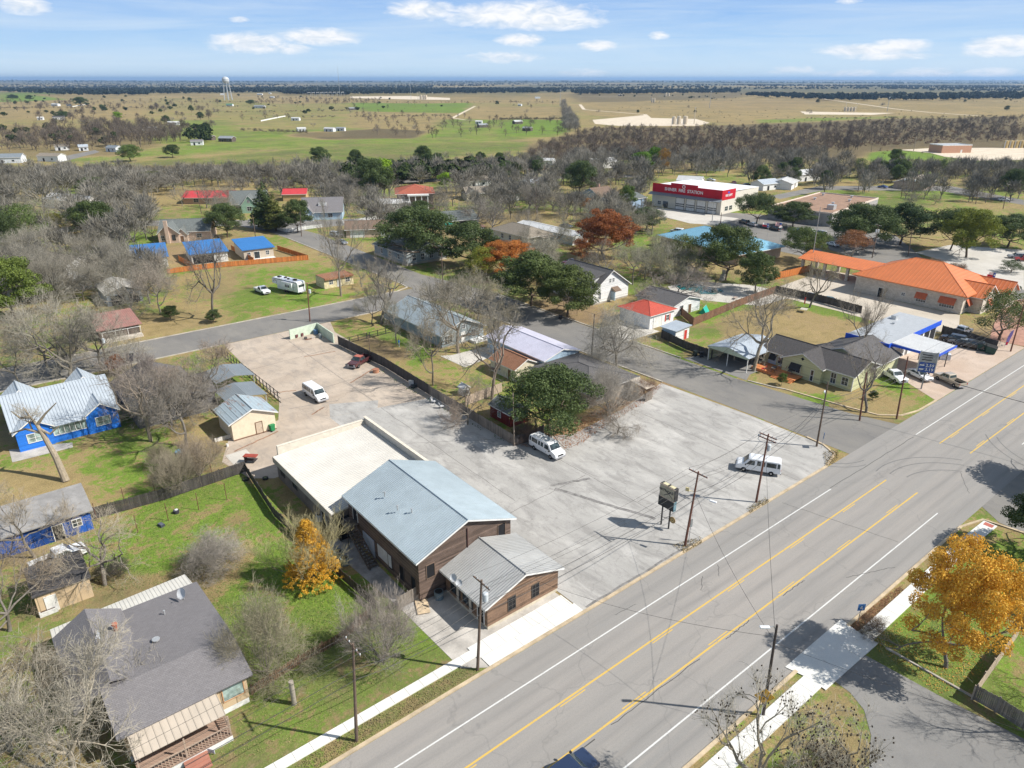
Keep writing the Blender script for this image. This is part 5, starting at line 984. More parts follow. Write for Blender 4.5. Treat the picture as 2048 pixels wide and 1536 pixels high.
b = House('yellow_ranch_house', 'pale yellow ranch house with charcoal gable roofs and black awnings', 69.0, 77.6, 14.4, 32.0); b.walls(3.0, M_YSID, 'gable', 4.6, 'y'); b.gable(SH['dark'], .55, .5)
q = b.cross(-5.6, 3.0, -3.6, 4.0, 2.95, 4.7, 'x', M_YSID, SH['dark'], .45, .35); q2 = b.cross(2.0, 12.6, -8.8, 2.5, 2.9, 5.0, 'x', M_YSID, SH['char'], .45, .35)
M_AWN = plain('black_awning', (.03, .03, .033), .8); q.window('W', -1.0, .9, 1.7, 1.4, awn=M_AWN); q.window('W', 2.2, .2, .5, 2.0, mull=0); MB().cbox((-4.32, 0, 3.7), (.05, .45, .45), 0, 0, R(45)).build('gable_vent', M_DARK, q.o)
for a in (6.3, 4.9): b.window('W', -a - .2 if a < 6 else a - 12.8, 1.0, 1.0, 1.3, awn=M_AWN if a > 5 else None)
b.window('W', -4.5 + .6, 1.0, 1.5, 1.2, awn=M_AWN); m = MB(); b._pan(m, 'W', -7.6, -6.0, .2, 2.3, .001, .06); b.part('french_doors', m, plain('pale_blue_doors', (.45, .55, .66), .6)); b.window('W', 7.4, .8, 1.1, 1.4); b.window('W', 5.3, .5, .9, 1.9); b.part('corner_trim', MB().box(-b.hx - .05, -b.hx + .05, -b.hy - .05, -b.hy + .1, 0, 3), M_TRIM)
o = empty('timber_deck', 'orange stained timber deck with steps in front of yellow house', 'deck', (64.8, 27.4, 0)); MB().box(0, 4.1, -4.6, 4.2, .38, .5).build('floor', siding('orange_deck', (.62, .24, .09), .14, True, .15), o); m = MB(); [m.box(-.3 - i * .32, -i * .32, -4.4, -.4, 0, .38 - .12 * i) for i in range(3)]; m.build('steps', MAT['orange_deck'], o); MB().box(-.02, 0, -4.6, 4.2, 0, .38).build('skirt', MAT['orange_deck'], o)
b = House('fuel_station', 'white fuel station with a pale flat roof and bright blue fascia', 86.2, 107.5, 16.8, 24.8, 'fuel station'); b.walls(3.9, plain('station_white', (.72, .73, .74), .6)); b.flat(M_TPO, 0); hx, hy = b.hx, b.hy; M_FBLUE = plain('fascia_blue', (.02, .10, .62), .5)
b.part('fascia', MB().box(-hx - .9, hx + .6, -hy - .5, -hy - .38, 3.5, 4.5).box(-hx - .9, -hx - .78, -hy - .37, hy, 3.5, 4.5), M_FBLUE); b.part('overhang', MB().box(-hx - .78, hx + .5, -hy - .37, hy, 4.0, 4.25), M_TPO)
for a in (3.2, 6.4, 9.2): m = MB(); b._pan(m, 'S', a - 1.2, a + 1.2, 0, 3.0, .002, .03); b.part('bay_opening', m, M_DARK)
b.door('S', -2, 1, 2.2, M_GLASS, 0, 'glass_door'); b.window('S', -5, .6, 3.4, 1.7, mull=3); b.window('W', 2, .8, 2.4, 1.5); b.pipe(2, 1, 4.2, .3, .2); b.part('roof_unit', MB().box(5, 6.2, 2, 3, 4.24, 5.0), M_PVC)
o = empty('fuel_canopy', 'white fuel canopy with blue edge over the pumps', 'canopy', (90.6, 12.4, 0)); m = MB(); m.slab([(-4.3, -4.0, 4.25), (4.4, -4.0, 4.25), (4.4, 4.0, 4.55), (-4.3, 4.0, 4.55)], .2)
for i in range(15): m.cbox((-4.1 + i * .6, 0, 4.43), (.06, 7.9, .05), 0, 0, R(2.1))
m.build('roof', metal_roof('canopy_white', (.78, .78, .77), .6, 0, .5, 0), o); MB().box(-4.42, -4.3, -4.1, 4.0, 3.95, 4.4).box(-4.3, 4.4, -4.12, -4.0, 3.95, 4.4).build('fascia', M_FBLUE, o); [MB().tube((x, y, 0), (x, y, 4.2), .09, .09, 8).build('post', M_TRIMD, o) for x, y in ((-3.6, -3.2), (3.4, -3.2), (3.4, 1.6))]
b = House('stone_bank', 'stone building with a big orange metal hip roof and striped awnings', 131.2, 150, 20.8, 46, 'building'); b.walls(4.3, MAT['stone'], 'hip', 8.9, 'y'); b.hip(RF['orange'], .9, .2, plain('orange_fascia', (.62, .20, .07), .6))
M_OAWN = plain('orange_awning', (.48, .12, .05), .7); b.window('W', 3.6, 1.0, 2.2, 2.0, awn=M_OAWN, mull=3, bars=3); b.window('W', 9.4, 1.0, 3.2, 2.2, awn=M_OAWN, mull=5, bars=3); b.window('W', -.6, 1.6, .8, .7); b.window('S', -6.5, 1.0, 2.2, 2.0, awn=M_OAWN); b.door('W', -6, 1.2, 2.3, M_DARK)
q = b.cross(-5.6, 1.6, -15.4, -5, 3.9, 6.2, 'y', MAT['stone'], RF['orange'], .5, .5); q.window('S', 0, 1.0, 2.0, 1.8, awn=M_OAWN); q = b.cross(3.2, 9.0, -17.4, -5, 3.9, 6.0, 'y', MAT['stone'], RF['orange'], .5, .5)
b.part('drive_through_roof', MB().slab([(-2.5, 12.2, 3.9), (3.9, 12.2, 5.4), (3.9, 33, 5.4), (-2.5, 33, 3.9)], .15).slab([(3.9, 12.2, 5.4), (8, 12.2, 4.2), (8, 33, 4.2), (3.9, 33, 5.4)], .15), RF['orange'])
[MB().box(x - .35, x + .35, y - .35, y + .35, 0, 4.0).build('column', MAT['stone'], b.o) for x in (-1.2, 6.8) for y in (19, 25.5, 32)]
A, B_ = Vector(P(1440, 430)), Vector(P(1303, 411)); dirv_ = B_ - A; L = dirv_.length; ang = math.degrees(math.atan2(dirv_.y, dirv_.x)); c = A + dirv_ / 2 + Vector((dirv_.y, -dirv_.x)).normalized() * 15
b = House('fire_station', 'red and white fire station with four white garage doors', c.x - L / 2, c.x + L / 2, c.y - 15, c.y + 15, 'fire station', rz=ang - 180); M_FSW = plain('station_cream', (.62, .58, .50), .8, var=.06); M_FSR = siding('station_red', (.50, .008, .02), .6, True, .06); hx, hy = b.hx, b.hy
b.walls(8.0, M_FSW); b.part('roof', MB().slab([(-hx, -hy + .3, 8.8), (hx, -hy + .3, 8.8), (hx, hy, 8.2), (-hx, hy, 8.2)], .2), plain('white_membrane', (.78, .79, .80), .4, var=.03))
b.part('red_parapet', MB().box(-hx - .05, hx + .05, -hy - .1, -hy + .2, 6.0, 9.5).box(-7.5, 5.2, -hy - .12, -hy + .22, 9.5, 10.3).box(hx - .2, hx + .08, -hy + .21, -hy + 10.5, 5.6, 9.4), M_FSR); b.part('door_canopy', MB().slab([(-hx - .8, -hy - 2.2, 5.2), (hx + .4, -hy - 2.2, 5.2), (hx + .4, -hy - .1, 6.0), (-hx - .8, -hy - .1, 6.0)], .15), RF['slate'])
for i in range(4): b.garage('S', -2.5 + i * 5.0, 3.9, 4.6, M_TRIM, M_TRIMD, True)
b.door('S', -9.5, 2.6, 2.6, M_GLASS, 0, 'glass_door'); b.window('S', -12.6, 1.0, 1.6, 1.4); b.window('E', -10.6, 1.2, 2.3, 1.7); b.window('E', -7.2, 1.2, 2.3, 1.7)
def text(s, parent, loc, rot, size, mat, ext=.03, name='lettering'):
 cu = bpy.data.curves.new(name, 'FONT'); cu.body = s; cu.size = size; cu.extrude = ext; cu.align_x = 'CENTER'; cu.align_y = 'CENTER'; cu.offset = size * .015
 t = bpy.data.objects.new('tmp', cu); C.objects.link(t); bpy.context.view_layer.update(); me = bpy.data.meshes.new_from_object(t.evaluated_get(bpy.context.evaluated_depsgraph_get())); bpy.data.objects.remove(t)
 me.materials.clear(); me.materials.append(mat); o = mesh_obj(name, me, parent, loc); o.rotation_euler = rot; return o
M_LET = plain('letter_white', (.78, .77, .75), .6, var=.02); text('SHINER  FIRE  STATION', b.o, (-1.2, -hy - .16, 7.6), (R(90), 0, 0), 1.75, M_LET)
MB().tube((-1.2, -hy - .15, 9.25), (-1.2, -hy - .2, 9.25), .75, .75, 20).build('emblem', M_LET, b.o); MB().tube((-1.2, -hy - .21, 9.25), (-1.2, -hy - .24, 9.25), .45, .45, 16).build('emblem_centre', M_FSR, b.o); text('FIRE DEPT', b.o, (hx + .12, -hy + 5.2, 7.2), (R(90), 0, R(90)), 1.2, M_LET); MB().box(hx + .09, hx + .13, -hy + 4.2, -hy + 5.6, 8.0, 8.7).build('emblem', M_FBLUE, b.o)
b = House('flat_roofed_hall', 'large brick hall with a brown gravel flat roof behind the oaks', 206, 256, 98, 122, 'hall', rz=8); b.walls(4.6, plain('hall_grey', (.34, .33, .32), .9)); b.flat(M_GRAVELR, .5, plain('pale_coping', (.66, .56, .48), .8)); [b.pipe(x, y, 4.7, .8, .45) for x, y in ((-12, 2), (4, 6), (9, -6), (18, 8), (-3, -4), (20, -3))]; b.part('roof_unit', MB().box(-16, -13, -9, -6.5, 4.7, 6.4), M_PVC)
b = House('aqua_roofed_school', 'low brick building with a pale aqua metal hip roof under oaks', 133, 152, 80, 112, 'building', rz=-6); b.walls(3.2, MAT['tan_brick'], 'hip', 6.8, 'y'); b.hip(RF['aqua'], 1.0, .2); b.window('S', 0, 1, 2, 1.4); b.window('W', 9, 1, 2, 1.4)
b = House('mobile_home', 'long white mobile home with a pale metal roof', 112.5, 119.5, 131, 160, 'mobile home'); b.walls(2.9, M_LBLUE, 'gable', 3.6, 'y'); b.gable(RF['white'], .3, .3); [b.window('W', a, 1.1, 1, 1, mull=0) for a in (-10, -4, 2, 8)]; b.part('end_wall', MB().box(-3.45, 3.45, -b.hy - .04, -b.hy, 0, 2.8), M_WSID); b.door('S', 1, 1, 2, M_TRIM)
b = House('cream_bungalow', 'cream bungalow with a grey brown hip roof and front porch', 99, 108.6, 137.5, 156); b.walls(3.2, plain('cream_wall', (.62, .58, .46), .8), 'hip', 5.6, 'y', base=.5); b.hip(SH['tan'], .8); b.window('S', -3, 1.1, 1.2, 1.5); b.part('porch_roof', MB().slab([(-.5, -b.hy - 2.6, 2.9), (5.0, -b.hy - 2.6, 2.9), (5.0, -b.hy + .2, 3.5), (-.5, -b.hy + .2, 3.5)], .12), SH['tan']); m = MB(); [m.box(x - .2, x + .2, -b.hy - 2.5, -b.hy - 2.1, 0, 2.85) for x in (-.3, 2.2, 4.7)]; m.box(-.3, 4.8, -b.hy - 2.4, -b.hy - 2.2, 0, 1.2); b.part('porch_piers', m, MAT['cream_wall']); m = MB(); [m.box(-.2, 1.7, -b.hy - 2.8 - i * .3, -b.hy - 2.5 - i * .3, 0, .7 - i * .14) for i in range(5)]; b.part('porch_steps', m, M_WALK)
for a in (5, 0, -4): b.window('W', a, 1.1, 1.2, 1.5)
b = House('grey_frame_house', 'grey frame house shaded beneath the twin oaks', 56, 70, 141, 160); b.walls(3.4, M_GSID, 'gable', 5.4, 'y', base=.6); b.gable(SH['green'], .6, .5); [b.window('S', a, 1.2, 1.2, 1.7) for a in (-4.5, -1.5, 1.5, 4.5)]; [b.window('W', a, 1.2, 1.2, 1.5) for a in (-5, 0, 5)]
b = House('brown_ranch_house', 'long tan brick ranch house with a brown shingle roof', 62.5, 82, 183, 196, rz=-28); b.walls(2.8, MAT['tan_brick'], 'gable', 4.4, 'x'); b.gable(SH['brown'], .7, .5); b.window('S', 5, .9, 1.4, 1.2); b.door('S', 2.6, 1.2, 2.1, M_TRIM); b.garage('S', -6, 4.5, 2.2)
b = House('brick_mansion', 'two storey dark brick house with a red hip roof and white columns', 106, 121, 221, 238, rz=-30); b.walls(6.4, MAT['dark_brick'], 'hip', 9.0, 'x'); b.hip(SH['redd'], .8); [b.window('W', a, z, 1, 1.5) for a in (-5, 0, 5) for z in (.9, 4)]; [b.window('S', a, z, 1, 1.5) for a in (-5, 5) for z in (.9, 4)]; m = MB(); [m.tube((x, -b.hy - 2.2, 0), (x, -b.hy - 2.2, 5.9), .22, .2, 8) for x in (-2.5, 0, 2.5, 5)]; m.box(-3.2, 5.6, -b.hy - 2.6, -b.hy, 5.9, 6.5); b.part('portico', m, M_TRIM)
b = House('brick_tudor_house', 'tan brick house with steep grey green gables and brick chimney', 11, 27, 217.5, 228.5, rz=-28); b.walls(3.2, MAT['tan_brick'], 'gable', 6.2, 'x'); b.gable(SH['green'], .5, .4); q = b.cross(-7.6, -1.2, -8.6, 0, 3.2, 6.0, 'y', MAT['tan_brick'], SH['green'], .4, .4); q.window('S', -1.8, .9, 1.1, 1.5); q.window('S', 1.6, .9, 1.0, 1.7, M_TRIMD); q.chimney(-.2, -b.hy * 0 - 4.6, 7.2, 1.1, .7, MAT['tan_brick'], 0); q = b.cross(-2.0, 1.2, -7.8, -3, 2.6, 4.4, 'y', MAT['tan_brick'], SH['green'], .3, .3); q.door('S', 0, 1.1, 2.1); b.window('S', 4.5, 1, 1.6, 1.2)
b = House('green_gabled_house', 'sage green house with steep grey gables and white dormer', 49, 63, 259, 273, rz=-28); b.walls(3.4, M_GREENS, 'gable', 7.6, 'x'); b.gable(SH['green'], .5, .4); q = b.cross(-2, 4, -9.2, 0, 3.2, 6.8, 'y', M_GREENS, SH['green']); q.window('S', 0, 1, 1.6, 1.6); q.window('S', 0, 4.2, .9, 1); b.window('S', -4, 1.0, 3.2, 1.6, mull=2)
b = House('slate_gabled_house', 'grey gabled house with dark slate roof and triple dormer', 65, 80, 224, 238, rz=-30); b.walls(3.2, M_LBLUE, 'gable', 7.4, 'x'); b.gable(SH['grey'], .6, .5); q = b.cross(-8.2, -3.4, -8.6, 0, 3.2, 6.2, 'y', M_LBLUE, SH['grey']); q.window('S', 0, 1, 1.4, 1.5); b.part('dormer', MB().box(-1.4, 1.6, -4.6, -2, 5.0, 6.0), M_WSID); b.window('S', 3, 1, 1.6, 1.4)
b = House('red_roofed_ranch', 'ranch house with a bright red metal roof at the left', 40, 61, 291, 303, rz=-36); b.walls(2.8, plain('salmon_wall', (.55, .36, .25), .9), 'gable', 4.6, 'x'); b.gable(metal_roof('scarlet_roof', (.55, .05, .055), .5, 1, .5, 0), .9, .5); b.window('S', 3, .8, 2, 1.4); b.door('S', 0); b.window('S', -5, .8, 2, 1.4)
b = House('brick_red_roof_house', 'house with red metal roof beyond the slate gabled house', 77, 87, 275, 285, rz=-30); b.walls(3, plain('gold_wall', (.5, .36, .18), .9), 'gable', 4.6, 'x'); b.gable(MAT['scarlet_roof'], .5, .4)
b = House('white_barn', 'white metal garage beyond the picket fence', 96, 108, 222, 232, 'garage', rz=-25); b.walls(3.4, M_METW, 'gable', 4.6, 'x'); b.gable(RF['white'], .3, .3); b.garage('S', 0, 4, 2.8)
b = House('green_white_house', 'grey roofed cottage with teal awning behind the oaks', 96, 110, 178, 192, rz=-15); b.walls(2.9, M_WSID, 'gable', 5, 'x'); b.gable(SH['green'], .6, .5); m = MB(); b._pan(m, 'S', -3, 4, .1, 2.4, .001, .03); b.part('porch_opening', m, M_DARK); b.part('awning', MB().slab([(-6.5, -9.5, 2.0), (-3.5, -9.5, 2.0), (-3.5, -7.2, 2.6), (-6.5, -7.2, 2.6)], .05), plain('teal_cloth', (.03, .45, .38), .7))
b = House('red_roof_shed', 'little white shed with a red roof left of the cream bungalow', 96, 102, 165, 170, 'shed'); b.walls(2.4, M_WSID, 'shed', 2.9, 'x'); b.shed(RF['rustred'], .4, .1); b.door('S', 0)
b = House('cream_gabled_house', 'small cream house with brown gable roof far behind', 142, 156, 226, 238, rz=-22); b.walls(3, plain('cream_clap2', (.62, .56, .42), .8), 'gable', 5, 'x'); b.gable(SH['tan'], .5, .4); q = b.cross(-7.5, -2, -8.5, 0, 3, 5, 'y', MAT['cream_clap2'], SH['tan']); q.window('S', 0, 1, 1.6, 1.3)
b = House('white_low_house', 'low white house with a brown roof left of the white metal barn', 158, 170, 214, 226, rz=-10); b.walls(3, M_WSID, 'gable', 4.8, 'x'); b.gable(SH['tan'], .5, .4); b.window('S', 2, 1); b.window('S', -3, 1); b.door('S', 0, 1, 2, MAT['shutter_red'])
b = House('white_metal_barn', 'white metal barn with steel roof right of the low white house', 172, 184, 222, 236, 'barn', rz=-5); b.walls(4.2, M_METW, 'gable', 6, 'x'); b.gable(RF['silver'], .3, .3); b.window('W', 0, 1.2)
b = House('blue_grey_house', 'blue grey gabled house behind the red maple', 179, 190, 184, 197); b.walls(3.2, siding('blue_grey_siding', (.30, .40, .52), .2), 'gable', 6, 'x'); b.gable(SH['brown'], .5, .4); q = b.cross(-6.4, 0, -6.6, 2, 3.2, 5.6, 'x', MAT['blue_grey_siding'], SH['brown']); q.window('W', 0, 1, 1, 1.4); b.window('S', 2, 1); b.chimney(2, 2, 7)
b = House('blue_grey_garage', 'blue grey two door garage right of its gabled house', 178, 188, 166, 178, 'garage'); b.walls(4.2, MAT['blue_grey_siding'], 'gable', 5.6, 'x'); b.gable(SH['green'], .4, .3); b.garage('W', 2, 4, 2.4, M_TRIMD); b.window('W', -3, 2.9, .8, .9)
b = House('pale_roofed_house', 'low house with a pale green grey hip roof behind the fire station', 236, 252, 168, 180, rz=20); b.walls(3, M_WSID, 'hip', 5, 'x'); b.hip(shingle('pale_shingles', (.36, .38, .34)), .6)
b = House('white_canopy_house', 'small white house with pale tin canopy right behind the fire station', 280, 296, 158, 168, rz=20); b.walls(3, M_WSID, 'gable', 4.6, 'x'); b.gable(RF['white'], .6, .4); b.window('S', 2, 1); b.door('S', 0)
b = House('tan_brick_house', 'long tan brick house beyond the brown flat roof', 330, 352, 116, 130, rz=10); b.walls(3, MAT['tan_brick'], 'gable', 5, 'x'); b.gable(SH['tan'], .6, .4); [b.window('S', a, 1, 1.6, 1.3) for a in (-7, -2, 3, 8)]; b.chimney(2, 0, 6)
b = House('white_right_garage', 'white garage with a tan tin roof at the right edge', 284, 296, 20, 32, 'garage'); b.walls(3, M_WSID, 'gable', 4.6, 'y'); b.gable(RF['tan'], .4, .3); b.garage('W', 0, 4, 2.4)
b = House('white_gable_cottage', 'white cottage with charcoal roof behind the right edge garage', 300, 314, 34, 46); b.walls(3, M_WSID, 'gable', 5.6, 'x'); b.gable(SH['dark'], .5, .5, fascia=M_TRIM); b.window('W', 0, 1)
b = House('brown_porch_house', 'brown shingled house with a dark porch at the right edge', 30, 41, -36.5, -26.4); b.walls(3.0, siding('brown_clap', (.20, .13, .09), .2), 'gable', 5.0, 'y'); b.gable(SH['rust'], .7, .6); b.part('porch', MB().box(-b.hx - 2.4, -b.hx, -3, 4.5, .3, .45), M_WOODV); m = MB(); [m.box(-b.hx - 2.4, -b.hx - 2.34, -3 + i * .25, -2.95 + i * .25, .45, 1.3) for i in range(30)]; m.box(-b.hx - 2.42, -b.hx - 2.32, -3, 4.5, 1.3, 1.38); b.part('railing', m, M_TRIM); b.part('porch_roof', MB().slab([(-b.hx - 2.8, -3.4, 2.5), (-b.hx, -3.4, 3.1), (-b.hx, 4.8, 3.1), (-b.hx - 2.8, 4.8, 2.5)], .1), SH['rust'])
o = empty('masonry_screen', 'pale green masonry screen wall in the corner of the tan lot', 'wall', (0, 0, 0)); m = MB()
W0, W1, W2 = P(581, 679), P(636, 664), P(668, 686)
for a, c_ in ((W0, W1), (W1, W2)):
 a, c_ = Vector(a), Vector(c_); t = (c_ - a); m.cbox(((a.x + c_.x) / 2, (a.y + c_.y) / 2, 1.05), (t.length + .1, .2, 2.1), 0, math.atan2(t.y, t.x))
m.build('wall_panel', plain('pale_green_block', (.52, .60, .48), .9, var=.12), o)
# ================================================================ vehicles
M_TYRE = plain('tyre_rubber', (.02, .02, .02), .9, var=.05); M_RIM = plain('wheel_rim', (.45, .46, .47), .35, .7, var=.05); M_HL = plain('headlight_glass', (.7, .72, .74), .15, var=.02); M_TL = plain('tail_light_red', (.45, .02, .02), .3, var=.02); M_BUMP = plain('bumper_grey', (.30, .30, .31), .5, var=.05); M_CARGL = glassy('car_glass', (.03, .045, .05), .05)
def paint(n, c): return plain(n, c, .25, .0, .03, 2, spec=.5, coat=.6)
PW = paint('white_paint', (.74, .75, .76)); PS = paint('silver_paint', (.42, .43, .44)); PB = paint('navy_paint', (.02, .035, .08)); PK = paint('black_paint', (.02, .02, .022)); PM = paint('maroon_paint', (.085, .028, .03)); PG = paint('beige_paint', (.42, .36, .27)); PR = paint('red_paint', (.40, .03, .03)); PGR = paint('grey_paint', (.16, .17, .18)); PBL = paint('blue_paint', (.05, .12, .35))
def vehicle(kind, name, label, x, y, rz, col, group=None, cat=None, roofcol=None):
 """x forward. kinds: van, suv, sedan, pickup"""
 o = empty(name, label, cat or {'van': 'van', 'suv': 'car', 'sedan': 'car', 'pickup': 'pickup truck'}[kind], (x, y, .035), R(rz), group)
 if kind == 'van': L, W, prof, belt, top, tp = 5.9, 2.0, [(-2.95, .42), (-2.95, 1.15), (-2.90, 1.95), (-2.72, 2.14), (1.15, 2.14), (1.35, 2.05), (1.98, 1.32), (2.72, 1.12), (2.93, .95), (2.95, .42)], 1.15, 2.14, .88
 elif kind == 'suv': L, W, prof, belt, top, tp = 4.8, 1.9, [(-2.4, .38), (-2.42, 1.0), (-2.15, 1.66), (-1.95, 1.74), (.45, 1.72), (1.15, 1.12), (2.2, .98), (2.38, .8), (2.4, .36)], 1.02, 1.74, .80
 elif kind == 'sedan': L, W, prof, belt, top, tp = 4.7, 1.82, [(-2.35, .35), (-2.35, .95), (-1.75, 1.02), (-1.05, 1.44), (.25, 1.44), (1.05, .98), (2.15, .84), (2.33, .68), (2.35, .33)], .96, 1.44, .76
 else: L, W, prof, belt, top, tp = 5.6, 1.95, [(-.55, .45), (-.55, 1.15), (-.42, 1.78), (-.25, 1.84), (.85, 1.82), (1.45, 1.20), (2.6, 1.06), (2.78, .9), (2.8, .42)], 1.15, 1.84, .82
 def hw(z): return W / 2 * (1 - (1 - tp) * max(0, (z - belt) / (top - belt)) - .04 * max(0, (.6 - z) / .3))
 n = len(prof); m = MB(); vs = [(px, -hw(pz), pz) for px, pz in prof] + [(px, hw(pz), pz) for px, pz in prof]
 m.add(vs, [tuple(range(n)), tuple(reversed(range(n, 2 * n)))] + [(i, n + i, n + (i + 1) % n, (i + 1) % n) for i in range(n)])
 body = m.build('body', [col], o, bevel=.09)
 if kind == 'pickup':
  m = MB(); m.box(-2.8, -.56, -W / 2, -W / 2 + .1, .45, 1.16); m.box(-2.8, -.56, W / 2 - .1, W / 2, .45, 1.16); m.box(-2.8, -2.72, -W / 2 + .1, W / 2 - .1, .45, 1.14); m.build('cargo_bed', [col], o, bevel=.02)
  MB().box(-2.72, -.56, -W / 2 + .1, W / 2 - .1, .45, .62).build('bed_floor', M_DARK, o)
 if roofcol: i = next(k for k in range(n) if prof[k][1] == top or abs(prof[k][1] - top) < .01); a, c = prof[i], prof[i + 1]; MB().slab([(a[0] + .02, -hw(top) + .06, top + .012), (c[0] - .02, -hw(top) + .06, top + .0), (c[0] - .02, hw(top) - .06, top + .0), (a[0] + .02, hw(top) - .06, top + .012)], .02).build('roof_panel', roofcol, o)
 def side(x0, x1, z0, z1, sl0=0., sl1=0., nm='side_window'):
  for sg in (-1, 1):
   e = .012; q = [(x0, sg * (hw(z0) + e), z0), (x1, sg * (hw(z0) + e), z0), (x1 - sl1, sg * (hw(z1) + e), z1), (x0 + sl0, sg * (hw(z1) + e), z1)]; q2 = [(p[0], p[1] - sg * .03, p[2]) for p in q]
   MB().add(q + q2, [(0, 1, 2, 3), (0, 3, 7, 4), (1, 5, 6, 2), (3, 2, 6, 7), (0, 4, 5, 1), (7, 6, 5, 4)]).build(nm, M_CARGL, o)
 def cross(i, f0=.08, f1=.92, nm='windscreen', ins=.1):
  (ax, az), (bx, bz) = prof[i], prof[i + 1]; d = Vector((bz - az, 0, -(bx - ax))).normalized()
  if d.dot(Vector((1 if ax > 0 or nm == 'windscreen' else -1, 0, .4))) < 0: d = -d
  p = Vector((ax + (bx - ax) * f0, 0, az + (bz - az) * f0)) + d * .014; q = Vector((ax + (bx - ax) * f1, 0, az + (bz - az) * f1)) + d * .014; w0, w1 = hw(p.z) - ins, hw(q.z) - ins
  qq = [(p.x, -w0, p.z), (p.x, w0, p.z), (q.x, w1, q.z), (q.x, -w1, q.z)]; MB().add(qq + [(v[0] - d.x * .03, v[1], v[2] - d.z * .03) for v in qq], [(0, 1, 2, 3), (4, 7, 6, 5), (0, 4, 5, 1), (1, 5, 6, 2), (2, 6, 7, 3), (3, 7, 4, 0)]).build(nm, M_CARGL, o)
 if kind == 'van':
  for a in ((-2.78, -2.45), (-2.3, -1.05), (-.85, -.45), (-.3, .2)): side(a[0], a[1], 1.28, 1.92)
  side(.5, 1.65, 1.26, 1.9, .0, .5, 'front_window'); cross(5, .05, .95); cross(1, .15, .85, 'rear_window', .25); ax_ = (-1.75, 1.85); r = .37
 elif kind == 'suv': side(-2.0, -1.05, 1.08, 1.58, .15, 0); side(-.95, -.1, 1.08, 1.58); side(0, .95, 1.08, 1.58, 0, .5, 'front_window'); cross(4, .06, .92); cross(1, .1, .85, 'rear_window'); ax_ = (-1.4, 1.5); r = .36
 elif kind == 'sedan': side(-1.35, -.3, 1.0, 1.36, .42, 0); side(-.22, .75, 1.0, 1.36, 0, .52, 'front_window'); cross(4, .06, .92); cross(2, .08, .92, 'rear_window'); ax_ = (-1.4, 1.42); r = .33
 else: side(-.38, .3, 1.22, 1.66, .08, 0); side(.38, 1.18, 1.22, 1.68, 0, .42, 'front_window'); cross(4, .06, .92); cross(1, .15, .85, 'rear_window', .2); ax_ = (-1.75, 1.75); r = .39
 ty = MB().lathe([(r * .55, -.12), (r * .93, -.12), (r, -.07), (r, .07), (r * .93, .12), (r * .55, .12)], n=18).mesh('tyre', M_TYRE); rm = MB().lathe([(.02, -.09), (r * .56, -.10), (r * .56, .10), (.1, .125), (.02, .125)], n=14).mesh('rim', M_RIM)
 for ax in ax_:
  for sg in (-1, 1):
   w = bpy.data.objects.new('wheel', None); C.objects.link(w); w.parent = o; w.location = (ax, sg * (W / 2 - .1), r); w.rotation_euler = (R(-90 * sg), 0, 0); w.empty_display_size = .2
   mesh_obj('tyre', ty, w); mesh_obj('rim', rm, w)
 f = L / 2; fh = .95 if kind == 'van' else .75 if kind != 'pickup' else .88
 for sg in (-1, 1): MB().box(f - .05, f + .025, sg * (W / 2 - .32) - .14, sg * (W / 2 - .32) + .14, fh - .22, fh - .06).build('headlight', M_HL, o); MB().box(-f - .02, -f + .05, sg * (W / 2 - .14) - .07, sg * (W / 2 - .14) + .07, fh - .1, fh + .22).build('tail_light', M_TL, o); MB().box(.95 if kind != 'van' else 1.6, 1.1 if kind != 'van' else 1.75, sg * (W / 2 + .02), sg * (W / 2 + .2), belt + .02, belt + .18).build('mirror', M_TYRE, o)
 MB().box(f - .06, f + .1, -W / 2 + .08, W / 2 - .08, .38, .58).build('front_bumper', M_BUMP, o); MB().box(-f - .1, -f + .06, -W / 2 + .08, W / 2 - .08, .40, .58).build('rear_bumper', M_BUMP, o); MB().box(f - .03, f + .03, -W / 2 + .5, W / 2 - .5, fh - .26, fh - .04).build('grille', M_TYRE, o)
 return o
def vp(kind, name, label, a, b, col, **kw):
 """from rear pixel a to front pixel b on the ground"""
 (x0, y0), (x1, y1) = P(*a), P(*b); return vehicle(kind, name, label, (x0 + x1) / 2, (y0 + y1) / 2, math.degrees(math.atan2(y1 - y0, x1 - x0)), col, **kw)
GV = 'white passenger vans parked on the lots'
vehicle('van', 'passenger_van', 'white passenger van on the tan lot above the warehouse', -4.6, 70.5, -88, PW, group=GV)
vehicle('van', 'passenger_van', 'white passenger van by the short fence corner under the big oak', 13.3, 31.2, -90, PW, group=GV)
vehicle('van', 'passenger_van', 'white passenger van seen from its side near the road kerb', 32.6, 8.9, 121, PW, group=GV)
vehicle('pickup', 'pickup_truck', 'maroon pickup with faded red roof beside the black fence', 8.6, 79.6, -152, PM, roofcol=plain('faded_roof', (.42, .13, .09), .6))
vehicle('pickup', 'pickup_truck', 'white pickup on the lawn left of the big caravan', 12.6, 139.6, -85, PW); vehicle('suv', 'parked_car', 'white car at the far left edge on the back street', -52.0, 108.8, 180, PW)
vehicle('pickup', 'pickup_truck', 'old white pickup parked left of the fuel pumps', 80.4, 12.6, -118, PW); vehicle('sedan', 'parked_car', 'white sedan parked under the canopy edge beside old pickup', 84.6, 9.8, -112, PW)
vehicle('pickup', 'pickup_truck', 'beige pickup with dark bed right of the fuel price sign', 86.3, 5.3, 68, PG); vehicle('pickup', 'pickup_truck', 'white and blue pickup parked on brick paving behind black screen', 116.5, 15.0, -10, PW)
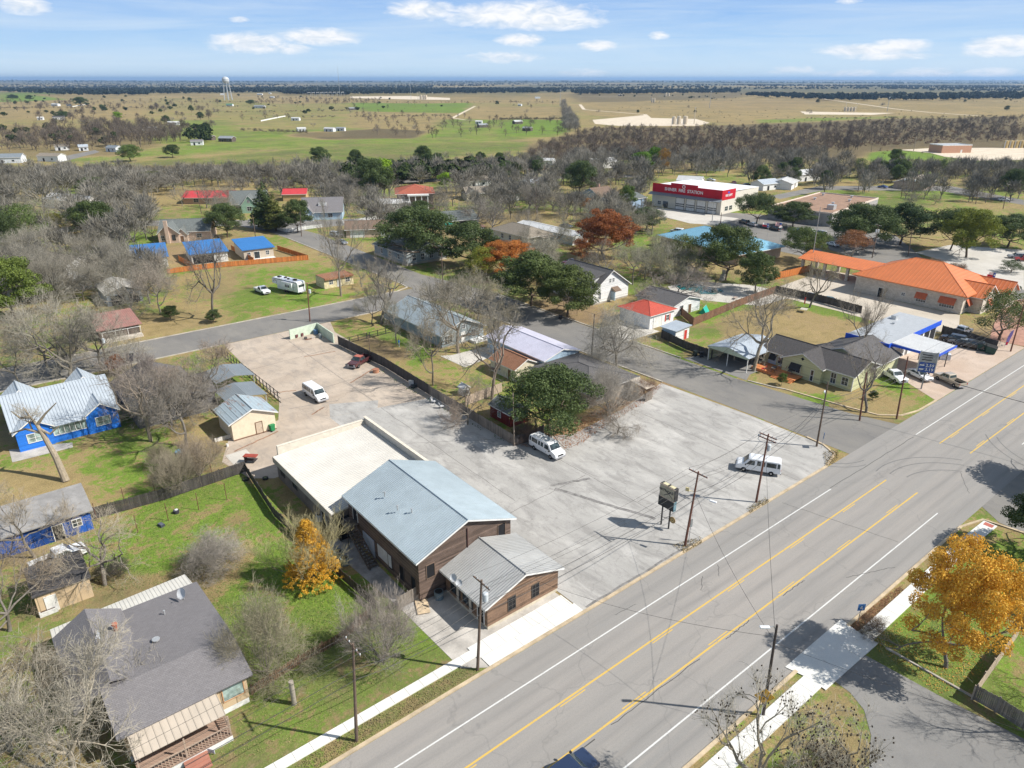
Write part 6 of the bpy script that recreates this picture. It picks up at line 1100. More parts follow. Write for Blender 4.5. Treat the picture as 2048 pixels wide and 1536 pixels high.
vehicle('pickup', 'pickup_truck', 'white pickup with open bed behind the blue shed at left', -46.3, 46.2, 10, PW); vehicle('suv', 'moving_car', 'dark navy car driving on the road at bottom edge', -20.1, -9.35, 0, PB)
vp('suv', 'parked_car', 'white sport utility car on the drive of the aqua roofed building', (1368, 468), (1340, 464), PW); vp('suv', 'parked_car', 'silver car in the far right parking lot', (2048, 518), (2018, 516), PS); vp('sedan', 'parked_car', 'maroon and white car beside the silver car at far right', (2060, 523), (2032, 521), PR)
vp('pickup', 'pickup_truck', 'black pickup behind the flagpoles of the stone building', (1975, 578), (2012, 583), PK); vp('sedan', 'parked_car', 'grey blue sedan behind the long dark fence, left one', (1612, 596), (1632, 600), PGR); vp('sedan', 'parked_car', 'dark green car behind the long dark fence, right one', (1648, 604), (1672, 608), paint('green_paint', (.04, .10, .08)))
vp('suv', 'parked_car', 'white suv on the street beside the dark tall tree house', (655, 470), (690, 476), PW); vp('sedan', 'parked_car', 'dark car parked behind the white suv on the corner', (668, 484), (700, 492), PGR)
for i, (u, v, c, l) in enumerate(((1488, 447, PK, 'black car in the shade of the oaks, leftmost of the parked row'), (1505, 452, PS, 'silver car in the row by the oak with flags'), (1530, 456, PGR, 'dark grey car in the row behind the state flag'), (1552, 461, PK, 'black car in the row behind the national flag'), (1592, 464, PBL, 'dark blue car under the oak canopy right of the flags'), (1622, 466, PW, 'white car by the grey hall wall, left one'), (1640, 470, PS, 'silver car by the grey hall wall, right one'), (1665, 492, PW, 'white van tail by the brown round tree'))):
 x, y = P(u, v); vehicle('sedan' if i % 3 else 'suv', 'parked_car', l, x, y, 70, c, group='cars parked by the fire station')
for (u, v, c, l) in ((1468, 368, PR, 'maroon car on the street behind the fire station roof'), (1495, 372, PK, 'black car right of the maroon one behind the fire station'), (1422, 362, PW, 'white car by the pale canopy house behind the fire station'), (1765, 376, PBL, 'blue car on the lawn before the tan brick house'), (1795, 376, PW, 'white truck beyond the brown hall roof'), (2007, 402, PW, 'white pickup in front of the white garage at right edge'), (955, 396, PW, 'white car by the cream gabled house far behind'), (968, 398, PGR, 'grey car beside the white one by the far cream house'), (1132, 455, PGR, 'dark car between mobile home and red maple'), (1140, 528, PR, 'dark red car behind the white gabled house')):
 x, y = P(u, v); vehicle('sedan', 'parked_car', l, x, y, rng.uniform(0, 360), c)
o = empty('caravan', 'large white fifth wheel caravan with grey swoosh on the lawn', 'caravan', (18.6, 136.8, 0), R(-72)); L, W = 9.6, 2.5
m = MB(); prof = [(-4.8, .6), (-4.8, 2.9), (-4.5, 3.25), (4.4, 3.35), (4.8, 2.9), (4.8, 1.9), (3.0, 1.7), (3.0, .6)]; n = len(prof); m.add([(a, -W / 2, z) for a, z in prof] + [(a, W / 2, z) for a, z in prof], [tuple(range(n)), tuple(reversed(range(n, 2 * n)))] + [(i, n + i, n + (i + 1) % n, (i + 1) % n) for i in range(n)])
o.rotation_euler[2] = R(108); m.build('body', PW, o, bevel=.08); MB().box(-3.2, .6, W / 2, W / 2 + .6, 1.0, 2.9).build('slide_out', PW, o); MB().box(-2.4, -.8, W / 2 + .6, W / 2 + .63, 1.7, 2.4).build('side_window', M_CARGL, o); MB().box(-4.84, -4.8, -.9, .9, 1.9, 2.5).build('rear_window', M_CARGL, o)
m = MB()
for k in range(12): a, c = k / 12, (k + 1) / 12; m.box(-4.6 + 8.8 * a, -4.6 + 8.8 * c, W / 2 + .002, W / 2 + .02, 2.95 + .2 * a, 3.08 + .2 * a)
for k in range(9): a = R(20 + k * 22); m.cbox((3.6 + .6 * math.cos(a), W / 2 + .012, 2.3 + .45 * math.sin(a)), (.3, .02, .1), 0, 0, 0, -a - R(90))
m.build('stripe', plain('stripe_grey', (.06, .09, .13), .4), o)
for x, y, s in ((-2.6, 0, .45), (-.4, .2, .25), (1.2, -.3, .3), (3.2, 0, .45)): MB().box(x - s, x + s, y - s * .8, y + s * .8, 3.28, 3.55).build('roof_vent', M_TYRE, o)
for x in (-.9, .1):
 for sg in (-1, 1): w = MB().lathe([(.1, -.1), (.36, -.1), (.36, .1), (.1, .1)], n=14).build('wheel', M_TYRE, o, (x, sg * (W / 2 - .1), .38)); w.rotation_euler = (R(90), 0, 0)
MB().box(-5.2, -4.8, -.8, .8, .6, .75).build('rear_bumper', M_BUMP, o)
# ================================================================ poles and wires
M_POLE = plain('pole_wood', (.17, .075, .05), .85, var=.3, vscale=.8); M_POLEB = plain('pole_wood_brown', (.14, .10, .075), .85, var=.3, vscale=.8); M_POLEM = plain('pole_steel', (.42, .43, .43), .5, .5); M_TRANS = plain('transformer_grey', (.52, .56, .58), .5); M_WIRE = plain('wire_black', (.02, .02, .02), .6)
PT = {}
def pole(key, label, base, top, mat=None, arms=(), trans=0, lamp=None, r=.15, flood=False, h=None, cat='utility pole', name='utility_pole', rz=0.0, group=None):
 x, y = P(*base); H = h or height_at(base[0], base[1], top[1]); o = empty(name, label, cat, (x, y, 0), R(rz), group); mt = mat or M_POLE
 k = (top[1] - 768) / FPX; yy = math.cos(PITCH) - k * math.sin(PITCH); zz = -math.sin(PITCH) - k * math.cos(PITCH); t = (CH - H) / (-zz); a, b_ = (top[0] - 1024) / FPX * t, yy * t
 tx, ty = CX + a * ch_ - b_ * sh_, CY + a * sh_ + b_ * ch_; lx, ly = (tx - x), (ty - y); q = math.hypot(lx, ly)
 if q > H * .06: lx, ly = lx * H * .06 / q, ly * H * .06 / q
 if rz: c_, s_ = math.cos(-R(rz)), math.sin(-R(rz)); lx, ly = lx * c_ - ly * s_, lx * s_ + ly * c_
 MB().tube((0, 0, -.1), (lx, ly, H), r, r * .62, 9).build('shaft', mt, o)
 def at(z): return (lx * z / H, ly * z / H, z)
 for (dz, half, dr) in arms:
  cx_, cy_, cz_ = at(H - dz); d = Vector((math.cos(R(dr)), math.sin(R(dr)), 0)); ang = R(dr); a_ = MB(); a_.cbox((cx_, cy_, cz_), (2 * half, .1, .12), 0, ang)
  ao = a_.build('crossarm', mt, o); i_ = MB()
  for f in (-.95, -.5, .5, .95): i_.lathe([(.05, 0), (.07, .05), (.04, .1), (.06, .15), (.02, .2)], (cx_ + d.x * half * f, cy_ + d.y * half * f, cz_ + .06), 7)
  for j, f in enumerate((-.95, -.5, .5, .95)): MB().lathe([(.05, 0), (.07, .05), (.04, .1), (.06, .15), (.02, .2)], (cx_ + d.x * half * f, cy_ + d.y * half * f, cz_ + .06), 7).build('insulator', M_PVC, ao)
  c_, s_ = math.cos(R(rz)), math.sin(R(rz))
  PT.setdefault(key, []).append([Vector((x + (cx_ + d.x * half * f) * c_ - (cy_ + d.y * half * f) * s_, y + (cx_ + d.x * half * f) * s_ + (cy_ + d.y * half * f) * c_, cz_ + .26)) for f in (-.95, -.5, .5, .95)])
 for i in range(trans): cx_, cy_, cz_ = at(H - 2.0); s = 1 if i == 0 else -1; MB().lathe([(.05, 0), (.27, .05), (.27, .8), (.2, .88), (.05, .9)], (cx_ + .42 * s, cy_ - .12 * s, cz_ - .4), 12).build('transformer', M_TRANS, o)
 if lamp:
  z, ln, dr = lamp; cx_, cy_, cz_ = at(z); d = Vector((math.cos(R(dr)), math.sin(R(dr)), 0)); p = Vector((cx_, cy_, cz_)); lo_ = MB().path([p, p + d * ln * .5 + Vector((0, 0, .45)), p + d * ln + Vector((0, 0, .35))], .035, 6).build('lamp_arm', M_PVC, o)
  q = p + d * (ln + .35) + Vector((0, 0, .33)); MB().cbox(q, (.8, .3, .16), 0, R(dr)).build('lamp_head', M_HL, lo_, bevel=.05)
 if flood: cx_, cy_, cz_ = at(H - 2.6); MB().tube((cx_, cy_, cz_), (cx_ - .7, cy_ + .4, cz_ + .25), .03, .03, 6).cbox((cx_ - .8, cy_ + .45, cz_ + .4), (.14, .4, .45), 0, .4).build('flood_lamp', plain('amber_lamp', (.6, .5, .25), .4), o)
 PT.setdefault(key + 't', []).append(Vector((x + (lx if not rz else 0), y + (ly if not rz else 0), H))); return o
pole('a', 'tall dark utility pole on the verge below the grey winter shrub', (713, 1482), (709, 1287), M_POLEB, [(.35, 1.2, 90)])
pole('b', 'utility pole with grey transformer in front of the timber shop', (955, 1340), (963, 1160), M_POLEB, [(.3, 1.2, 90)], 1, h=10.2); pole('c', 'reddish utility pole with street lamp beside the big black sign', (1369.5, 1092), (1397, 943), None, [(.25, 1.25, 90)], 0, (6.6, 1.9, -75), flood=True)
pole('d', 'reddish utility pole with double crossarm in front of the side-on van', (1512, 1005), (1537, 868), None, [(.3, 1.2, 90), (.75, 1.2, 90)], 1); pole('e', 'brown utility pole at the corner of the concrete lot', (1633, 893), (1656, 764), M_POLEB, lamp=(7.6, 1.9, 30)); pole('f', 'brown utility pole beside the bare tree at the yellow house', (1719, 841), (1733, 745), None)
pole('g', 'dark red utility pole at the street corner lawn', (1793, 838), (1816, 713)); pole('h', 'utility pole right of the advertising feather flag', (2021, 703), (2050, 590), None, [(.3, 1.2, 90)], h=10.5); pole('i', 'dark lamp pole beside the yellow curve sign', (1526, 1430), (1546, 1258), plain('pole_dark', (.07, .055, .05), .85), lamp=(9.6, .6, 140), h=10.2)
pole('j', 'utility pole with white transformer over the back street', (218, 744), (196, 662), M_POLEB, trans=1); pole('k', 'reddish utility pole at the top of the tan lot', (620, 643), (614, 566), None, trans=1); pole('l', 'brown utility pole at the street junction corner', (887, 601), (883, 505), M_POLEB); pole('m', 'brown utility pole beside the cross street driveway', (1183, 712), (1189, 628), M_POLEB)
pole('n', 'short leaning wooden pole at the backyard fence', (741, 722), (737, 668), M_POLEB, r=.09); pole('o', 'thin pale pole at the fence corner behind the white van', (1029, 892), (1026, 786), F_TAN, r=.09); pole('p', 'tall steel pole with light beside the orange board fence', (1621, 540), (1641, 414), M_POLEM, r=.13); pole('q', 'utility pole with two white transformers before the oak row', (1744, 516), (1757, 449), M_POLEB, [(.3, 1.3, 60)], 2)
pole('r', 'grey utility pole right of the transformer pole by the oaks', (1816, 512), (1824, 457), M_POLEB); pole('s', 'dark utility pole near the fire station door, left one', (1424, 443), (1428, 402), M_POLEM, lamp=(7, 1, 130)); pole('t', 'dark utility pole near the fire station door, right one', (1441, 447), (1443, 425), None)
pole('u', 'dark pole beside the white picket fence', (603, 473), (600, 422), M_POLEB); pole('v', 'dark pole behind the right cobalt roofed house', (511, 474), (505, 430), M_POLEB); pole('w', 'dark leaning pole before the scarlet roofed ranch', (403, 427), (393, 377), M_POLEB); pole('x', 'dark pole behind the brown roofed ranch', (738, 440), (736, 412), M_POLEB); pole('y', 'tall thin mast beside the cream bungalow', (1072, 440), (1072, 352), M_POLEB, r=.1)
pole('z', 'dark utility pole behind the fire station roof', (1505, 376), (1507, 338), M_POLEB); pole('aa', 'dark utility pole beyond the brown hall roof, left one', (1716, 384), (1721, 345), M_POLEB); pole('ab', 'utility pole beyond the brown hall roof, middle one', (1802, 396), (1806, 350), M_POLEB, trans=1); pole('ac', 'utility pole beyond the brown hall roof, right one', (1822, 400), (1830, 352), M_POLEB, trans=1); pole('ad', 'utility pole with crossarm left of the white garage', (2006, 418), (2016, 368), M_POLEB, [(.3, 1.2, 40)])
pole('ae', 'tall utility pole near the right edge of the far street', (1951, 408), (1953, 382), M_POLEB); pole('af', 'utility pole in the brush before the brown creek woods', (1742, 304), (1744, 284), M_POLEB)
for i, (b_, t_, l) in enumerate((((34, 186), (31, 164), 'distant steel light mast at the far left'), ((219, 189), (214, 163), 'distant steel light mast left of the water tower field'), ((430, 184), (427, 160), 'distant steel mast just left of the water tower'), ((636, 191), (629, 161), 'distant steel mast beside the substation'), ((680, 192), (678, 134), 'very tall thin distant radio mast'), ((822, 198), (822, 167), 'distant steel mast beside the left tank battery'), ((1120, 213), (1119, 180), 'distant steel mast above the tree lined lane'), ((1419, 216), (1421, 182), 'distant lamp mast right of the white rock pad'), ((1774, 223), (1776, 194), 'distant lamp mast right of the far rock pad'), ((1827, 302), (1829, 272), 'pale leaning wooden post before the sand yard'))):
 x, y = P(*b_); H = height_at(b_[0], b_[1], t_[1]); o = empty('light_mast', l, 'mast', (x, y, 0)); MB().tube((0, 0, 0), (0, 0, H), .5 if i != 9 else .3, .3, 6).build('shaft', M_POLEM if i != 9 else F_TAN, o); MB().box(-1.2, 1.2, -.5, .5, H - .6, H).build('lamp_head', M_HL, o) if i not in (4, 9) else None
def wire(a, b_, sag, label, r=.016, group=None, n=14):
 """one hanging wire"""
 m = MB(); a, b_ = Vector(a), Vector(b_); pts = [a.lerp(b_, i / n) - Vector((0, 0, sag * 4 * (i / n) * (1 - i / n))) for i in range(n + 1)]; m.path(pts, r, 4); o = m.build('power_line', M_WIRE); return tag(o, label, 'power line', group)
far_left = Vector((-110, 4.1, 10)); far_right = Vector((150, 4.4, 10))
seq = ['a', 'b', 'c', 'd', 'h']; nm = {'a': 'verge pole', 'b': 'transformer pole', 'c': 'street lamp pole', 'd': 'double crossarm pole', 'h': 'feather flag pole'}
for f, s_ in ((0, 'rear'), (1, 'second'), (3, 'front')):
 wire(PT['a'][0][f] + Vector((-60, 0, .2)), PT['a'][0][f], .9, f'{s_} power line running left from the verge pole', group='power lines along the main road')
 for p, q in zip(seq[:-1], seq[1:]): wire(PT[p][0][f], PT[q][0][f], .8, f'{s_} power line from {nm[p]} to {nm[q]}', group='power lines along the main road')
 wire(PT['h'][0][f], PT['h'][0][f] + Vector((80, 0, 0)), .9, f'{s_} power line running right from the feather flag pole', group='power lines along the main road')
for dz in (2.6, 3.6):
 for p, q in zip(['a', 'b', 'c', 'd', 'e', 'g', 'h'][:-1], ['b', 'c', 'd', 'e', 'g', 'h']): wire(PT[p + 't'][0] - Vector((0, 0, dz)), PT[q + 't'][0] - Vector((0, 0, dz)), .7, f'{"upper" if dz < 3 else "lower"} thin cable between pole {p} and pole {q}'.replace('pole a', 'the verge pole').replace('pole b', 'the transformer pole').replace('pole c', 'the street lamp pole').replace('pole d', 'the double crossarm pole').replace('pole e', 'the lot corner pole').replace('pole g', 'the corner lawn pole').replace('pole h', 'the feather flag pole'), .03, group='cables along the main road')
 wire(PT['at'][0] - Vector((0, 0, dz)), PT['at'][0] + Vector((-60, 0, -dz)), .8, f'{"upper" if dz < 3 else "lower"} thin cable running left from the verge pole', .03, group='cables along the main road')
wire(PT['ct'][0] - Vector((0, 0, 3)), PT['it'][0] - Vector((0, 0, 1.6)), .8, 'cable crossing the road from street lamp pole to dark lamp pole'); wire((-9.5, 7.4, 3.4), PT['it'][0] - Vector((0, 0, 1.2)), .9, 'cable crossing the road from timber shop to dark lamp pole'); wire(PT['it'][0] - Vector((0, 0, 1.8)), Vector((14, -48, 6)), .8, 'cable running down right from the dark lamp pole'); wire(PT['dt'][0] - Vector((0, 0, 2.2)), PT['it'][0] - Vector((0, 0, 1.0)), .6, 'cable crossing the road from double crossarm pole to dark lamp pole')
wire(PT['gt'][0] - Vector((0, 0, 2)), Vector((72, -40, 8)), .9, 'heavy cable crossing the road at the street corner', .04); wire(PT['et'][0] - Vector((0, 0, .4)), PT['ft'][0] - Vector((0, 0, .6)), .5, 'cable over the cross street to the yellow house pole'); wire(PT['jt'][0], PT['kt'][0], 1.2, 'long power line over the back street'); wire(PT['kt'][0], PT['lt'][0], 1.2, 'power line from lot top pole to junction pole'); wire(PT['lt'][0], PT['mt'][0], 1.0, 'power line along the cross street'); wire(PT['mt'][0], PT['et'][0], 1.0, 'power line from driveway pole to lot corner pole'); wire(PT['jt'][0], PT['jt'][0] + Vector((-60, 2, 0)), 1.0, 'power line leaving the back street to the left')
# ================================================================ signs
def post_sign(name, label, u, v, h, w, hh, col, rz, cat='road sign', glyph=None, gm=None, diamond=False, postm=None):
 x, y = P(u, v); o = empty(name, label, cat, (x, y, 0), R(rz)); MB().tube((0, .04, 0), (0, .04, h), .035, .035, 6).build('post', postm or M_PVC, o); z = h - hh / 2
 p = MB()
 if diamond: r = hh / 2; p.add([(0, -.0, z - r), (r, 0, z), (0, 0, z + r), (-r, 0, z), (0, .02, z - r), (r, .02, z), (0, .02, z + r), (-r, .02, z)], [(0, 1, 2, 3), (7, 6, 5, 4), (0, 4, 5, 1), (1, 5, 6, 2), (2, 6, 7, 3), (3, 7, 4, 0)])
 else: p.box(-w / 2, w / 2, 0, .02, z - hh / 2, z + hh / 2)
 pl = p.build('sign_panel', plain('sign_' + name + str(len(label)), col, .5, var=.04), o)
 if glyph: glyph(pl, z)
 return o
def g_curve(pl, z): m = MB(); m.path([(.32, -.015, z - .22), (.12, -.015, z - .05), (-.08, -.015, z + .06), (-.25, -.015, z + .2)], .06, 5); m.add([(-.38, -.02, z + .24), (-.1, -.02, z + .26), (-.3, -.02, z + .02)], [(0, 1, 2), (2, 1, 0)]); m.build('arrow', M_TYRE, pl)
post_sign('curve_sign', 'yellow diamond warning sign with black arrow by the lamp pole', 1521, 1436, 3.3, 1.2, 1.7, (.72, .38, .02), -50, glyph=g_curve, diamond=True)
def g_loc(pl, z): m = MB(); m.box(-.06, .06, -.02, 0, z - .2, z + .15); m.cbox((0, -.01, z - .12), (.36, .02, .09), 0, 0, 0, .5); m.build('symbol', M_LET, pl)
post_sign('blue_sign', 'small blue sign on a post by the near pavement', 1716, 1245, 2.3, .75, .8, (.06, .18, .42), -35, glyph=g_loc); post_sign('blue_sign', 'small blue street sign at the concrete lot corner', 1643, 897, 2.6, .7, .9, (.10, .22, .45), 35, glyph=g_loc); post_sign('grey_sign', 'narrow grey sign behind the street lamp pole', 1377, 1084, 3.2, .45, 1.1, (.30, .32, .31), 150)
post_sign('red_post', 'red post on the park lawn near the picnic table', 1608, 614, 2.4, .3, 1.6, (.5, .03, .03), -40, 'post'); post_sign('lamp_post', 'black garden lamp post before the white gabled house', 1154, 632, 2.6, .1, .2, (.6, .6, .58), 0, 'lamp', postm=M_TYRE)
x, y = P(1335, 1056); x2, y2 = P(1324, 1051); o = empty('pylon_sign', 'big black pylon sign with faded lettered panel on the concrete lot', 'sign', (12.1, 8.2, 0), R(-90)); zb = 3.6; o.scale = (.77, .77, .77)
for sx in (-.75, .75): MB().box(sx - .09, sx + .09, -.09, .09, 0, zb + .4).build('post', F_BLACK, o)
MB().tube((-.75, 0, 1.5), (1.5, 0, 2.1), .035, .035, 6).build('brace', F_BLACK, o); MB().box(-1.5, 1.45, -.3, .3, zb, zb + 1.75).build('lower_cabinet', plain('sign_black', (.015, .02, .022), .35), o); MB().box(-1.3, 1.6, -.42, .42, zb + 1.8, zb + 4.0).build('upper_cabinet', F_BLACK, o)
f_ = MB().box(-1.2, 1.5, -.46, -.42, zb + 1.95, zb + 3.85).build('sign_face', plain('faded_gold', (.36, .33, .24), .6, var=.25, vscale=.9), o); MB().box(-1.35, 1.65, -.48, -.42, zb + 1.78, zb + 1.93).box(-1.35, 1.65, -.48, -.42, zb + 3.87, zb + 4.02).build('face_frame', F_TAN, f_)
text('NETWORX', f_, (.0, -.48, zb + 3.1), (R(90), 0, 0), .55, F_BLACK, .01); m = MB(); m.cbox((.45, -.475, zb + 2.85), (2.0, .02, .10), 0, 0, 0, R(-35)); m.cbox((.45, -.475, zb + 2.85), (2.0, .02, .10), 0, 0, 0, R(35)); m.build('cross_mark', F_BLACK, f_)
for xx in (-.5, .8): MB().box(xx - .45, xx + .45, -.3, .3, zb + 4.0, zb + 4.06).build('top_panel', plain('cream_panel', (.62, .56, .36), .7), o)
MB().box(1.46, 1.56, -.3, .3, zb, zb + 1.7).build('end_panel', plain('teal_panel', (.14, .24, .28), .4), o); w = MB().tube((0, -.05, 0), (0, .05, 0), .55, .55, 20).build('round_sign', plain('brass_disc', (.30, .20, .08), .6), o, (1.35, 0, 1.95)); MB().tube((0, -.08, 0), (0, -.055, 0), .3, .3, 16).build('disc_centre', plain('gold_disc', (.52, .38, .16), .6), w); MB().tube((0, -.1, 0), (0, -.085, 0), .1, .1, 10).build('disc_hub', M_TYRE, w)
x, y = P(1842, 778); o = empty('price_sign', 'blue fuel price sign on a single post by the forecourt', 'sign', (x, y, 0), R(-62)); MB().box(-.1, .1, -.1, .1, 0, 3.2).build('post', M_BUMP, o); MB().box(-1.35, 1.35, -.15, .15, 3.2, 5.0).build('lower_panel', plain('price_blue', (.03, .09, .36), .4), o); MB().box(-1.25, 1.25, -.13, .13, 5.05, 6.9).build('upper_panel', plain('price_grey', (.42, .42, .42), .5, var=.3, vscale=1.2), o); MB().box(-1.4, -1.25, -.17, .17, 3.1, 7.0).box(1.25, 1.4, -.17, .17, 3.1, 7.0).build('frame', M_PVC, o)
text('2.59', o, (.45, -.17, 4.5), (R(90), 0, 0), .75, M_LET, .01); text('3.19', o, (.45, -.17, 3.75), (R(90), 0, 0), .75, M_LET, .01); MB().box(-1.1, -.4, -.17, -.15, 4.35, 4.6).box(-1.1, -.4, -.17, -.15, 3.6, 3.85).build('label_bar', M_LET, o); MB().box(-1.0, .6, -.15, -.13, 6.3, 6.45).box(-1.0, .6, -.15, -.13, 5.9, 6.02).box(-1.0, .6, -.15, -.13, 5.4, 5.55).build('slat', M_TYRE, o)
def flagpole(label, base, top, mat, kind):
 x, y = P(*base); H = height_at(base[0], base[1], top[1]); o = empty('flagpole', label, 'flagpole', (x, y, 0), R(-39)); MB().tube((0, 0, 0), (0, 0, H), .07, .04, 7).build('pole', mat, o); w, hh = 2.0, 1.25; z = H - hh
 def wav(x0, x1, z0, z1, d, nm, mt):
  m = MB(); n = 8
  for i in range(n): a, c = x0 + (x1 - x0) * i / n, x0 + (x1 - x0) * (i + 1) / n; ya, yc = .15 * math.sin(a * 3) + d, .15 * math.sin(c * 3) + d; m.add([(a, ya, z0 - a * .15), (c, yc, z0 - c * .15), (c, yc, z1 - c * .15), (a, ya, z1 - a * .15)], [(0, 1, 2, 3)])
  return m.build(nm, mt, o)
 if kind == 'tx': f = wav(-.7, -.02, z, z + hh, 0, 'flag', MAT.get('flag_blue') or plain('flag_blue', (.02, .05, .22), .8)); wav(-w, -.7, z + hh / 2, z + hh, 0, 'white_stripe', MAT['letter_white']); wav(-w, -.7, z, z + hh / 2, 0, 'red_stripe', MAT.get('flag_red') or plain('flag_red', (.5, .02, .04), .8)); text('*', o, (-.36, .13 * -1 - .05, z + hh * .42), (R(90), 0, 0), .9, MAT['letter_white'], .01, 'star')
 else:
  wav(-.8, -.02, z + hh * .46, z + hh, -.01, 'flag', MAT.get('flag_blue') or plain('flag_blue', (.02, .05, .22), .8))
  m1 = MB(); [m1.add([(a, .15 * math.sin(a * 3), z + hh * k / 13 - a * .15), (a + .25, .15 * math.sin((a + .25) * 3), z + hh * k / 13 - (a + .25) * .15), (a + .25, .15 * math.sin((a + .25) * 3), z + hh * (k + 1) / 13 - (a + .25) * .15), (a, .15 * math.sin(a * 3), z + hh * (k + 1) / 13 - a * .15)], [(0, 1, 2, 3)], k % 2) for k in range(13) for a in (-2.0, -1.75, -1.5, -1.25, -1.0, -.75, -.5, -.25)]; m1.build('stripes', [MAT.get('flag_red') or plain('flag_red', (.5, .02, .04), .8), MAT['letter_white']], o)
 return o
flagpole('flagpole with the lone star flag before the aqua roof', (1533, 484), (1536, 447), M_PVC, 'tx'); flagpole('flagpole with striped flag before the aqua roof', (1558, 486), (1561, 446), M_PVC, 'us'); flagpole('dark flagpole with striped flag before the stone building', (1957, 598), (1966, 553), M_TYRE, 'us'); flagpole('dark flagpole with lone star flag before the stone building', (1980, 590), (1990, 546), M_TYRE, 'tx')
x, y = P(2008, 696); o = empty('feather_flag', 'purple feather banner on the lawn beside the utility pole', 'banner', (x, y, 0), R(-39)); MB().path([(0, 0, 0), (.1, 0, 2.4), (.5, 0, 3.6), (1.0, 0, 3.9)], .025, 5).build('pole', M_PVC, o); MB().add([(.05, 0, .6), (.45, 0, .6), (1.0, .02, 3.0), (1.0, .02, 3.85), (.5, 0, 3.55), (.1, 0, 2.4)], [(0, 1, 2, 3, 4, 5)]).build('banner', plain('banner_purple', (.22, .16, .42), .7, var=.3, vscale=3), o); MB().box(.1, .5, -.02, -.005, .7, 1.3).build('red_foot', MAT.get('flag_red') or plain('flag_red', (.5, .02, .04), .8), o)
# ================================================================ yard things
def bin_(label, u, v, col, s=1.0, name='wheelie_bin'): x, y = P(u, v); o = empty(name, label, 'bin', (x, y, 0), rng.uniform(0, 6)); m = MB(); m.add([(-.25, -.3, .08), (.25, -.3, .08), (.25, .3, .08), (-.25, .3, .08), (-.32, -.38, 1.05), (.32, -.38, 1.05), (.32, .38, 1.05), (-.32, .38, 1.05)], [(3, 2, 1, 0), (0, 1, 5, 4), (1, 2, 6, 5), (2, 3, 7, 6), (3, 0, 4, 7)]); mt = plain('bin_' + str(col[0]) + str(col[1]), col, .5); m.build('body', mt, o); MB().box(-.34, .34, -.42, .4, 1.05, 1.12).build('lid', mt, o); [MB().tube((sx, .3, .12), (sx * 1.2, .3, .12), .12, .12, 8).build('wheel', M_TYRE, o) for sx in (-.28, .28)]; return o
bin_('green bin beside the cream tin garage door', 545, 862, (.02, .22, .08)); bin_('dark bin on the cross street kerb', 1121, 638, (.03, .03, .035)); bin_('dark bin by the carport fence, left one', 1390, 712, (.03, .04, .035)); bin_('dark bin by the carport fence, right one', 1402, 714, (.035, .035, .04))
def chair(label, u, v, col, rz=0, group=None):
 x, y = P(u, v, .5 if u > 1500 else 0); o = empty('garden_chair', label, 'chair', (x, y, .5 if u > 1500 else 0), R(rz), group); mt = plain('chair_' + str(col[0]), col, .6); MB().box(-.3, .3, -.3, .3, .36, .42).build('seat', mt, o); MB().slab([(-.3, .3, .4), (.3, .3, .4), (.26, .5, 1.05), (-.26, .5, 1.05)], .05).build('backrest', mt, o)
 for sx in (-.27, .27):
  for sy in (-.27, .27): MB().tube((sx, sy, 0), (sx, sy, .37), .03, .03, 6).build('leg', mt, o)
 return o
chair('bright red chair at the left end of the timber deck', 1526, 741, (.55, .02, .03), 200); chair('white chair on the timber deck by blue doors', 1560, 735, (.72, .72, .72), 170); chair('dark red chair on the timber deck under the window', 1572, 740, (.30, .02, .03), 150); chair('white plastic chair by the fence, left one', 868, 806, (.7, .7, .7), 30); chair('white plastic chair by the fence, right one', 884, 816, (.66, .68, .7), 80)
def table(label, u, v, top=(1.4, .8), col=(.10, .09, .08), z=0, name='garden_table', h=.72): x, y = P(u, v, z); o = empty(name, label, 'table', (x, y, z), .3); mt = plain('table_' + str(col[0]), col, .6); MB().box(-top[0] / 2, top[0] / 2, -top[1] / 2, top[1] / 2, h, h + .05).build('table_top', mt, o); [MB().tube((sx * top[0] * .42, sy * top[1] * .4, 0), (sx * top[0] * .42, sy * top[1] * .4, h), .03, .03, 6).build('leg', mt, o) for sx in (-1, 1) for sy in (-1, 1)]; return o
table('dark table on the timber deck before blue doors', 1547, 742, z=.5); table('black glass table at the right of the timber deck', 1580, 748, z=.5); table('pale picnic table at the back of the park lawn', 1607, 624, (1.8, 1.5), (.5, .46, .38)); table('lounge table on the poolside paving', 1470, 598, (1.6, .7), (.42, .33, .28), h=.4)
x, y = P(1408, 625); o = empty('playhouse_tent', 'teal pitched toy tent on the pool garden grass', 'tent', (x, y, 0), .4); MB().add([(-1.4, -.9, 0), (1.4, -.9, 0), (1.4, .9, 0), (-1.4, .9, 0), (-1.4, 0, 1.5), (1.4, 0, 1.5)], [(0, 1, 5, 4), (2, 3, 4, 5), (0, 4, 3), (1, 2, 5)]).build('canopy', plain('teal_canvas', (.02, .38, .30), .6), o); MB().box(-1.45, 1.45, -.05, .05, 1.5, 1.55).build('ridge_pole', M_PVC, o)
def sofa(): x, y = P(597, 674); o = empty('armchair', 'two worn maroon armchairs by the masonry screen', 'armchair', (x, y, 0), R(-60)); return o
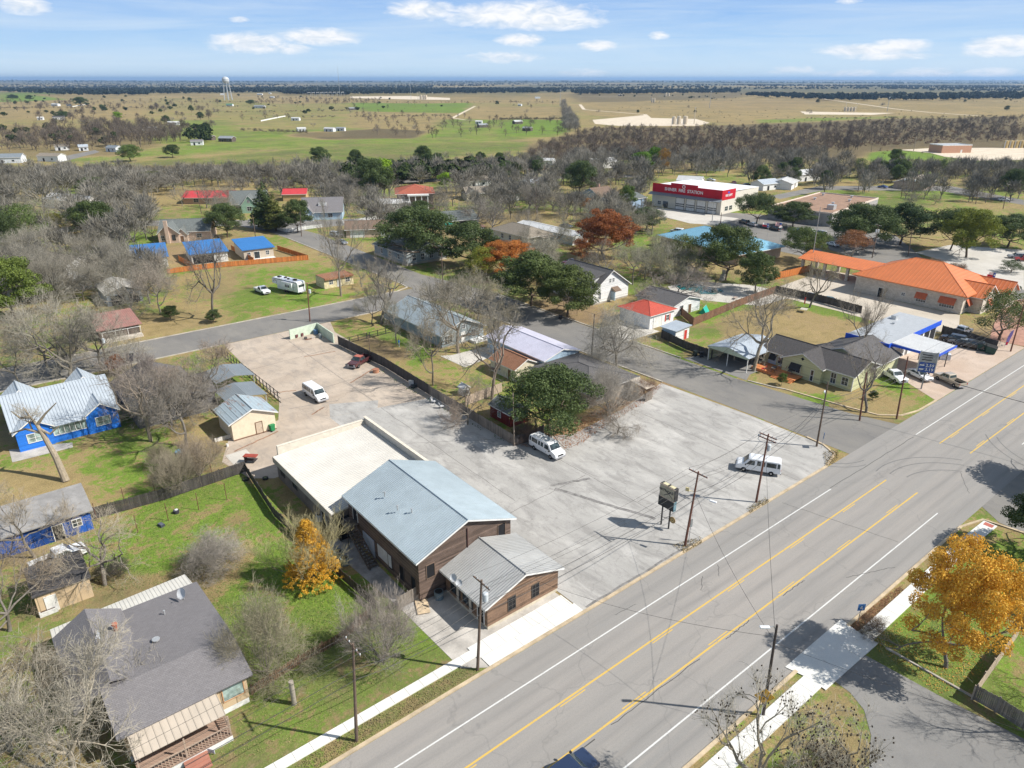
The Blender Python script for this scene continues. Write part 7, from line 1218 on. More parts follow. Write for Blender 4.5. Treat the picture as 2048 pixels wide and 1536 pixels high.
for k, (u, v, l) in enumerate(((590, 675, 'worn maroon armchair at the masonry screen, left one'), (601, 672, 'worn maroon armchair at the masonry screen, right one'))):
 x, y = P(u, v); o = empty('armchair', l, 'armchair', (x, y, 0), R(-60)); mt = plain('maroon_cloth', (.14, .05, .05), .9, var=.2, vscale=3) if 'maroon_cloth' not in MAT else MAT['maroon_cloth']; MB().box(-.45, .45, -.4, .4, .1, .5).build('seat', mt, o, bevel=.06); MB().box(-.45, .45, .3, .55, .5, 1.2).build('backrest', mt, o, bevel=.06); [MB().box(sx - .12, sx + .12, -.4, .5, .1, .75).build('armrest', mt, o, bevel=.05) for sx in (-.55, .55)]
def clutter(name, label, cat, u, v, parts):
 x, y = P(u, v); o = empty(name, label, cat, (x, y, 0), rng.uniform(0, 6))
 for (nm_, kind, c, d, col) in parts:
  m = MB(); mt = MAT.get('c_' + str(col)) or plain('c_' + str(col), col, .7, var=.2, vscale=3)
  if kind == 'b': m.cbox(c, d, 0, rng.uniform(-.25, .25) if 'scrap' in name or 'heap' in name else 0)
  elif kind == 'c': m.tube((c[0], c[1], c[2] - d[2] / 2), (c[0], c[1], c[2] + d[2] / 2), d[0] / 2, d[0] / 2, 12)
  m.build(nm_, mt, o)
 return o
clutter('water_tank', 'blue plastic tank lying in the masonry corner', 'tank', 632, 668, [('tank', 'c', (0, 0, .5), (1.0, 1, 1.0), (.10, .2, .34)), ('lid', 'c', (0, 0, 1.03), (.3, .3, .08), (.03, .03, .04))]); clutter('steel_drum', 'grey steel drum in the masonry corner', 'drum', 641, 676, [('drum', 'c', (0, 0, .45), (.6, .6, .9), (.33, .38, .38)), ('rim', 'c', (0, 0, .91), (.64, .64, .04), (.2, .22, .22))]); clutter('scrap_pile', 'brown scrap boards beside the armchairs', 'scrap', 618, 679, [('board', 'b', (0, 0, .12), (1.5, .3, .08), (.2, .08, .05)), ('sack', 'b', (.8, .2, .2), (.6, .5, .4), (.5, .45, .4)), ('crate', 'b', (-.6, .4, .25), (.5, .5, .5), (.08, .08, .08))])
clutter('brick_barrow', 'rust coloured dome shaped tub by the black fence', 'tub', 752, 745, [('tub', 'c', (0, 0, .35), (1.2, 1.2, .6), (.45, .22, .13)), ('rim', 'c', (0, 0, .67), (1.3, 1.3, .05), (.36, .16, .1))]); clutter('office_chair_heap', 'heap of black chairs and frames by the fence', 'junk', 826, 775, [('base', 'b', (0, 0, .3), (1.0, .8, .4), (.05, .06, .06)), ('frame', 'b', (.4, .3, .7), (.1, .9, 1.1), (.4, .42, .43)), ('seat', 'b', (-.5, .2, .5), (.5, .5, .12), (.04, .04, .05)), ('barrel', 'c', (.2, -.6, .4), (.6, .6, .8), (.07, .08, .09))])
clutter('white_board', 'white board lying at the corner of the cream garage', 'panel', 448, 880, [('panel', 'b', (0, 0, .3), (2.6, .08, .6), (.7, .68, .64)), ('batten', 'b', (0, 0, .62), (2.6, .1, .05), (.6, .58, .55))]); clutter('bucket', 'white bucket on the grass beside the slab', 'bucket', 455, 893, [('bucket', 'c', (0, 0, .2), (.35, .35, .4), (.7, .7, .68)), ('lid', 'c', (0, 0, .42), (.37, .37, .03), (.66, .66, .64))]); clutter('metal_awning_frame', 'rusty red metal canopy on white slab by the fence corner', 'frame', 503, 925, [('canopy', 'b', (0, 0, 1.1), (1.9, .9, .12), (.32, .06, .04)), ('frame', 'b', (0, 0, .5), (1.7, .7, .08), (.06, .05, .05)), ('leg', 'b', (-.8, 0, .55), (.08, .7, 1.1), (.06, .05, .05))])
sheet('broken_slab', pxs((450, 912), (492, 899), (515, 922), (470, 932)), .06, MAT['pale_concrete'])
for u, v, l, col in ((678, 1114, 'blue grey barrel by the timber barn stair, rear one', (.16, .22, .25)), (690, 1128, 'blue grey barrel by the timber barn stair, front one', (.14, .2, .23)), (878, 1196, 'blue grey barrel before the timber shop', (.15, .2, .22)), (531, 958, 'black ring tyre on the grass by the warehouse', (.03, .03, .03)), (492, 960, 'black tyre leaning at the fence corner', (.04, .04, .04))):
 clutter('barrel' if 'barrel' in l else 'tyre', l, 'barrel' if 'barrel' in l else 'tyre', u, v, [('drum', 'c', (0, 0, .45 if 'barrel' in l else .12), (1.0 if 'barrel' in l else .8, 1, .9 if 'barrel' in l else .24), col), ('inner', 'c', (0, 0, .88 if 'barrel' in l else .25), (.8 if 'barrel' in l else .4, 1, .06 if 'barrel' in l else .02), (.02, .02, .02) if 'barrel' in l else (.1, .14, .04))])
clutter('wood_pallet', 'pale plywood pallet beside the timber shop yard', 'pallet', 845, 1215, [('board', 'b', (0, 0, .16), (2.2, 1.3, .05), (.55, .43, .29)), ('block', 'b', (0, 0, .07), (1.8, 1.0, .12), (.35, .22, .13))]); clutter('air_conditioner', 'pale window box unit on the rear of the timber barn yard', 'unit', 640, 1040, [('case', 'b', (0, 0, .4), (.9, .9, .8), (.5, .52, .52)), ('fan', 'c', (0, 0, .83), (.6, .6, .04), (.06, .06, .06))])
clutter('dead_stump', 'tall bleached dead stump in the grass by the red fence', 'stump', 589, 1408, [('stump', 'c', (0, 0, 1.3), (.42, .4, 2.6), (.33, .29, .24)), ('side_limb', 'c', (.18, .05, 1.0), (.22, .2, 2.0), (.28, .25, .21))]); clutter('lawn_sign', 'oval white garden sign by the brick steps', 'sign', 422, 1508, [('panel', 'b', (0, 0, .35), (.8, .05, .45), (.6, .6, .64)), ('stake', 'b', (0, .05, .2), (.04, .04, .4), (.2, .2, .2))]); clutter('bathtub', 'white bathtub with dark soil near the grey shingled house', 'bathtub', 98, 1226, [('tub', 'b', (0, 0, .25), (1.6, .7, .5), (.62, .62, .6)), ('soil', 'b', (0, 0, .5), (1.3, .45, .03), (.09, .06, .04))])
clutter('plastic_crate', 'small black crate on the lawn under the posts', 'crate', 323, 1052, [('crate', 'b', (0, 0, .15), (.8, .5, .3), (.05, .06, .08)), ('lid', 'b', (0, 0, .32), (.7, .4, .04), (.1, .11, .14))]); clutter('black_tub', 'white and black tub on the lawn right of the crate', 'tub', 353, 1026, [('tub', 'c', (0, 0, .2), (.7, .7, .4), (.04, .04, .05)), ('lid', 'c', (.1, 0, .43), (.4, .4, .05), (.7, .7, .7))])
clutter('paddling_pool', 'blue plastic shell pool beside the bare trees', 'paddling pool', 360, 905, [('shell', 'c', (0, 0, .12), (1.3, 1.3, .24), (.04, .3, .5)), ('rim', 'c', (0, 0, .25), (1.36, 1.36, .05), (.1, .4, .6))]); clutter('ice_box', 'blue and white roofed ice box beside the beige pickup', 'ice box', 1885, 718, [('box', 'b', (0, 0, .6), (2.4, 1.2, 1.2), (.6, .62, .64)), ('hood', 'c', (0, 0, 1.35), (1.4, 1.4, .35), (.04, .22, .55))])
for i, (u, v) in enumerate(((194, 1041), (276, 1065), (337, 1041), (398, 1020), (454, 1000), (250, 1008), (310, 985), (425, 955))):
 x, y = P(u, v); o = tag(MB().tube((0, 0, 0), (0, 0, 2.5), .045, .045, 6).build('metal_post', M_POLE, None, (x, y, 0)), 'thin rusty metal post standing in the lawn along the dark fence', 'post', 'rusty posts beside the dark fence')
for u, v, l in ((948, 786, 'wooden post'),): pass
x, y = P(268, 752); o = empty('solar_light', 'black solar panel light on a stand beside the back street', 'light', (x, y, 0), R(-30)); MB().tube((0, 0, 0), (0, 0, 3.2), .09, .07, 7).build('post', F_BLACK, o); MB().slab([(-.6, -.5, 3.1), (.6, -.5, 3.1), (.6, .4, 4.3), (-.6, .4, 4.3)], .08).build('panel', plain('solar_panel', (.02, .025, .035), .25), o); MB().tube((-.8, -.4, 0), (0, 0, 1.6), .04, .04, 5).build('strut', F_BLACK, o)
def person(label, x, y, rz, shirt, trousers, hair, z=0, stoop=0.0, arm=.3):
 o = empty('person', label, 'person', (x, y, z), R(rz)); me = bpy.data.meshes.new('body'); J = [(0, 0, .92, .13), (0, 0, 1.15, .145), (stoop * .3, 0, 1.38, .16), (stoop * .45, 0, 1.50, .07), (stoop * .6, 0, 1.60, .085), (stoop * .62, 0, 1.70, .09),
       (0, .1, .88, .1), (.03, .11, .48, .07), (-.02, .11, .08, .045), (.1, .11, .04, .04), (0, -.1, .88, .1), (.1, -.11, .48, .07), (.08, -.11, .08, .045), (.2, -.11, .04, .04),
       (stoop * .3, .21, 1.40, .06), (stoop * .3 + .03, .26, 1.14, .045), (arm, .24, .98, .035), (arm + .09, .23, .95, .03), (stoop * .3, -.21, 1.40, .06), (stoop * .3 + .03, -.26, 1.14, .045), (arm, -.24, 1.0, .035), (arm + .09, -.23, .97, .03)]
 me.from_pydata([j[:3] for j in J], [(0, 1), (1, 2), (2, 3), (3, 4), (4, 5), (0, 6), (6, 7), (7, 8), (8, 9), (0, 10), (10, 11), (11, 12), (12, 13), (2, 14), (14, 15), (15, 16), (16, 17), (2, 18), (18, 19), (19, 20), (20, 21)], [])
 ob = bpy.data.objects.new('tmp', me); C.objects.link(ob); ob.modifiers.new('s', 'SKIN'); ob.modifiers.new('u', 'SUBSURF').levels = 1
 for v, j in zip(me.skin_vertices[0].data, J): v.radius = (j[3], j[3])
 me.skin_vertices[0].data[0].use_root = True
 bpy.context.view_layer.update(); m2 = bpy.data.meshes.new_from_object(ob.evaluated_get(bpy.context.evaluated_depsgraph_get())); bpy.data.objects.remove(ob)
 sk = MAT.get('skin') or plain('skin', (.36, .20, .13), .6); m2.materials.clear(); [m2.materials.append(q) for q in (sk, shirt, trousers)]
 for p in m2.polygons: c = p.center; p.material_index = 2 if c.z < .95 and abs(c.y) < .19 else 1 if (c.z < 1.50 and c.z > 1.06) or (c.z >= .95 and abs(c.y) < .17 and c.z < 1.5) else 0; p.use_smooth = True
 mesh_obj('body', m2, o); MB().sphere((stoop * .62 - .01, 0, 1.73), .10, 0, 10, 6, .75).build('hair', hair, o); return o
M_HAIR = plain('dark_hair', (.03, .02, .015), .8)
x, y = P(798, 694); person('person in a blue shirt standing in the fenced backyard', x, y, -60, plain('shirt_blue', (.04, .20, .50), .8), plain('jeans_pale', (.35, .42, .45), .8), M_HAIR); x, y = P(1876, 722); person('person in dark navy clothes filling up the beige pickup', x, y, 20, plain('shirt_navy', (.03, .03, .07), .8), plain('trousers_navy', (.03, .035, .06), .8), M_HAIR, arm=.38)
o = empty('pool_waterfall', 'stacked stone waterfall wall at the end of the pool', 'rock wall', (*P(1445, 560), 0)); [MB().box(-.9 + .35 * k, .9 - .2 * k, -.5, .5, .55 * k, .55 * k + .5).build('stone', MAT['stone'], o) for k in range(5)]
for u, v, l, c in ((1905, 684, 'black car by the dark screened fence, first from the station', PK), (1922, 690, 'dark grey car by the dark screened fence, second from the station', PGR), (1940, 696, 'black van by the dark screened fence', PK)): x, y = P(u, v); vehicle('suv' if c is PK else 'sedan', 'parked_car', l, x, y, 100, c)
def dumpster(l, u, v, rz):
 x, y = P(u, v); o = empty('dumpster', l, 'dumpster', (x, y, 0), R(rz)); mt = MAT.get('dump_green') or plain('dump_green', (.02, .06, .045), .6); m = MB(); m.add([(-1, -.8, .15), (1, -.8, .15), (1, .8, .15), (-1, .8, .15), (-1.05, -1, 1.3), (1.05, -1, 1.3), (1.05, .8, 1.6), (-1.05, .8, 1.6)], [(3, 2, 1, 0), (0, 1, 5, 4), (1, 2, 6, 5), (2, 3, 7, 6), (3, 0, 4, 7)]); m.build('body', mt, o); [MB().slab([(a, -1.05, 1.32), (a + 1.02, -1.05, 1.32), (a + 1.02, .82, 1.62), (a, .82, 1.62)], .04).build('lid', M_TYRE, o) for a in (-1.05, .03)]
dumpster('dark green dumpster at the fence end, left one', 1962, 700, 20); dumpster('dark green dumpster at the fence end, right one', 1980, 706, 15)
# ================================================================ trees one can tell apart
T = tree
GREY = (1, 1, 1); PALE = (1.35, 1.3, 1.25); BRN = (.85, .75, .68); OLV = (.95, 1.0, .7)
def tw(o, c):   # tint of the twigs
 for ch in o.children:
  if ch.name.startswith('crown'): ch.color = (*c, 1)
 return o
x, y = P(224, 1148); tw(plant('shrub', (x, y, -.5), 2.4, 4.2, 'dark pile of cut branches on the lawn', name='brush_pile', cat='brush pile'), (.3, .29, .28));
tw(T('bare_e', 150, 1560, 1260, 420, 'huge pale bare tree over the porch of the grey shingled house', trunkc=(1.7, 1.65, 1.5)), (1.3, 1.25, 1.12)); tw(T('bare_c', 20, 1500, 1290, 300, 'bare brown tree at the lower left corner'), (1.0, .9, .75)); tw(T('bare_c', 20, 1262, 1085, 230, 'dense brown bare tree left of the small beige shed'), (1.05, .9, .72)); tw(T('open_a', 210, 1170, 1030, 190, 'pale forked bare tree by the dark brush pile'), (1.4, 1.3, 1.1)); tw(T('bare_b', 70, 1115, 965, 220, 'twiggy pale tree over the blue shed roof'), (1.45, 1.3, 1.1))
tw(T('dome', 427, 1144, 1060, 122, 'small round grey bare tree in the lawn'), (1.25, 1.2, 1.15)); tw(T('shrub', 535, 1350, 1190, 180, 'large olive grey shrub beside the red brown fence'), (1.15, 1.1, .85)); tw(T('shrub_b', 765, 1325, 1175, 150, 'grey upright shrub between verge pole and timber yard'), (1.2, 1.12, 1.08)); T('autumn_cone', 627, 1165, 1018, 120, 'orange yellow autumn tree with bare top beside the warehouse', col=(1.7, 1.6, 1.0))
for (u, v, t_, w_, l, k) in ((1505, 1650, 1360, 240, 'bare grey tree with dry seed balls at bottom edge, left one', 'open_a'), (1665, 1660, 1400, 230, 'bare grey tree with seed balls at bottom edge, right one', 'open_b')):
 o = tw(T(k, u, v, t_, w_, l, trunkc=(1.7, 1.65, 1.5)), (1.6, 1.55, 1.4)); cv = PROTO[k]['crown'].vertices; sb = MB(); r_ = random.Random(u)
 for i in range(330): p = cv[r_.randrange(len(cv))].co; sb.cbox((p.x, p.y, p.z), (.09, .09, .09), 0, r_.uniform(0, 3), .6)
 sb.build('seed_balls', MAT.get('seed') or plain('seed', (.05, .035, .025), .9), o)['kind'] = 'stuff'
T('shrub', 1640, 1570, 1475, 110, 'dark leafless bush at the bottom of the near verge', col=(.5, .45, .4)); T('autumn', 1892, 1335, 1080, 224, 'large golden orange autumn tree beside the near pavement', col=(1.25, 1.2, .9), name='autumn_tree'); T('oak_b', 2070, 1105, 955, 150, 'dark green oak at the right edge by the near corner'); tw(T('open_b', 2260, 1480, 1180, 300, 'big bare tree outside the right edge, known by its shadow'), GREY); T('oak_b', 2190, 985, 820, 230, 'leafy oak outside the right edge, known by its shadow'); T('shrub', 1740, 1262, 1232, 60, 'small brown shrub on the leaf littered near verge', col=(.7, .5, .35))
o = empty('dead_tree', 'thick broken leaning dead tree before the blue cottage', 'tree', (0, 0, 0)); q_ = lambda u, v, h: (*P(u, v, max(-.1, (962 - v) / 14.5)), max(-.1, (962 - v) / 14.5)); mb = MB(); pt_ = [q_(132, 962, -.1), q_(112, 915, 1.2), q_(88, 872, 2.4), q_(74, 850, 3.2)]
for i in range(3): mb.tube(pt_[i], pt_[i + 1], .5 - .09 * i, .41 - .09 * i, 10)
mb.build('trunk', M_BARK, o).color = (1.6, 1.5, 1.3, 1)
for pp in (((74, 850, 3.2), (90, 828, 4.0), (112, 806, 5.4)), ((74, 850, 3.2), (62, 836, 4.0), (46, 814, 5.2)), ((84, 866, 2.6), (50, 858, 3.2), (18, 868, 3.4)), ((80, 858, 2.9), (100, 868, 3.4), (118, 852, 4.2)), ((60, 834, 4.1), (40, 836, 4.5), (22, 822, 4.9))):
 mb = MB(); pq = [q_(*p) for p in pp]; [mb.tube(pq[i], pq[i + 1], .22 - .08 * i, .14 - .08 * i, 7) for i in range(2)]; mb.build('limb', M_BARK, o).color = (1.6, 1.5, 1.3, 1)
x, y, z = q_(60, 845, 0); tw(plant('open_a', (x, y, z - 1), 4.2, 4.4, 'thin twigs growing from the leaning dead tree', name='bare_tree'), (1.5, 1.4, 1.2)); tw(T('open_a', 302, 882, 690, 170, 'tall bare tree right of the blue cottage', trunkc=(1.3, 1.2, 1.1)), (1.0, .9, .85)); tw(T('bare_d', 373, 892, 715, 190, 'brown bare tree before the cream tin garage'), (.95, .9, .84)); tw(T('bare_c', 345, 850, 705, 170, 'brown bare tree over the charcoal roof, middle one'), (.95, .9, .84)); tw(T('bare_a', 405, 810, 665, 170, 'brown bare tree beside the metal carports'), (1.05, .9, .78)); tw(T('bare_e', 290, 800, 700, 120, 'brown bare tree over the charcoal roof, left one'), (.9, .8, .78)); tw(T('shrub', 400, 955, 858, 110, 'brown leafless shrub by the dark fence below the garage'), (1.1, .95, .8)); tw(T('shrub_b', 355, 985, 890, 90, 'thin leafless shrub against the dark fence'), (1.2, 1.1, .9)); T('brown', 237, 752, 708, 42, 'small reddish brown bush tree beside the back street pole', col=(1.0, .7, .6), name='shrub'); tw(T('shrub', 325, 935, 880, 60, 'low twiggy shrub in the cottage lawn'), (1.1, 1.0, .8))
tw(T('bare_e', 140, 757, 568, 250, 'very wide pale bare tree above the back street'), (1.2, 1.17, 1.05)); tw(T('bare_a', 205, 738, 590, 150, 'bare tree before the shed with faded red roof'), (1.1, 1.07, .97)); tw(T('bare_c', 262, 628, 520, 120, 'wide bare tree before the grey metal barn'), (1.1, 1.08, .98)); tw(T('bare_b', 45, 780, 640, 150, 'bare tree at the left edge of the back street'), (1.2, 1.1, .95)); tw(T('bare_c', 95, 735, 600, 150, 'pale bare tree left of the shed with faded red roof'), (1.4, 1.3, 1.15)); tw(T('open_a', 427, 640, 440, 100, 'tall gnarled bare tree on the lawn by the back street', trunkc=(.8, .78, .75)), (.85, .78, .7)); T('oak_b', 428, 645, 618, 34, 'small round green bush at the foot of the gnarled tree', name='shrub'); T('oak_b', 342, 640, 610, 40, 'small green bush left of the gnarled tree', name='shrub'); tw(T('bare_a', 300, 607, 500, 90, 'bare tree before the leftmost cobalt roof'), (1.2, 1.1, 1.0)); tw(T('bare_d', 322, 630, 520, 100, 'pale bare tree beside the leftmost cobalt roof'), (1.3, 1.2, 1.1)); tw(T('bare_b', 682, 592, 395, 140, 'tall pale bare tree beside the old cream cabin', trunkc=(1.2, 1.15, 1.05)), (1.1, 1.05, .95)); tw(T('open_b', 763, 648, 470, 120, 'dark bare tree at the verge of the back street'), (.9, .85, .8)); tw(T('bare_d', 866, 771, 600, 120, 'bare tree inside the backyard fence', trunkc=(1.3, 1.25, 1.1)), (1.25, 1.15, .95)); tw(T('bare_a', 917, 706, 515, 170, 'large grey bare tree in front of the grey blue house', trunkc=(1.3, 1.2, 1.1)), (1.05, 1.0, .88)); tw(T('open_a', 984, 798, 585, 150, 'leaning bare tree by the backyard cottage', trunkc=(1.1, 1.0, .95)), (1.0, .95, .85)); tw(T('bare_c', 935, 850, 745, 100, 'low bare tree beside the tiny white play shed'), (1.1, .95, .85)); tw(T('bare_e', 955, 640, 530, 150, 'grey bare tree behind the grey blue house'), (1.1, 1.05, .85))
T('oak_a', 1100, 872, 733, 218, 'big dark green oak beside the white van'); tw(T('weeping', 1232, 735, 590, 150, 'grey weeping bare tree on the cross street verge'), (1.35, 1.33, 1.25)); tw(T('shrub', 1220, 830, 715, 120, 'pale grey bare tree beside the green oak'), (1.45, 1.4, 1.35)); tw(T('shrub_b', 1290, 795, 750, 45, 'small reddish bare shrub at the lot corner'), (1.2, .9, .75)); tw(T('bare_c', 1235, 868, 810, 80, 'low bare shrub tree under the edge of the oak'), (1.2, 1.1, 1.0)); tw(T('shrub', 1050, 880, 840, 60, 'brown thorny shrub behind the short dark fence'), (.6, .45, .4))
T('oak_b', 1062, 612, 498, 165, 'green oak left of the white gabled house, left one', col=(1.25, 1.2, 1.1)); T('oak_b', 1135, 636, 525, 135, 'green oak left of the white gabled house, right one', col=(1.4, 1.3, 1.1)); T('oak_a', 838, 525, 412, 195, 'large dark green oak over the grey frame house, left one'); T('oak_b', 940, 535, 440, 140, 'dark green oak over the grey frame house, right one'); T('autumn', 1015, 555, 478, 130, 'golden orange tree in front of the cream bungalow', col=(.95, .6, .7)); T('oak_thin', 965, 560, 490, 80, 'yellow green tree left of the golden orange one', col=(2.4, 1.9, .8)); T('autumn', 1208, 520, 416, 140, 'round red orange tree in full autumn colour', col=(.62, .36, .6)); T('autumn_thin', 1165, 530, 470, 60, 'smaller red tree below the round red orange one', col=(.6, .36, .6)); T('oak_b', 1292, 462, 412, 78, 'round dark green oak right of the red orange tree'); T('oak_a', 840, 440, 400, 60, 'dark green tree before the brick mansion')
tw(T('bare_c', 1348, 610, 520, 150, 'grey bare tree standing by the swimming pool'), (1.15, 1.05, 1.0)); tw(T('open_a', 1507, 742, 540, 160, 'tall bare tree at the timber deck', trunkc=(1.5, 1.45, 1.3)), (1.2, 1.1, .95)); tw(T('open_b', 1732, 825, 655, 110, 'dark bare tree at the yellow house corner lawn'), (1.15, 1.05, .95)); tw(T('bare_b', 1720, 720, 560, 120, 'bare tree between yellow house and fuel station'), (1.0, .92, .82)); tw(T('open_a', 1619, 615, 500, 80, 'leaning bare tree by the red post', lean=(.0, .18)), (1.1, 1.05, .9)); T('oak_thin', 1998, 680, 575, 130, 'grey green oak at the right before the stone building', col=(1.5, 1.35, 1.2)); T('oak_b', 1745, 800, 780, 22, 'small dark bush at the bare tree by the corner lawn', name='shrub'); T('oak_b', 1563, 770, 745, 24, 'round clipped shrub at the yellow house door', name='shrub', col=(1.3, 1.4, 1))
tw(T('bare_c', 1335, 560, 470, 120, 'grey green bare tree left of the aqua roof'), (1.05, 1.08, .78)); tw(T('bare_a', 1300, 545, 480, 130, 'mossy bare tree behind the white gabled house'), (1.1, 1.12, .8)); T('oak_thin', 1360, 545, 465, 90, 'olive green tree beside the aqua roof', col=(1.6, 1.4, 1.0)); tw(T('bare_d', 1265, 570, 480, 90, 'forked bare tree behind the white gabled house'), (1.2, 1.2, 1.0)); tw(T('bare_c', 1205, 560, 470, 110, 'bare tree under the red orange tree'), (.9, .85, .75))
T('oak_a', 1450, 560, 448, 150, 'big green oak before the aqua roof', col=(1.2, 1.15, 1)); T('oak_b', 1510, 585, 500, 90, 'lower green oak beside the garden waterfall', col=(1.1, 1.1, 1)); T('oak_c', 1512, 450, 382, 100, 'oak with wide dark crown right of the fire station'); T('oak_b', 1585, 455, 400, 90, 'oak with dark crown before the brown flat roof'); T('oak_c', 1604, 523, 452, 108, 'oak with flat crown beside the tall steel pole', col=(1.35, 1.3, 1.1)); T('brown', 1702, 515, 458, 76, 'round brown leaved tree at the street by the bank', col=(1.5, 1.35, 1.4)); T('oak_a', 1725, 500, 405, 150, 'first oak of the dense dark row by the street'); T('oak_b', 1800, 490, 402, 130, 'second oak of the dense dark row by the street', col=(.8, .9, .9)); T('oak_b', 1690, 480, 418, 80, 'grey green oak at the left end of the oak row', col=(1.4, 1.3, 1.2)); T('oak_c', 1900, 500, 412, 110, 'oak with bent trunk right of the dark row'); T('oak_a', 1932, 515, 415, 120, 'yellow green oak with leaning trunk by the pale lot', col=(2.3, 1.9, .8)); T('oak_b', 2015, 495, 425, 110, 'dark green oak at the right edge of the far lot'); T('oak_a', 2020, 400, 335, 60, 'dark oak by the far white garage'); T('oak_thin', 2022, 545, 520, 60, 'small olive bush at right edge lot border')
for (u, v, l) in ((1910, 548, 'small bare crepe myrtle at the pale lot border'), (1870, 540, 'reddish low bare shrub left of the crepe myrtle'), (1965, 575, 'small bare shrub right of the flagpoles')): tw(T('shrub_b', u, v, v - 26, 40, l), (1.0, .75, .6))
for (u, v) in ((1893, 548), (1926, 552), (2036, 580)): T('oak_b', u, v, v - 9, 14, 'small round clipped bush along the pale lot border', 'clipped bushes along the pale lot border', name='shrub')
T('oak_b', 30, 640, 510, 150, 'large green tree at the left edge above the teal building', col=(1.7, 1.6, 1.0)); T('oak_c', 10, 520, 420, 100, 'dark green tree at the far left edge'); T('oak_thin', 60, 500, 402, 110, 'grey green tree beside the far left dark one', col=(1.2, 1.2, 1)); T('oak_a', 195, 478, 400, 110, 'dark green tree behind bare trees at left', col=(1.0, 1.0, .9)); T('oak_a', 455, 475, 405, 84, 'dark green tree right of the brick chimney house'); T('conifer', 533, 458, 362, 62, 'tall dark green conifer at the street corner'); T('conifer', 552, 462, 385, 50, 'second green conifer right of the tallest', col=(1.5, 1.2, .9)); T('oak_b', 596, 465, 395, 70, 'dark green tree before the slate gabled house'); T('oak_a', 115, 470, 425, 50, 'yellow green tree at the far street left', col=(2.0, 1.4, .7)); T('oak_b', 185, 390, 352, 60, 'dark green tree in the creek scrub left', col=(.9, .9, .8)); T('oak_thin', 300, 375, 340, 60, 'olive green tree in the creek scrub', col=(1.2, 1, .8))
T('oak_a', 262, 323, 288, 54, 'lone round green oak in the left pasture', col=(1.5, 1.5, 1.2)); T('oak_a', 346, 315, 288, 38, 'lone dark green oak right of the round one'); T('lime', 237, 243, 222, 22, 'bright yellow green tree on the straw field'); T('oak_a', 162, 212, 193, 32, 'dark round oak behind the white farmhouse'); T('oak_b', 125, 237, 221, 32, 'dark oak over the white ranch house'); T('oak_b', 26, 200, 188, 24, 'dark round oak at the left field edge'); T('oak_b', 60, 201, 189, 18, 'second dark oak at the left field edge'); T('oak_a', 502, 210, 199, 22, 'dark oak left of the tin sheds on the plain')
T('oak_a', 748, 400, 315, 95, 'dark evergreen behind the lime green tree'); T('lime', 768, 395, 312, 55, 'tall lime green tree behind the brick mansion'); T('lime', 892, 386, 342, 38, 'smaller lime green tree right of the mansion'); T('oak_a', 1160, 392, 318, 76, 'dark green oak in the middle of the grey trees'); T('lime', 1285, 350, 300, 50, 'tall green pine like tree right of centre', col=(.5, .6, .8)); T('lime', 1305, 345, 290, 36, 'second tall green tree right of centre', col=(.4, .5, .6)); T('autumn_thin', 1325, 350, 292, 32, 'orange brown tree beside the tall green one', col=(.6, .55, .6)); T('oak_b', 1252, 420, 368, 44, 'green tree before the blue grey garage', col=(1.3, 1.4, .9)); T('oak_b', 1068, 400, 365, 40, 'dark evergreen behind the white metal barn'); T('brown', 1178, 430, 395, 40, 'tan brown tree behind the blue grey house', col=(1.6, 1.5, 1.2))
def clear(x, y, r):
 for fx, fy, fr in FOOT:
  if (x - fx) ** 2 + (y - fy) ** 2 < (fr * .9 + r * .3) ** 2: return False
 return True
ROADPX = []
def crowd(box, n, hh, kinds, tint, label, group, seed, name=None, minr=4.0, avoid=()):
 r = random.Random(seed); put = []; tries = 0; u0, u1, v0, v1 = box
 while len(put) < n and tries < n * 30:
  tries += 1; u, v = r.uniform(u0, u1), r.uniform(v0, v1)
  if any(a <= u <= c and b_ <= v <= d for a, b_, c, d in avoid): continue
  x, y = P(u, v)
  if 40 < x < 66 and 100 < y < 235 or (44 < x < 62 and y < 110): continue
  if not clear(x, y, 2) or any((x - a) ** 2 + (y - b_) ** 2 < minr ** 2 for a, b_ in put): continue
  put.append((x, y)); h = r.uniform(*hh); k = r.choice(kinds); t = r.uniform(.8, 1.2)
  o = plant(k, (x, y, 0), h, h * r.uniform(.85, 1.2), label, group, name=name); c = tuple(q * t for q in tint); tw(o, c)
AV = ((1720, 290, 2048, 338), (1300, 355, 1490, 440), (1490, 392, 1790, 440), (370, 380, 460, 412), (780, 380, 900, 415), (1290, 410, 1480, 470))
FA = ['far_a', 'far_b', 'far_c']
crowd((0, 330, 520, 610), 26, (9, 13), ['bare_a', 'bare_c', 'bare_e'], (1.05, 1.03, .94), 'pale bare tree among the sheds left of the cobalt roofs', 'bare trees among the left sheds', 1, avoid=((250, 470, 620, 560),))
crowd((0, 320, 395, 480), 20, (8, 12), FA, (1.15, 1.13, 1.03), 'pale grey bare tree along the far street at the left', 'bare trees along the far street', 2)
crowd((0, 700, 352, 395), 20, (7, 11), FA, (1.0, .98, .88), 'grey bare tree in the creek belt behind the red roofs', 'bare trees in the left creek belt', 3, avoid=((370, 375, 460, 412),))
crowd((560, 1300, 358, 400), 20, (7, 11), FA, (.95, .90, .80), 'grey bare tree in the belt behind the middle houses', 'bare trees behind the middle houses', 4, avoid=AV)
crowd((640, 1140, 400, 470), 24, (9, 14), FA, (1.0, .96, .9), 'grey bare tree standing between the middle houses', 'bare trees between the middle houses', 5, avoid=AV + ((540, 430, 720, 500), (700, 470, 900, 520)))
crowd((1130, 1700, 320, 372), 20, (7, 11), FA, (1.0, .92, .85), 'grey bare tree in the belt behind the fire station', 'bare trees behind the fire station', 6, avoid=AV)
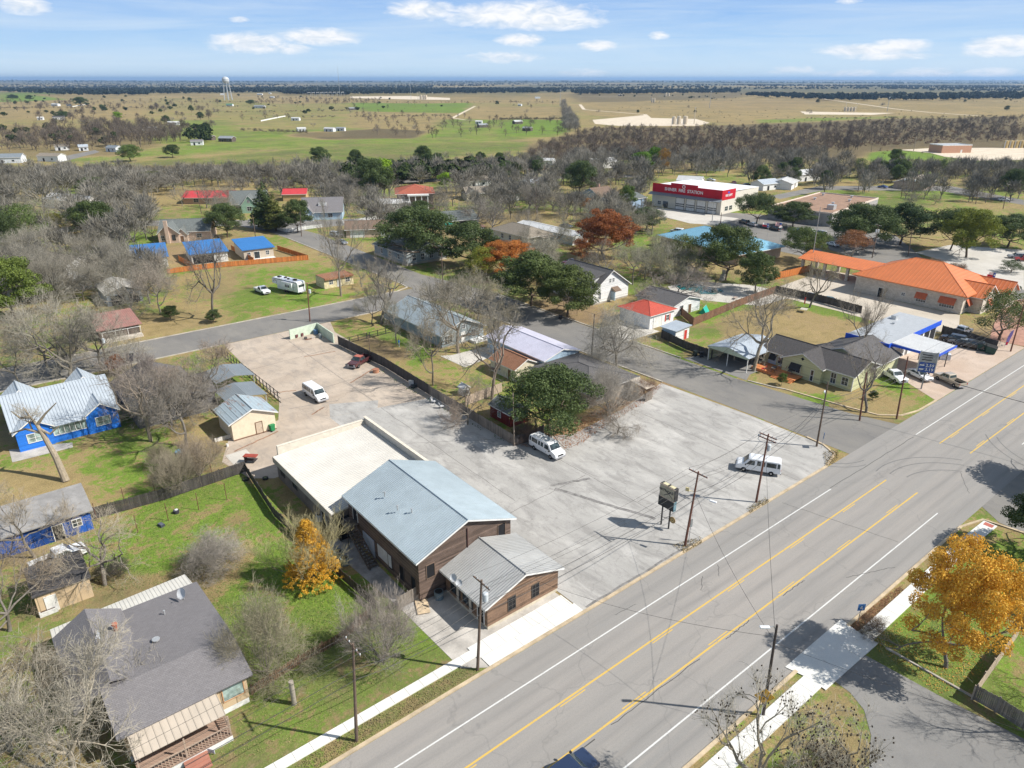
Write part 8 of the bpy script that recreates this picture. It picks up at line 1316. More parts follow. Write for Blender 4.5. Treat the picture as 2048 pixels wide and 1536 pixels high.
crowd((1620, 2048, 350, 415), 26, (6, 9.5), FA, (1.0, .94, .84), 'grey bare tree around the far streets at right', 'bare trees around the right far streets', 7, avoid=AV)
crowd((1100, 1330, 400, 480), 9, (9, 12), FA, (1.05, 1.0, .85), 'grey green bare tree around the blue grey house', 'bare trees around the blue grey house', 8, avoid=AV)
crowd((1480, 1660, 340, 380), 5, (8, 11), ['oak_a', 'oak_b'], (1, 1, 1), 'dark green oak far behind the fire station', 'oaks behind the fire station', 9); crowd((640, 1020, 330, 366), 14, (9, 13), ['oak_a', 'oak_b', 'oak_thin'], (.95, 1, .9), 'dark evergreen in the belt beyond the brick mansion', 'dark evergreens beyond the mansion', 10); crowd((1000, 1160, 330, 365), 5, (8, 11), ['oak_a', 'oak_b'], (.95, 1, .9), 'dark evergreen in the belt right of the mansion', 'dark evergreens right of the mansion belt', 11)
crowd((1700, 1900, 330, 372), 7, (9, 12), ['oak_a', 'oak_thin'], (1.1, 1.1, .9), 'green tree behind the tan brick house', 'green trees behind the tan brick house', 12)
crowd((360, 700, 400, 440), 8, (9, 13), FA, (1, .95, .85), 'grey bare tree among the gabled houses at left', 'bare trees among the gabled houses', 13, avoid=((460, 380, 620, 450),))
crowd((80, 440, 205, 262), 12, (6, 10), FA, (.95, .9, .82), 'grey bare tree around the farmsteads on the plain', 'bare trees around the farmsteads', 14, avoid=((180, 195, 250, 225),)); crowd((380, 1110, 205, 275), 14, (5, 8), FA, (1.0, 1.0, .95), 'lone grey bare tree scattered over the pasture', 'bare trees scattered over the pasture', 15); crowd((80, 440, 200, 250), 10, (8, 12), ['oak_a', 'oak_b'], (.9, .95, .9), 'dark oak around the farmsteads on the plain', 'oaks around the farmsteads', 16)
crowd((1150, 2048, 196, 235), 14, (5, 10), ['oak_b', 'far_a'], (.8, .8, .8), 'lone dark tree on the wide brown field', 'trees on the wide brown field', 17)
crowd((1000, 1420, 440, 575), 20, (8, 11.5), ['bare_a', 'bare_c', 'bare_e', 'bare_d'], (1.15, 1.15, 1.02), 'pale grey bare tree between the gabled house and the aqua roof', 'bare trees around the white gabled house', 18, avoid=((1120, 500, 1275, 620), (1330, 440, 1560, 520), (1040, 430, 1180, 490)))
crowd((700, 1010, 560, 700), 7, (8, 11), ['bare_d', 'open_a', 'bare_b'], (1.2, 1.18, 1.05), 'pale bare tree around the grey blue house', 'bare trees around the grey blue house', 19)
# ================================================================ woods and scrub that read as one mass, and the far things
def lod_bare(seed, n=110):
 g = np.random.default_rng(seed); S = [(0, 0, 0, 0, 0, 3.2, .2, .14)]
 for i in range(7):
  a = g.uniform(0, 6.28); q = g.uniform(1.2, 2.6); S.append((0, 0, g.uniform(1.5, 3), q * math.cos(a), q * math.sin(a), g.uniform(4.5, 7.5), .13, .07))
 for i in range(n):
  a, e = g.uniform(0, 6.28), g.uniform(.05, 1.5); r = g.uniform(.45, 1.0); p = np.array([3.6 * r * math.cos(a) * math.cos(e), 3.6 * r * math.sin(a) * math.cos(e), 3.6 + 5.2 * r * math.sin(e)])
  d = p - np.array([0, 0, 3.]); d /= np.linalg.norm(d); d += g.normal(0, .35, 3); q = p + d * g.uniform(.9, 1.8); S.append((*p, *q, .075, .04))
 V, F = tubes_np(S, 3); return V, F
def lod_leafy(seed, n=150, size=1.0):
 L = lobes_for(seed, 9, 8.5, 1.0, 9, .2); V, F = leaf_cloud(seed, 10, L, n, size); return V, F
LB = [lod_bare(100 + i) for i in range(5)]; LL = [lod_leafy(200 + i) for i in range(4)]; LS = [lod_leafy(300 + i, 60, 1.7) for i in range(3)]; LC = [lod_leafy(320 + i, 190, .42) for i in range(3)]
def mass(name, label, polys, n, hh, protos, mat, seed, cat='woods', taper=1.0, zof=0.0):
 g = np.random.default_rng(seed); VV, FF, off, k = [], [], 0, 0
 while k < n:
  poly, wgt = polys[g.integers(len(polys))], 1; us = [p[0] for p in poly]; vs = [p[1] for p in poly]; u, v = g.uniform(min(us), max(us)), g.uniform(min(vs), max(vs))
  if not inpoly(np.array([u]), np.array([v]), poly)[0]: continue
  x, y = P(u, v); z = float(relief(np.array(x), np.array(y))); V, F = protos[g.integers(len(protos))]; h = g.uniform(*hh) / 9.0; w = h * g.uniform(.9, 1.35); a = g.uniform(0, 6.28); c, s = math.cos(a), math.sin(a)
  if (43 < x < 64 and y < 240): k += 1; continue
  Q = np.stack([(V[:, 0] * c - V[:, 1] * s) * w + x, (V[:, 0] * s + V[:, 1] * c) * w + y, V[:, 2] * h + z + zof], -1); VV.append(Q); FF.append(F + off); off += len(V); k += 1
 o = mesh_obj(name, np_mesh(name, np.concatenate(VV), np.concatenate(FF), mat)); tag(o, label, cat, kind='stuff'); return o
def woodmat(name, lo, hi, sc=.02):
 m, nt, b = new_mat(name); h = N(nt); w = h.wcoord(); f = h.noise(w, sc, 4, .65); f2 = h.noise(w, .25, 2, .5); c = h.mix(h.ramp(f, [(.35, 0.0), (.65, 1.0)]), lo, hi); c = h.mix(h.math('MULTIPLY', h.ramp(f2, [(.3, 0.0), (.7, 1.0)]), .4), c, tuple(x * 1.5 for x in hi))
 h.l(c, b.inputs['Base Color']); b.inputs['Roughness'].default_value = .95; b.inputs['Specular IOR Level'].default_value = .05; MAT[name] = m; return m
W1 = woodmat('creek_twigs', (.085, .066, .05), (.15, .125, .10)); W2 = woodmat('pale_twigs', (.14, .13, .105), (.215, .20, .17)); W3 = woodmat('evergreen_mass', (.02, .032, .012), (.045, .06, .022)); W6 = woodmat('red_scrub', (.13, .075, .05), (.19, .14, .105)); W4 = woodmat('far_woods_mass', (.02, .03, .024), (.035, .045, .034), .003); W5 = woodmat('scrub_mass', (.10, .085, .055), (.16, .135, .09))
mass('creek_woods', 'grey brown leafless woods along the creek at right', [[(1060, 300), (1190, 262), (1480, 262), (1700, 250), (1860, 242), (2048, 238), (2048, 284), (1850, 284), (1740, 296), (1640, 312), (1400, 322), (1060, 330)]], 1000, (5, 8), LB, W1, 1); mass('creek_woods', 'paler leafless woods between the creek and the town at right', [[(1050, 322), (1300, 316), (1640, 316), (1700, 340), (1300, 350), (1000, 352)], [(1760, 342), (2048, 344), (2048, 360), (1700, 358)]], 330, (6, 9), LB, W2, 2)
mass('creek_scrub', 'reddish brown scrub filling the creek bottom at right', [[(1060, 305), (1190, 258), (1480, 256), (1700, 248), (2048, 236), (2048, 286), (1740, 296), (1400, 322), (1060, 330)]], 1500, (2.5, 4.5), LC, W6, 3, 'scrub'); mass('creek_scrub', 'brown creek scrub along the lower left pasture', [[(0, 346), (560, 342), (720, 336), (1060, 318), (1060, 345), (700, 352), (300, 368), (0, 372)]], 700, (2.5, 5), LC, W5, 4, 'scrub')
mass('creek_woods', 'grey leafless woods along the creek at left', [[(0, 362), (300, 356), (620, 348), (720, 344), (1060, 326), (1060, 350), (720, 362), (300, 376), (0, 388)]], 260, (6, 9), LB, W2, 5); mass('farm_woods', 'dark leafless woods around the left farmsteads', [[(0, 268), (160, 262), (250, 256), (330, 262), (360, 282), (250, 300), (0, 305)], [(150, 246), (300, 250), (400, 268), (380, 285), (200, 280)]], 330, (6, 11), LB, W1, 6)
mass('farm_woods', 'dark evergreen trees among the left farmsteads', [[(0, 262), (150, 260), (240, 275), (240, 310), (120, 300), (0, 300)], [(380, 262), (420, 262), (420, 290), (380, 290)]], 40, (7, 11), LL, W3, 7); mass('hedge_row', 'tree lined lane running out from the town centre', [[(1122, 206), (1130, 206), (1160, 262), (1128, 268)]], 170, (6, 10), LB, W2, 8, 'hedge'); mass('evergreen_belt', 'dark evergreen thicket beyond the brick mansion', [[(690, 350), (900, 344), (1010, 345), (1000, 362), (880, 366), (700, 372)]], 90, (7, 11), LL, W3, 9, 'thicket')
mass('far_woods', 'dark band of woods beyond the pasture', [[(0, 178), (140, 180), (300, 183), (300, 192), (140, 192), (0, 185)], [(560, 178), (700, 178), (700, 192), (560, 190)], [(240, 178), (560, 176), (560, 186), (300, 190)]], 1300, (12, 18), LS, W4, 10); mass('far_woods', 'band of dark woods across the middle distance at right', [[(1480, 192), (1700, 196), (2048, 190), (2048, 200), (1700, 203), (1560, 198)], [(1140, 186), (1480, 182), (1480, 187), (1160, 190)], [(700, 180), (1130, 180), (1130, 187), (700, 190)]], 1500, (11, 17), LS, W4, 11)
_r = random.Random(6); BL = []
for _ in range(46): a = _r.uniform(-200, 1900); w_ = _r.uniform(150, 800); v = 163.5 + 17 * _r.random() ** 1.3; t_ = .5 + (v - 160) * .1; d_ = _r.uniform(-1.5, 1.5); BL.append([(a, v), (a + w_, v + d_), (a + w_, v + d_ + t_), (a, v + t_)])
mass('far_woods', 'thin dark belts of woods out to the horizon', BL, 5200, (8, 14), LS, W4, 12); mass('far_woods', 'low woods right at the horizon', [[(0, 160.5), (2048, 160.5), (2048, 166.5), (0, 166)]], 2600, (12, 24), LS, W4, 13); mass('field_brush', 'dark brush dotted over the far fields', [[(0, 190), (700, 196), (1130, 200), (1130, 232), (0, 250)], [(1300, 226), (1560, 220), (2048, 226), (2048, 242), (1400, 250)], [(1150, 216), (1330, 212), (1480, 226), (1480, 244), (1390, 236), (1280, 228)]], 200, (1.5, 3), LC, W5, 14, 'brush'); mass('creek_scrub', 'low scrub on the bank below the sand yard', [[(1700, 292), (1760, 300), (1900, 316), (2000, 326), (1860, 324), (1760, 310)]], 22, (1.5, 2.5), LC, W6, 15, 'scrub')
LM = [lod_bare(150 + i, 260) for i in range(5)]
def mass_clear(name, label, box, n, hh, mat, seed, avoid=()):
 r = random.Random(seed); pts = []
 while len(pts) < n:
  u, v = r.uniform(box[0], box[1]), r.uniform(box[2], box[3]); x, y = P(u, v)
  if (40 < x < 66 and 100 < y < 235) or any(a <= u <= c and b_ <= v <= d for a, b_, c, d in avoid) or not clear(x, y, 2): n -= .2; continue
  pts.append((x, y))
 VV, FF, off = [], [], 0
 for x, y in pts:
  V, F = r.choice(LM); h = r.uniform(*hh) / 9; w = h * r.uniform(.9, 1.3); a = r.uniform(0, 6.28); c, s = math.cos(a), math.sin(a)
  VV.append(np.stack([(V[:, 0] * c - V[:, 1] * s) * w + x, (V[:, 0] * s + V[:, 1] * c) * w + y, V[:, 2] * h], -1)); FF.append(F + off); off += len(V)
 tag(mesh_obj(name, np_mesh(name, np.concatenate(VV), np.concatenate(FF), mat)), label, 'woods', kind='stuff')
mass_clear('town_woods', 'further grey bare trees filling the left creek belt', (0, 700, 352, 392), 95, (6, 10), W2, 31, ((370, 375, 460, 412),)); mass_clear('town_woods', 'further grey bare trees filling the middle belt', (560, 1300, 352, 398), 120, (7, 11), W2, 32, AV); mass_clear('town_woods', 'further grey bare trees filling the belt behind the fire station', (1130, 1700, 322, 372), 130, (7, 11), W2, 33, AV); mass_clear('town_woods', 'further grey bare trees around the far streets at right', (1620, 2048, 350, 405), 50, (6, 10), W2, 34, AV); mass_clear('town_woods', 'further grey bare trees along the far street at left', (0, 330, 385, 500), 50, (8, 12), W2, 35)
mass_clear('town_woods', 'grey bare trees crowding between the middle houses', (640, 1330, 400, 470), 75, (7, 10), W2, 37, ((780, 400, 905, 445), (985, 438, 1180, 470), (540, 430, 720, 500), (700, 470, 900, 520)) + AV); mass_clear('town_woods', 'grey bare trees crowding the blocks at left', (0, 330, 470, 640), 30, (7, 10), W2, 38, ((250, 470, 620, 560), (150, 580, 330, 640)))
mass_clear('farm_woods', 'further grey bare trees around the farmsteads', (80, 440, 205, 262), 40, (7, 12), W1, 36, ((180, 195, 250, 225),))
HL = [[(a, b), (c, d), (c, d + 1.6), (a, b + 1.6)] for a, b, c, d in ((700, 206, 1130, 204), (860, 262, 908, 235), (240, 262, 340, 246), (300, 217, 560, 213), (0, 217, 300, 216), (560, 236, 900, 233), (1160, 258, 1130, 230), (480, 262, 620, 268), (1300, 206, 1480, 197), (1500, 196, 2048, 205), (1560, 240, 2048, 233), (140, 206, 560, 203), (420, 226, 700, 222), (1000, 240, 1125, 239))]
mass('hedge_row', 'thin brown hedgerows between the far fields', HL, 900, (2, 4.5), LC, W5, 18, 'hedge'); mass('field_trees', 'grey leafless trees scattered over the far plain', [[(380, 200), (700, 204), (1130, 206), (1130, 216), (700, 232), (430, 250)], [(0, 204), (420, 200), (420, 216), (0, 226)], [(700, 230), (1125, 240), (1125, 272), (760, 280)], [(500, 196), (760, 200), (760, 212), (500, 212)]], 300, (5, 9), LB, W1, 19)
mass('field_trees', 'dark evergreen trees dotted over the far plain', [[(0, 186), (700, 196), (1130, 204), (700, 232), (0, 240)], [(1150, 186), (2048, 192), (2048, 204), (1160, 198)]], 110, (5, 9), LL, W3, 20)
M_TANK = plain('tank_tan', (.55, .47, .35), .6, var=.1, vscale=.3); M_TANKO = plain('tank_ochre', (.52, .38, .17), .6, var=.1, vscale=.3); M_TW = plain('tower_white', (.46, .49, .52), .5, var=.05)
def tank(label, u, vb, vt, wpx, mat, group): x, y = P(u, vb); s = px_per_m(u, vb); r = wpx / s / 2; H = height_at(u, vb, vt); o = empty('storage_tank', label, 'tank', (x, y, 0), 0, group); MB().lathe([(r, 0), (r, H * .94), (r * .9, H * .97), (.1, H)], n=18).build('shell', mat, o); MB().box(-r - .35, -r, -.4, .4, 0, H * .95).build('ladder', M_PVC, o); MB().tube((0, 0, H), (0, 0, H + .6), .2, .2, 8).build('vent', M_PVC, o)
for i, (u, vb, vt, w) in enumerate(((1347, 249, 233, 8), (1357, 249, 232, 8), (1370, 249, 232, 9))): tank('tan storage tank on the white rock pad', u, vb, vt, w, M_TANK, 'tanks on the white rock pad')
for i, u in enumerate((842, 848, 852)): tank('pale storage tank in the far left battery', u, 199, 190, 5, M_TANK, 'tanks of the far left battery')
for i, u in enumerate((1308, 1304)): tank('tan storage tank in the small far battery', u, 205, 196, 4, M_TANK, 'tanks of the small far battery')
for i, u in enumerate((1331, 1337)): tank('tan tank on the horizon side pad', u, 192, 186, 4, M_TANK, 'tanks of the horizon side pad')
for i, u in enumerate((1690, 1696, 1702, 1708)): tank('tan tank on the brown field pad', u, 223, 214, 5, M_TANK, 'tanks on the brown field pad')
for i, u in enumerate((2010, 2020, 2030, 2040, 2050)): tank('ochre tank in the row at the sand yard', u, 296, 281, 9, M_TANKO, 'ochre tanks at the sand yard')
for i, (u, vb, vt, l) in enumerate(((1388, 248, 216, 'slim pale flare stack beside the tan tanks'), (1690, 223, 208, 'slim stack at the left of the brown field tanks'), (1712, 223, 208, 'slim stack at the right of the brown field tanks'), (836, 199, 184, 'slim stack left of the far left battery'))): x, y = P(u, vb); o = empty('flare_stack', l, 'stack', (x, y, 0)); H = height_at(u, vb, vt); MB().tube((0, 0, 0), (0, 0, H), .45, .35, 8).build('pipe', M_TANK, o); MB().tube((0, 0, H), (0, 0, H + .8), .6, .6, 8).build('tip', M_PVC, o)
x, y = P(1907, 305); b = House('field_office', 'salmon block building with white roof edge at the sand yard', x - 12, x + 12, y - 4, y + 10, 'building', rz=-30); b.walls(height_at(1907, 305, 290), plain('salmon_block', (.50, .28, .18), .9, var=.06)); b.flat(M_TPO, .5); b.door('S', 4, 1.2, 2.2, M_TRIM)
x, y = P(457, 200); o = empty('water_tower', 'white water tower on tall legs on the horizon', 'water tower', (x, y, 0)); H = height_at(457, 200, 153); s = 1 / px_per_m(457, 200); r = 6.8 * s
MB().lathe([(r * .25, H - 13 * s), (r * .8, H - 11 * s), (r, H - 8.5 * s), (r, H - 4.5 * s), (r * .75, H - 1.6 * s), (r * .1, H)], n=24).build('tank', M_TW, o)
for k in range(6): a = math.pi / 3 * k + .3; MB().tube((r * 1.25 * math.cos(a), r * 1.25 * math.sin(a), 0), (r * .8 * math.cos(a), r * .8 * math.sin(a), H - 9 * s), .55, .5, 6).build('leg', M_TW, o)
MB().tube((0, 0, 0), (0, 0, H - 12 * s), .9, .9, 8).build('riser', M_TW, o)
x, y = P(650, 193); o = empty('substation', 'distant electric substation of grey steel frames', 'substation', (x, y, 0))
for k in range(9): xx = (k - 4) * 14; m = MB(); m.tube((xx, 0, 0), (xx, 0, 13), .4, .3, 5); m.tube((xx + 9, 0, 0), (xx + 9, 0, 13), .4, .3, 5); m.tube((xx, 0, 12), (xx + 9, 0, 12), .35, .35, 5); m.build('gantry', M_PVC, o)
FB = [(603, 263, 11, 6, RF['white'], M_METW, 'bright white shed on the pasture right of the plain road'), (592, 241, 14, 6, RF['white'], M_WSID, 'white house with fence on the pasture'), (660, 263, 15, 6, RF['white'], M_METW, 'long white shed right of the bright white one'), (682, 262, 12, 5, RF['tin'], M_WSID, 'low tin roofed shed at the plowed field'), (455, 283, 16, 9, RF['tin'], M_WOODV, 'old grey barn at the edge of the left pasture'), (395, 290, 12, 7, SH['grey'], M_WSID, 'small grey house by the old barn'), (420, 280, 12, 6, SH['char'], M_WOODV, 'dark shed beside the old barn'), (22, 325, 20, 12, RF['slate'], M_METW, 'large white metal building with slate roof at left edge'), (105, 322, 20, 9, SH['tan'], M_WSID, 'low tan roofed house in the left village'), (168, 301, 8, 8, RF['silver'], M_METW, 'silver roofed shed in the left village'), (230, 303, 14, 8, RF['slate'], M_METW, 'slate roofed open shed near the round oak'), (125, 300, 12, 8, SH['tan'], M_WSID, 'white end house in the left village street'), (118, 239, 18, 9, SH['dark'], M_WSID, 'white ranch house under the dark oak'), (82, 240, 9, 6, RF['white'], M_WSID, 'white shed left of the ranch house'), (112, 212, 26, 8, RF['white'], M_WSID, 'long white stable on the straw field'), (138, 212, 10, 6, SH['dark'], M_WSID, 'white farmhouse beside the long stable'), (348, 250, 16, 7, RF['white'], M_WSID, 'white roofed farm shed amid bare trees'), (300, 262, 18, 6, RF['white'], M_METW, 'long white roofed shed in the grey woods'), (460, 212, 18, 7, metal_roof('green_tin', (.08, .3, .18), .5, 0), M_METW, 'shed with a green tin roof on the plain'), (520, 216, 30, 8, RF['tin'], M_METW, 'long low tin shed on the plain'), (545, 196, 14, 8, RF['silver'], M_METW, 'silver barn beyond the pasture'), (520, 190, 24, 8, RF['white'], M_METW, 'long white shed before the far woods'), (540, 188, 10, 8, RF['silver'], M_METW, 'silver silo shed before the far woods'), (444, 190, 14, 8, RF['white'], M_WSID, 'white farm building beside the water tower'), (705, 220, 16, 8, RF['tin'], M_WOODV, 'dark farm shed at the pasture edge'), (965, 255, 14, 7, RF['tin'], M_WOODV, 'dark ruined shed at the bare trees'), (958, 248, 10, 6, RF['white'], M_METW, 'white topped shed at the farm lane end'), (1035, 248, 14, 8, RF['white'], M_WOODV, 'white roofed open barn in the green pasture'), (1055, 262, 12, 7, RF['tin'], M_WOODV, 'grey barn below the white roofed open barn'), (1040, 212, 9, 6, RF['white'], M_METW, 'tiny white shed beyond the dirt lane'), (1075, 197, 18, 7, RF['silver'], M_METW, 'pale long shed on the far plain centre'), (862, 186, 16, 7, RF['white'], M_WSID, 'white farmhouse behind the tank battery'), (140, 168, 30, 9, RF['white'], M_WSID, 'white buildings group beyond the dark woods at left'), (1950, 192, 20, 8, RF['white'], M_WSID, 'white farmhouse beyond the woods at right'), (2035, 196, 30, 9, RF['white'], M_METW, 'white shed at the right horizon'), (1240, 192, 14, 7, RF['tin'], M_WOODV, 'little shed on the brown plain'), (640, 365, 14, 9, RF['white'], M_WSID, 'white roofed house behind the grey trees at left'), (1090, 330, 12, 6, RF['white'], M_METW, 'white topped shed in the grey tree belt'), (1202, 335, 18, 10, RF['white'], M_WSID, 'white house glimpsed through grey trees'), (1420, 340, 16, 9, SH['tan'], M_WSID, 'small house glimpsed behind the fire station'), (1605, 360, 16, 9, RF['white'], M_WSID, 'white house glimpsed in the grey trees at right'), (1530, 378, 12, 8, RF['silver'], M_WSID, 'pale roofed shelter right behind the fire station roof'), (150, 415, 26, 9, RF['white'], M_WSID, 'long white house on the far street at left'), (130, 545, 16, 9, SH['tan'], M_WSID, 'low tan roofed house among the left bare trees'), (950, 372, 14, 8, SH['tan'], M_WSID, 'small white house in the middle belt'), (1072, 350, 10, 7, SH['rust'], MAT['cream_clap'], 'tiny rust roofed cottage in the middle belt'), (1380, 372, 12, 9, RF['white'], M_WSID, 'white shed touching the fire station rear')]
for i, (u, v, w, d, rm, wm, l) in enumerate(FB):
 w, d = (w * .78, d * .8) if v < 330 else (w, d); x, y = P(u, v); r_ = random.Random(i); h = 3.0 + (w > 15) * .5; b = House('farm_building' if v < 330 else 'distant_house', l, x - w / 2, x + w / 2, y - d / 2, y + d / 2, 'building', rz=-39 + r_.choice((-25, -10, 15, 30))); b.walls(h, wm, 'gable', h + d * .2, 'x'); b.gable(rm, .4, .3)
 if v > 200: b.window('S', w * .2, 1, 1.4, 1.1, mull=0, bars=0); b.door('S', -w * .2, 1.4, 2.1, M_DARK, handle=False)
for pts, l in (([P(522, 243), P(556, 236), P(572, 233)], 'long white fence beside the pasture house'), ([P(145, 214), P(176, 209)], 'white fence beside the long stable')): fence('rail_fence', l, pts, 1.6, F_WHITE, 'board', step=12, pw=3)
def litter(name, label, poly, n, size, col, z0, up=0.0, seed=1, cat='leaf litter'):
 g = np.random.default_rng(seed); us = [p[0] for p in poly]; vs = [p[1] for p in poly]; U = g.uniform(min(us), max(us), n * 3); Vv = g.uniform(min(vs), max(vs), n * 3); m = inpoly(U, Vv, poly); U, Vv = U[m][:n], Vv[m][:n]; c = np.array([(*P(u, v), z0) for u, v in zip(U, Vv)]); k = len(c)
 nn = g.normal(0, .35, (k, 3)) + [0, 0, 1]; nn[:, :2] += g.normal(0, up, (k, 2)); nn /= np.linalg.norm(nn, axis=1, keepdims=True); t = np.cross(nn, g.normal(size=(k, 3))); t /= np.linalg.norm(t, axis=1, keepdims=True); b_ = np.cross(nn, t); s = size * g.uniform(.5, 1.3, (k, 1)); c[:, 2] += up * size + g.uniform(0, .03, k)
 q = np.stack([c - t * s, c - b_ * s * .6, c + t * s, c + b_ * s * .6], 1).reshape(-1, 3); o = mesh_obj(name, np_mesh(name, q, np.arange(len(q)).reshape(-1, 4), plain('litter_' + str(seed), col, .9, var=.4, vscale=2))); tag(o, label, cat, kind='stuff')
litter('leaf_litter', 'orange brown fallen leaves along the lot edge by the oak', [(1040, 892), (1130, 855), (1240, 795), (1330, 765), (1300, 800), (1230, 840), (1160, 890), (1110, 905)], 5200, .09, (.33, .14, .06), .06, seed=1)
litter('leaf_litter', 'brown fallen leaves on the verge below the golden tree', [(1690, 1255), (1800, 1172), (1815, 1186), (1706, 1272)], 2600, .07, (.24, .12, .06), .05, seed=2); litter('leaf_litter', 'golden fallen leaves on the grass under the golden tree', [(1740, 1290), (1840, 1200), (1990, 1260), (1960, 1350), (1880, 1390)], 3000, .07, (.45, .28, .06), .05, seed=3)
litter('weeds', 'dry weeds around the street lamp pole foot', [(1345, 1092), (1400, 1075), (1405, 1088), (1368, 1108)], 420, .08, (.20, .15, .06), .08, .9, 4, 'weeds'); litter('weeds', 'dry weeds around the double crossarm pole foot', [(1492, 1018), (1530, 996), (1540, 1004), (1500, 1028)], 380, .08, (.19, .15, .06), .08, .9, 5, 'weeds'); litter('weeds', 'dry weeds at the concrete lot corner', [(1645, 905), (1680, 900), (1672, 925), (1652, 935)], 420, .09, (.19, .14, .06), .08, .9, 6, 'weeds')
litter('weeds', 'tall dry grass along the road verge at lower left', [(962, 1340), (930, 1332), (620, 1510), (590, 1536), (640, 1536), (680, 1512)], 5000, .055, (.22, .18, .08), .05, .5, 7, 'grass'); litter('weeds', 'green weeds along the black fence foot', [(680, 700), (858, 806), (1025, 896), (1022, 890), (858, 798), (684, 694)], 1500, .13, (.07, .12, .03), .06, .9, 8, 'weeds')
litter('weeds', 'grass tufts over the yard beside the warehouse', [(150, 1060), (480, 950), (700, 1150), (790, 1210), (740, 1235), (690, 1270), (500, 1380), (400, 1180), (160, 1180)], 22000, .055, (.10, .17, .03), .04, .8, 9, 'grass'); litter('weeds', 'straw tufts over the yard beside the warehouse', [(150, 1060), (480, 950), (700, 1150), (790, 1210), (850, 1290), (600, 1480), (440, 1536), (400, 1180), (160, 1180)], 12000, .042, (.34, .27, .12), .04, .8, 10, 'grass')
SUN_EL = 44.0; SUN_AZ = -49.35   # azimuth from +x, towards +y
sd = bpy.data.lights.new('sun', 'SUN'); sd.energy = 5.0; sd.angle = R(.53); sd.color = (1.0, .955, .88)
so = bpy.data.objects.new('sun', sd); C.objects.link(so)
dirv = Vector((math.cos(R(SUN_AZ)) * math.cos(R(SUN_EL)), math.sin(R(SUN_AZ)) * math.cos(R(SUN_EL)), math.sin(R(SUN_EL))))
so.rotation_euler = dirv.to_track_quat('Z', 'Y').to_euler(); so.location = (0, 0, 300)
wd = bpy.data.worlds.new('World'); scene.world = wd; wd.use_nodes = True; nt = wd.node_tree; h = N(nt)
bg = nt.nodes['Background']
sky = h.n('ShaderNodeTexSky', sky_type='NISHITA'); sky.sun_disc = False; sky.sun_elevation = R(SUN_EL); sky.sun_rotation = R(90 - SUN_AZ); sky.air_density = 1.0; sky.dust_density = .3; sky.ozone_density = 2.0
tc = h.n('ShaderNodeTexCoord'); sep = h.n('ShaderNodeSeparateXYZ'); h.l(tc.outputs['Generated'], sep.inputs[0])
el = h.math('ARCSINE', sep.outputs[2]); eld = h.math('MULTIPLY', el, 57.2958)
az = h.math('MULTIPLY', h.math('ARCTAN2', sep.outputs[1], sep.outputs[0]), 57.2958); azr = h.math('SUBTRACT', az, 51.15)   # degrees left of the view axis
low = h.ramp(h.math('DIVIDE', eld, 10.0), [(.0, (8.0, 10.2, 11.9)), (.09, (7.7, 10.2, 12.5)), (.22, (5.7, 8.8, 12.5)), (.5, (3.1, 6.2, 11.8)), (1.0, (2.4, 5.1, 10.5))])
fac = h.ramp(h.math('DIVIDE', eld, 40.0), [(.0, 1.0), (.25, .9), (.8, 0.0)]); c = h.mix(fac, sky.outputs[0], low)
cv = h.n('ShaderNodeCombineXYZ'); h.l(azr, cv.inputs[0]); h.l(eld, cv.inputs[1])
def cnoise(sx, sy, scale, detail=5, dist=0.0, off=0.0):
 m = h.n('ShaderNodeMapping'); m.inputs['Scale'].default_value = (sx, sy, 1); m.inputs['Location'].default_value = (off, off * .7, 0); h.l(cv.outputs[0], m.inputs['Vector']); return h.noise(m.outputs[0], scale, detail, .6, dist)
ci = cnoise(.035, .55, 1.6, 6, .8, 3.3); ci2 = cnoise(.12, .9, 1.0, 5, .5, 9.1)
cir = h.math('MULTIPLY', h.ramp(ci, [(.3, 0.0), (.8, 1.0)]), .6); cir = h.math('ADD', cir, h.math('MULTIPLY', h.ramp(ci2, [(.4, 0.0), (.85, 1.0)]), .2), True)
c = h.mix(cir, c, (9.7, 11.2, 12.6))
PXD = lambda u, v: (math.degrees(math.atan2(-(u - 1024), FPX * math.cos(PITCH) - (v - 768) * math.sin(PITCH))), math.degrees(math.asin(max(-1, min(1, (-math.sin(PITCH) * FPX - (v - 768) * math.cos(PITCH)) / math.sqrt(FPX ** 2 + (u - 1024) ** 2 + (v - 768) ** 2))))))
dn = cnoise(.55, 1.5, 1.3, 5, .5, 5.0)
acc = None
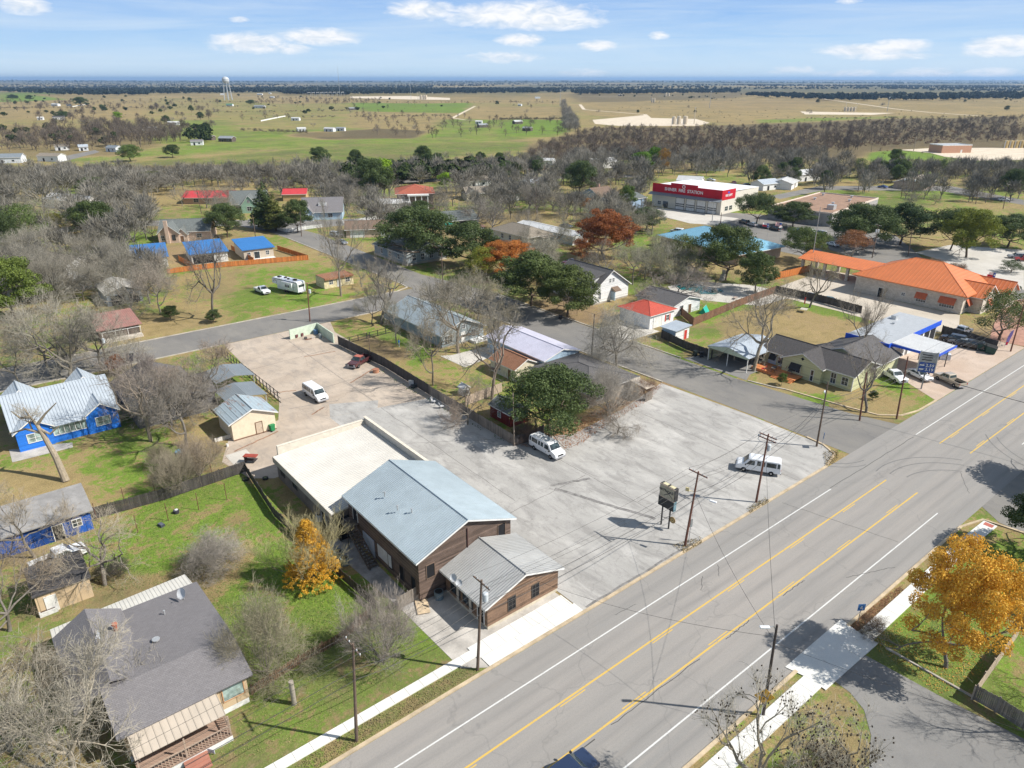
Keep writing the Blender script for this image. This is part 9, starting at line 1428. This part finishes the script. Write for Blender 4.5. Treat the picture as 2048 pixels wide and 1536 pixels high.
for (u, v, wu, wv, amp) in ((1040, 30, 130, 24, 1), (1090, 45, 100, 14, 1), (640, 74, 68, 14, 1), (500, 86, 70, 16, .95), (555, 96, 60, 9, .7), (845, 20, 60, 16, .9), (50, 10, 42, 14, .9), (1042, 80, 40, 11, .95), (1010, 114, 60, 9, .6), (1195, 91, 32, 10, .95), (1316, 71, 18, 7, .7),
       (1740, 100, 92, 13, 1), (1800, 92, 55, 14, 1), (1770, 112, 80, 9, .8), (2010, 88, 80, 18, 1), (1990, 105, 60, 10, .8), (1850, 147, 65, 10, .8), (1700, 148, 60, 8, .6), (1985, 145, 60, 9, .7), (1580, 140, 40, 7, .5), (1170, 146, 40, 7, .5), (478, 39, 16, 5, .6), (1700, 2, 25, 6, .6), (2300, 60, 120, 25, 1), (-250, 80, 130, 22, 1)):
 a0, e0 = PXD(u, v); a1, e1 = PXD(u + wu, v - wv); ra, re_ = abs(a1 - a0) * 1.35, abs(e1 - e0) * 1.35
 dx = h.math('DIVIDE', h.math('SUBTRACT', azr, a0), ra); dy = h.math('DIVIDE', h.math('SUBTRACT', eld, e0), re_)
 r2 = h.math('ADD', h.math('MULTIPLY', dx, dx), h.math('MULTIPLY', dy, dy)); v_ = h.math('MULTIPLY', h.math('SUBTRACT', 1.0, r2), amp)
 acc = v_ if acc is None else h.math('MAXIMUM', acc, v_)
dens = h.math('ADD', acc, h.math('MULTIPLY', h.math('SUBTRACT', dn, .5), 1.5)); cm = h.ramp(dens, [(-.1, 0.0), (.7, .8), (1.2, 1.0)])
lit = h.ramp(dn, [(.35, (10.2, 11.1, 12.1)), (.6, (13.2, 13.3, 13.6))]); c = h.mix(cm, c, lit)
h.l(c, bg.inputs[0]); bg.inputs[1].default_value = .058
hz = MB().box(CX - 42000, CX + 42000, CY - 42000, CY + 42000, -60, 110).build('haze', [])
hm = bpy.data.materials.new('air'); hm.use_nodes = True; n2 = hm.node_tree; n2.nodes.remove(n2.nodes['Principled BSDF'])
pv = n2.nodes.new('ShaderNodeVolumePrincipled'); pv.inputs['Density'].default_value = 6e-5; pv.inputs['Color'].default_value = (.42, .66, 1.0, 1); pv.inputs['Anisotropy'].default_value = .2
n2.links.new(pv.outputs[0], n2.nodes['Material Output'].inputs['Volume']); hz.data.materials.append(hm); tag(hz, 'thin bluish haze over the far fields', 'haze', kind='stuff')
scene.view_settings.view_transform = 'Standard'; scene.view_settings.look = 'None'; scene.view_settings.gamma = 1; scene.view_settings.exposure = 0.42
scene.cycles.max_bounces = 6; scene.cycles.diffuse_bounces = 3; scene.cycles.transparent_max_bounces = 8; scene.cycles.volume_bounces = 0
scene.cycles.use_adaptive_sampling = True; scene.cycles.adaptive_threshold = .015
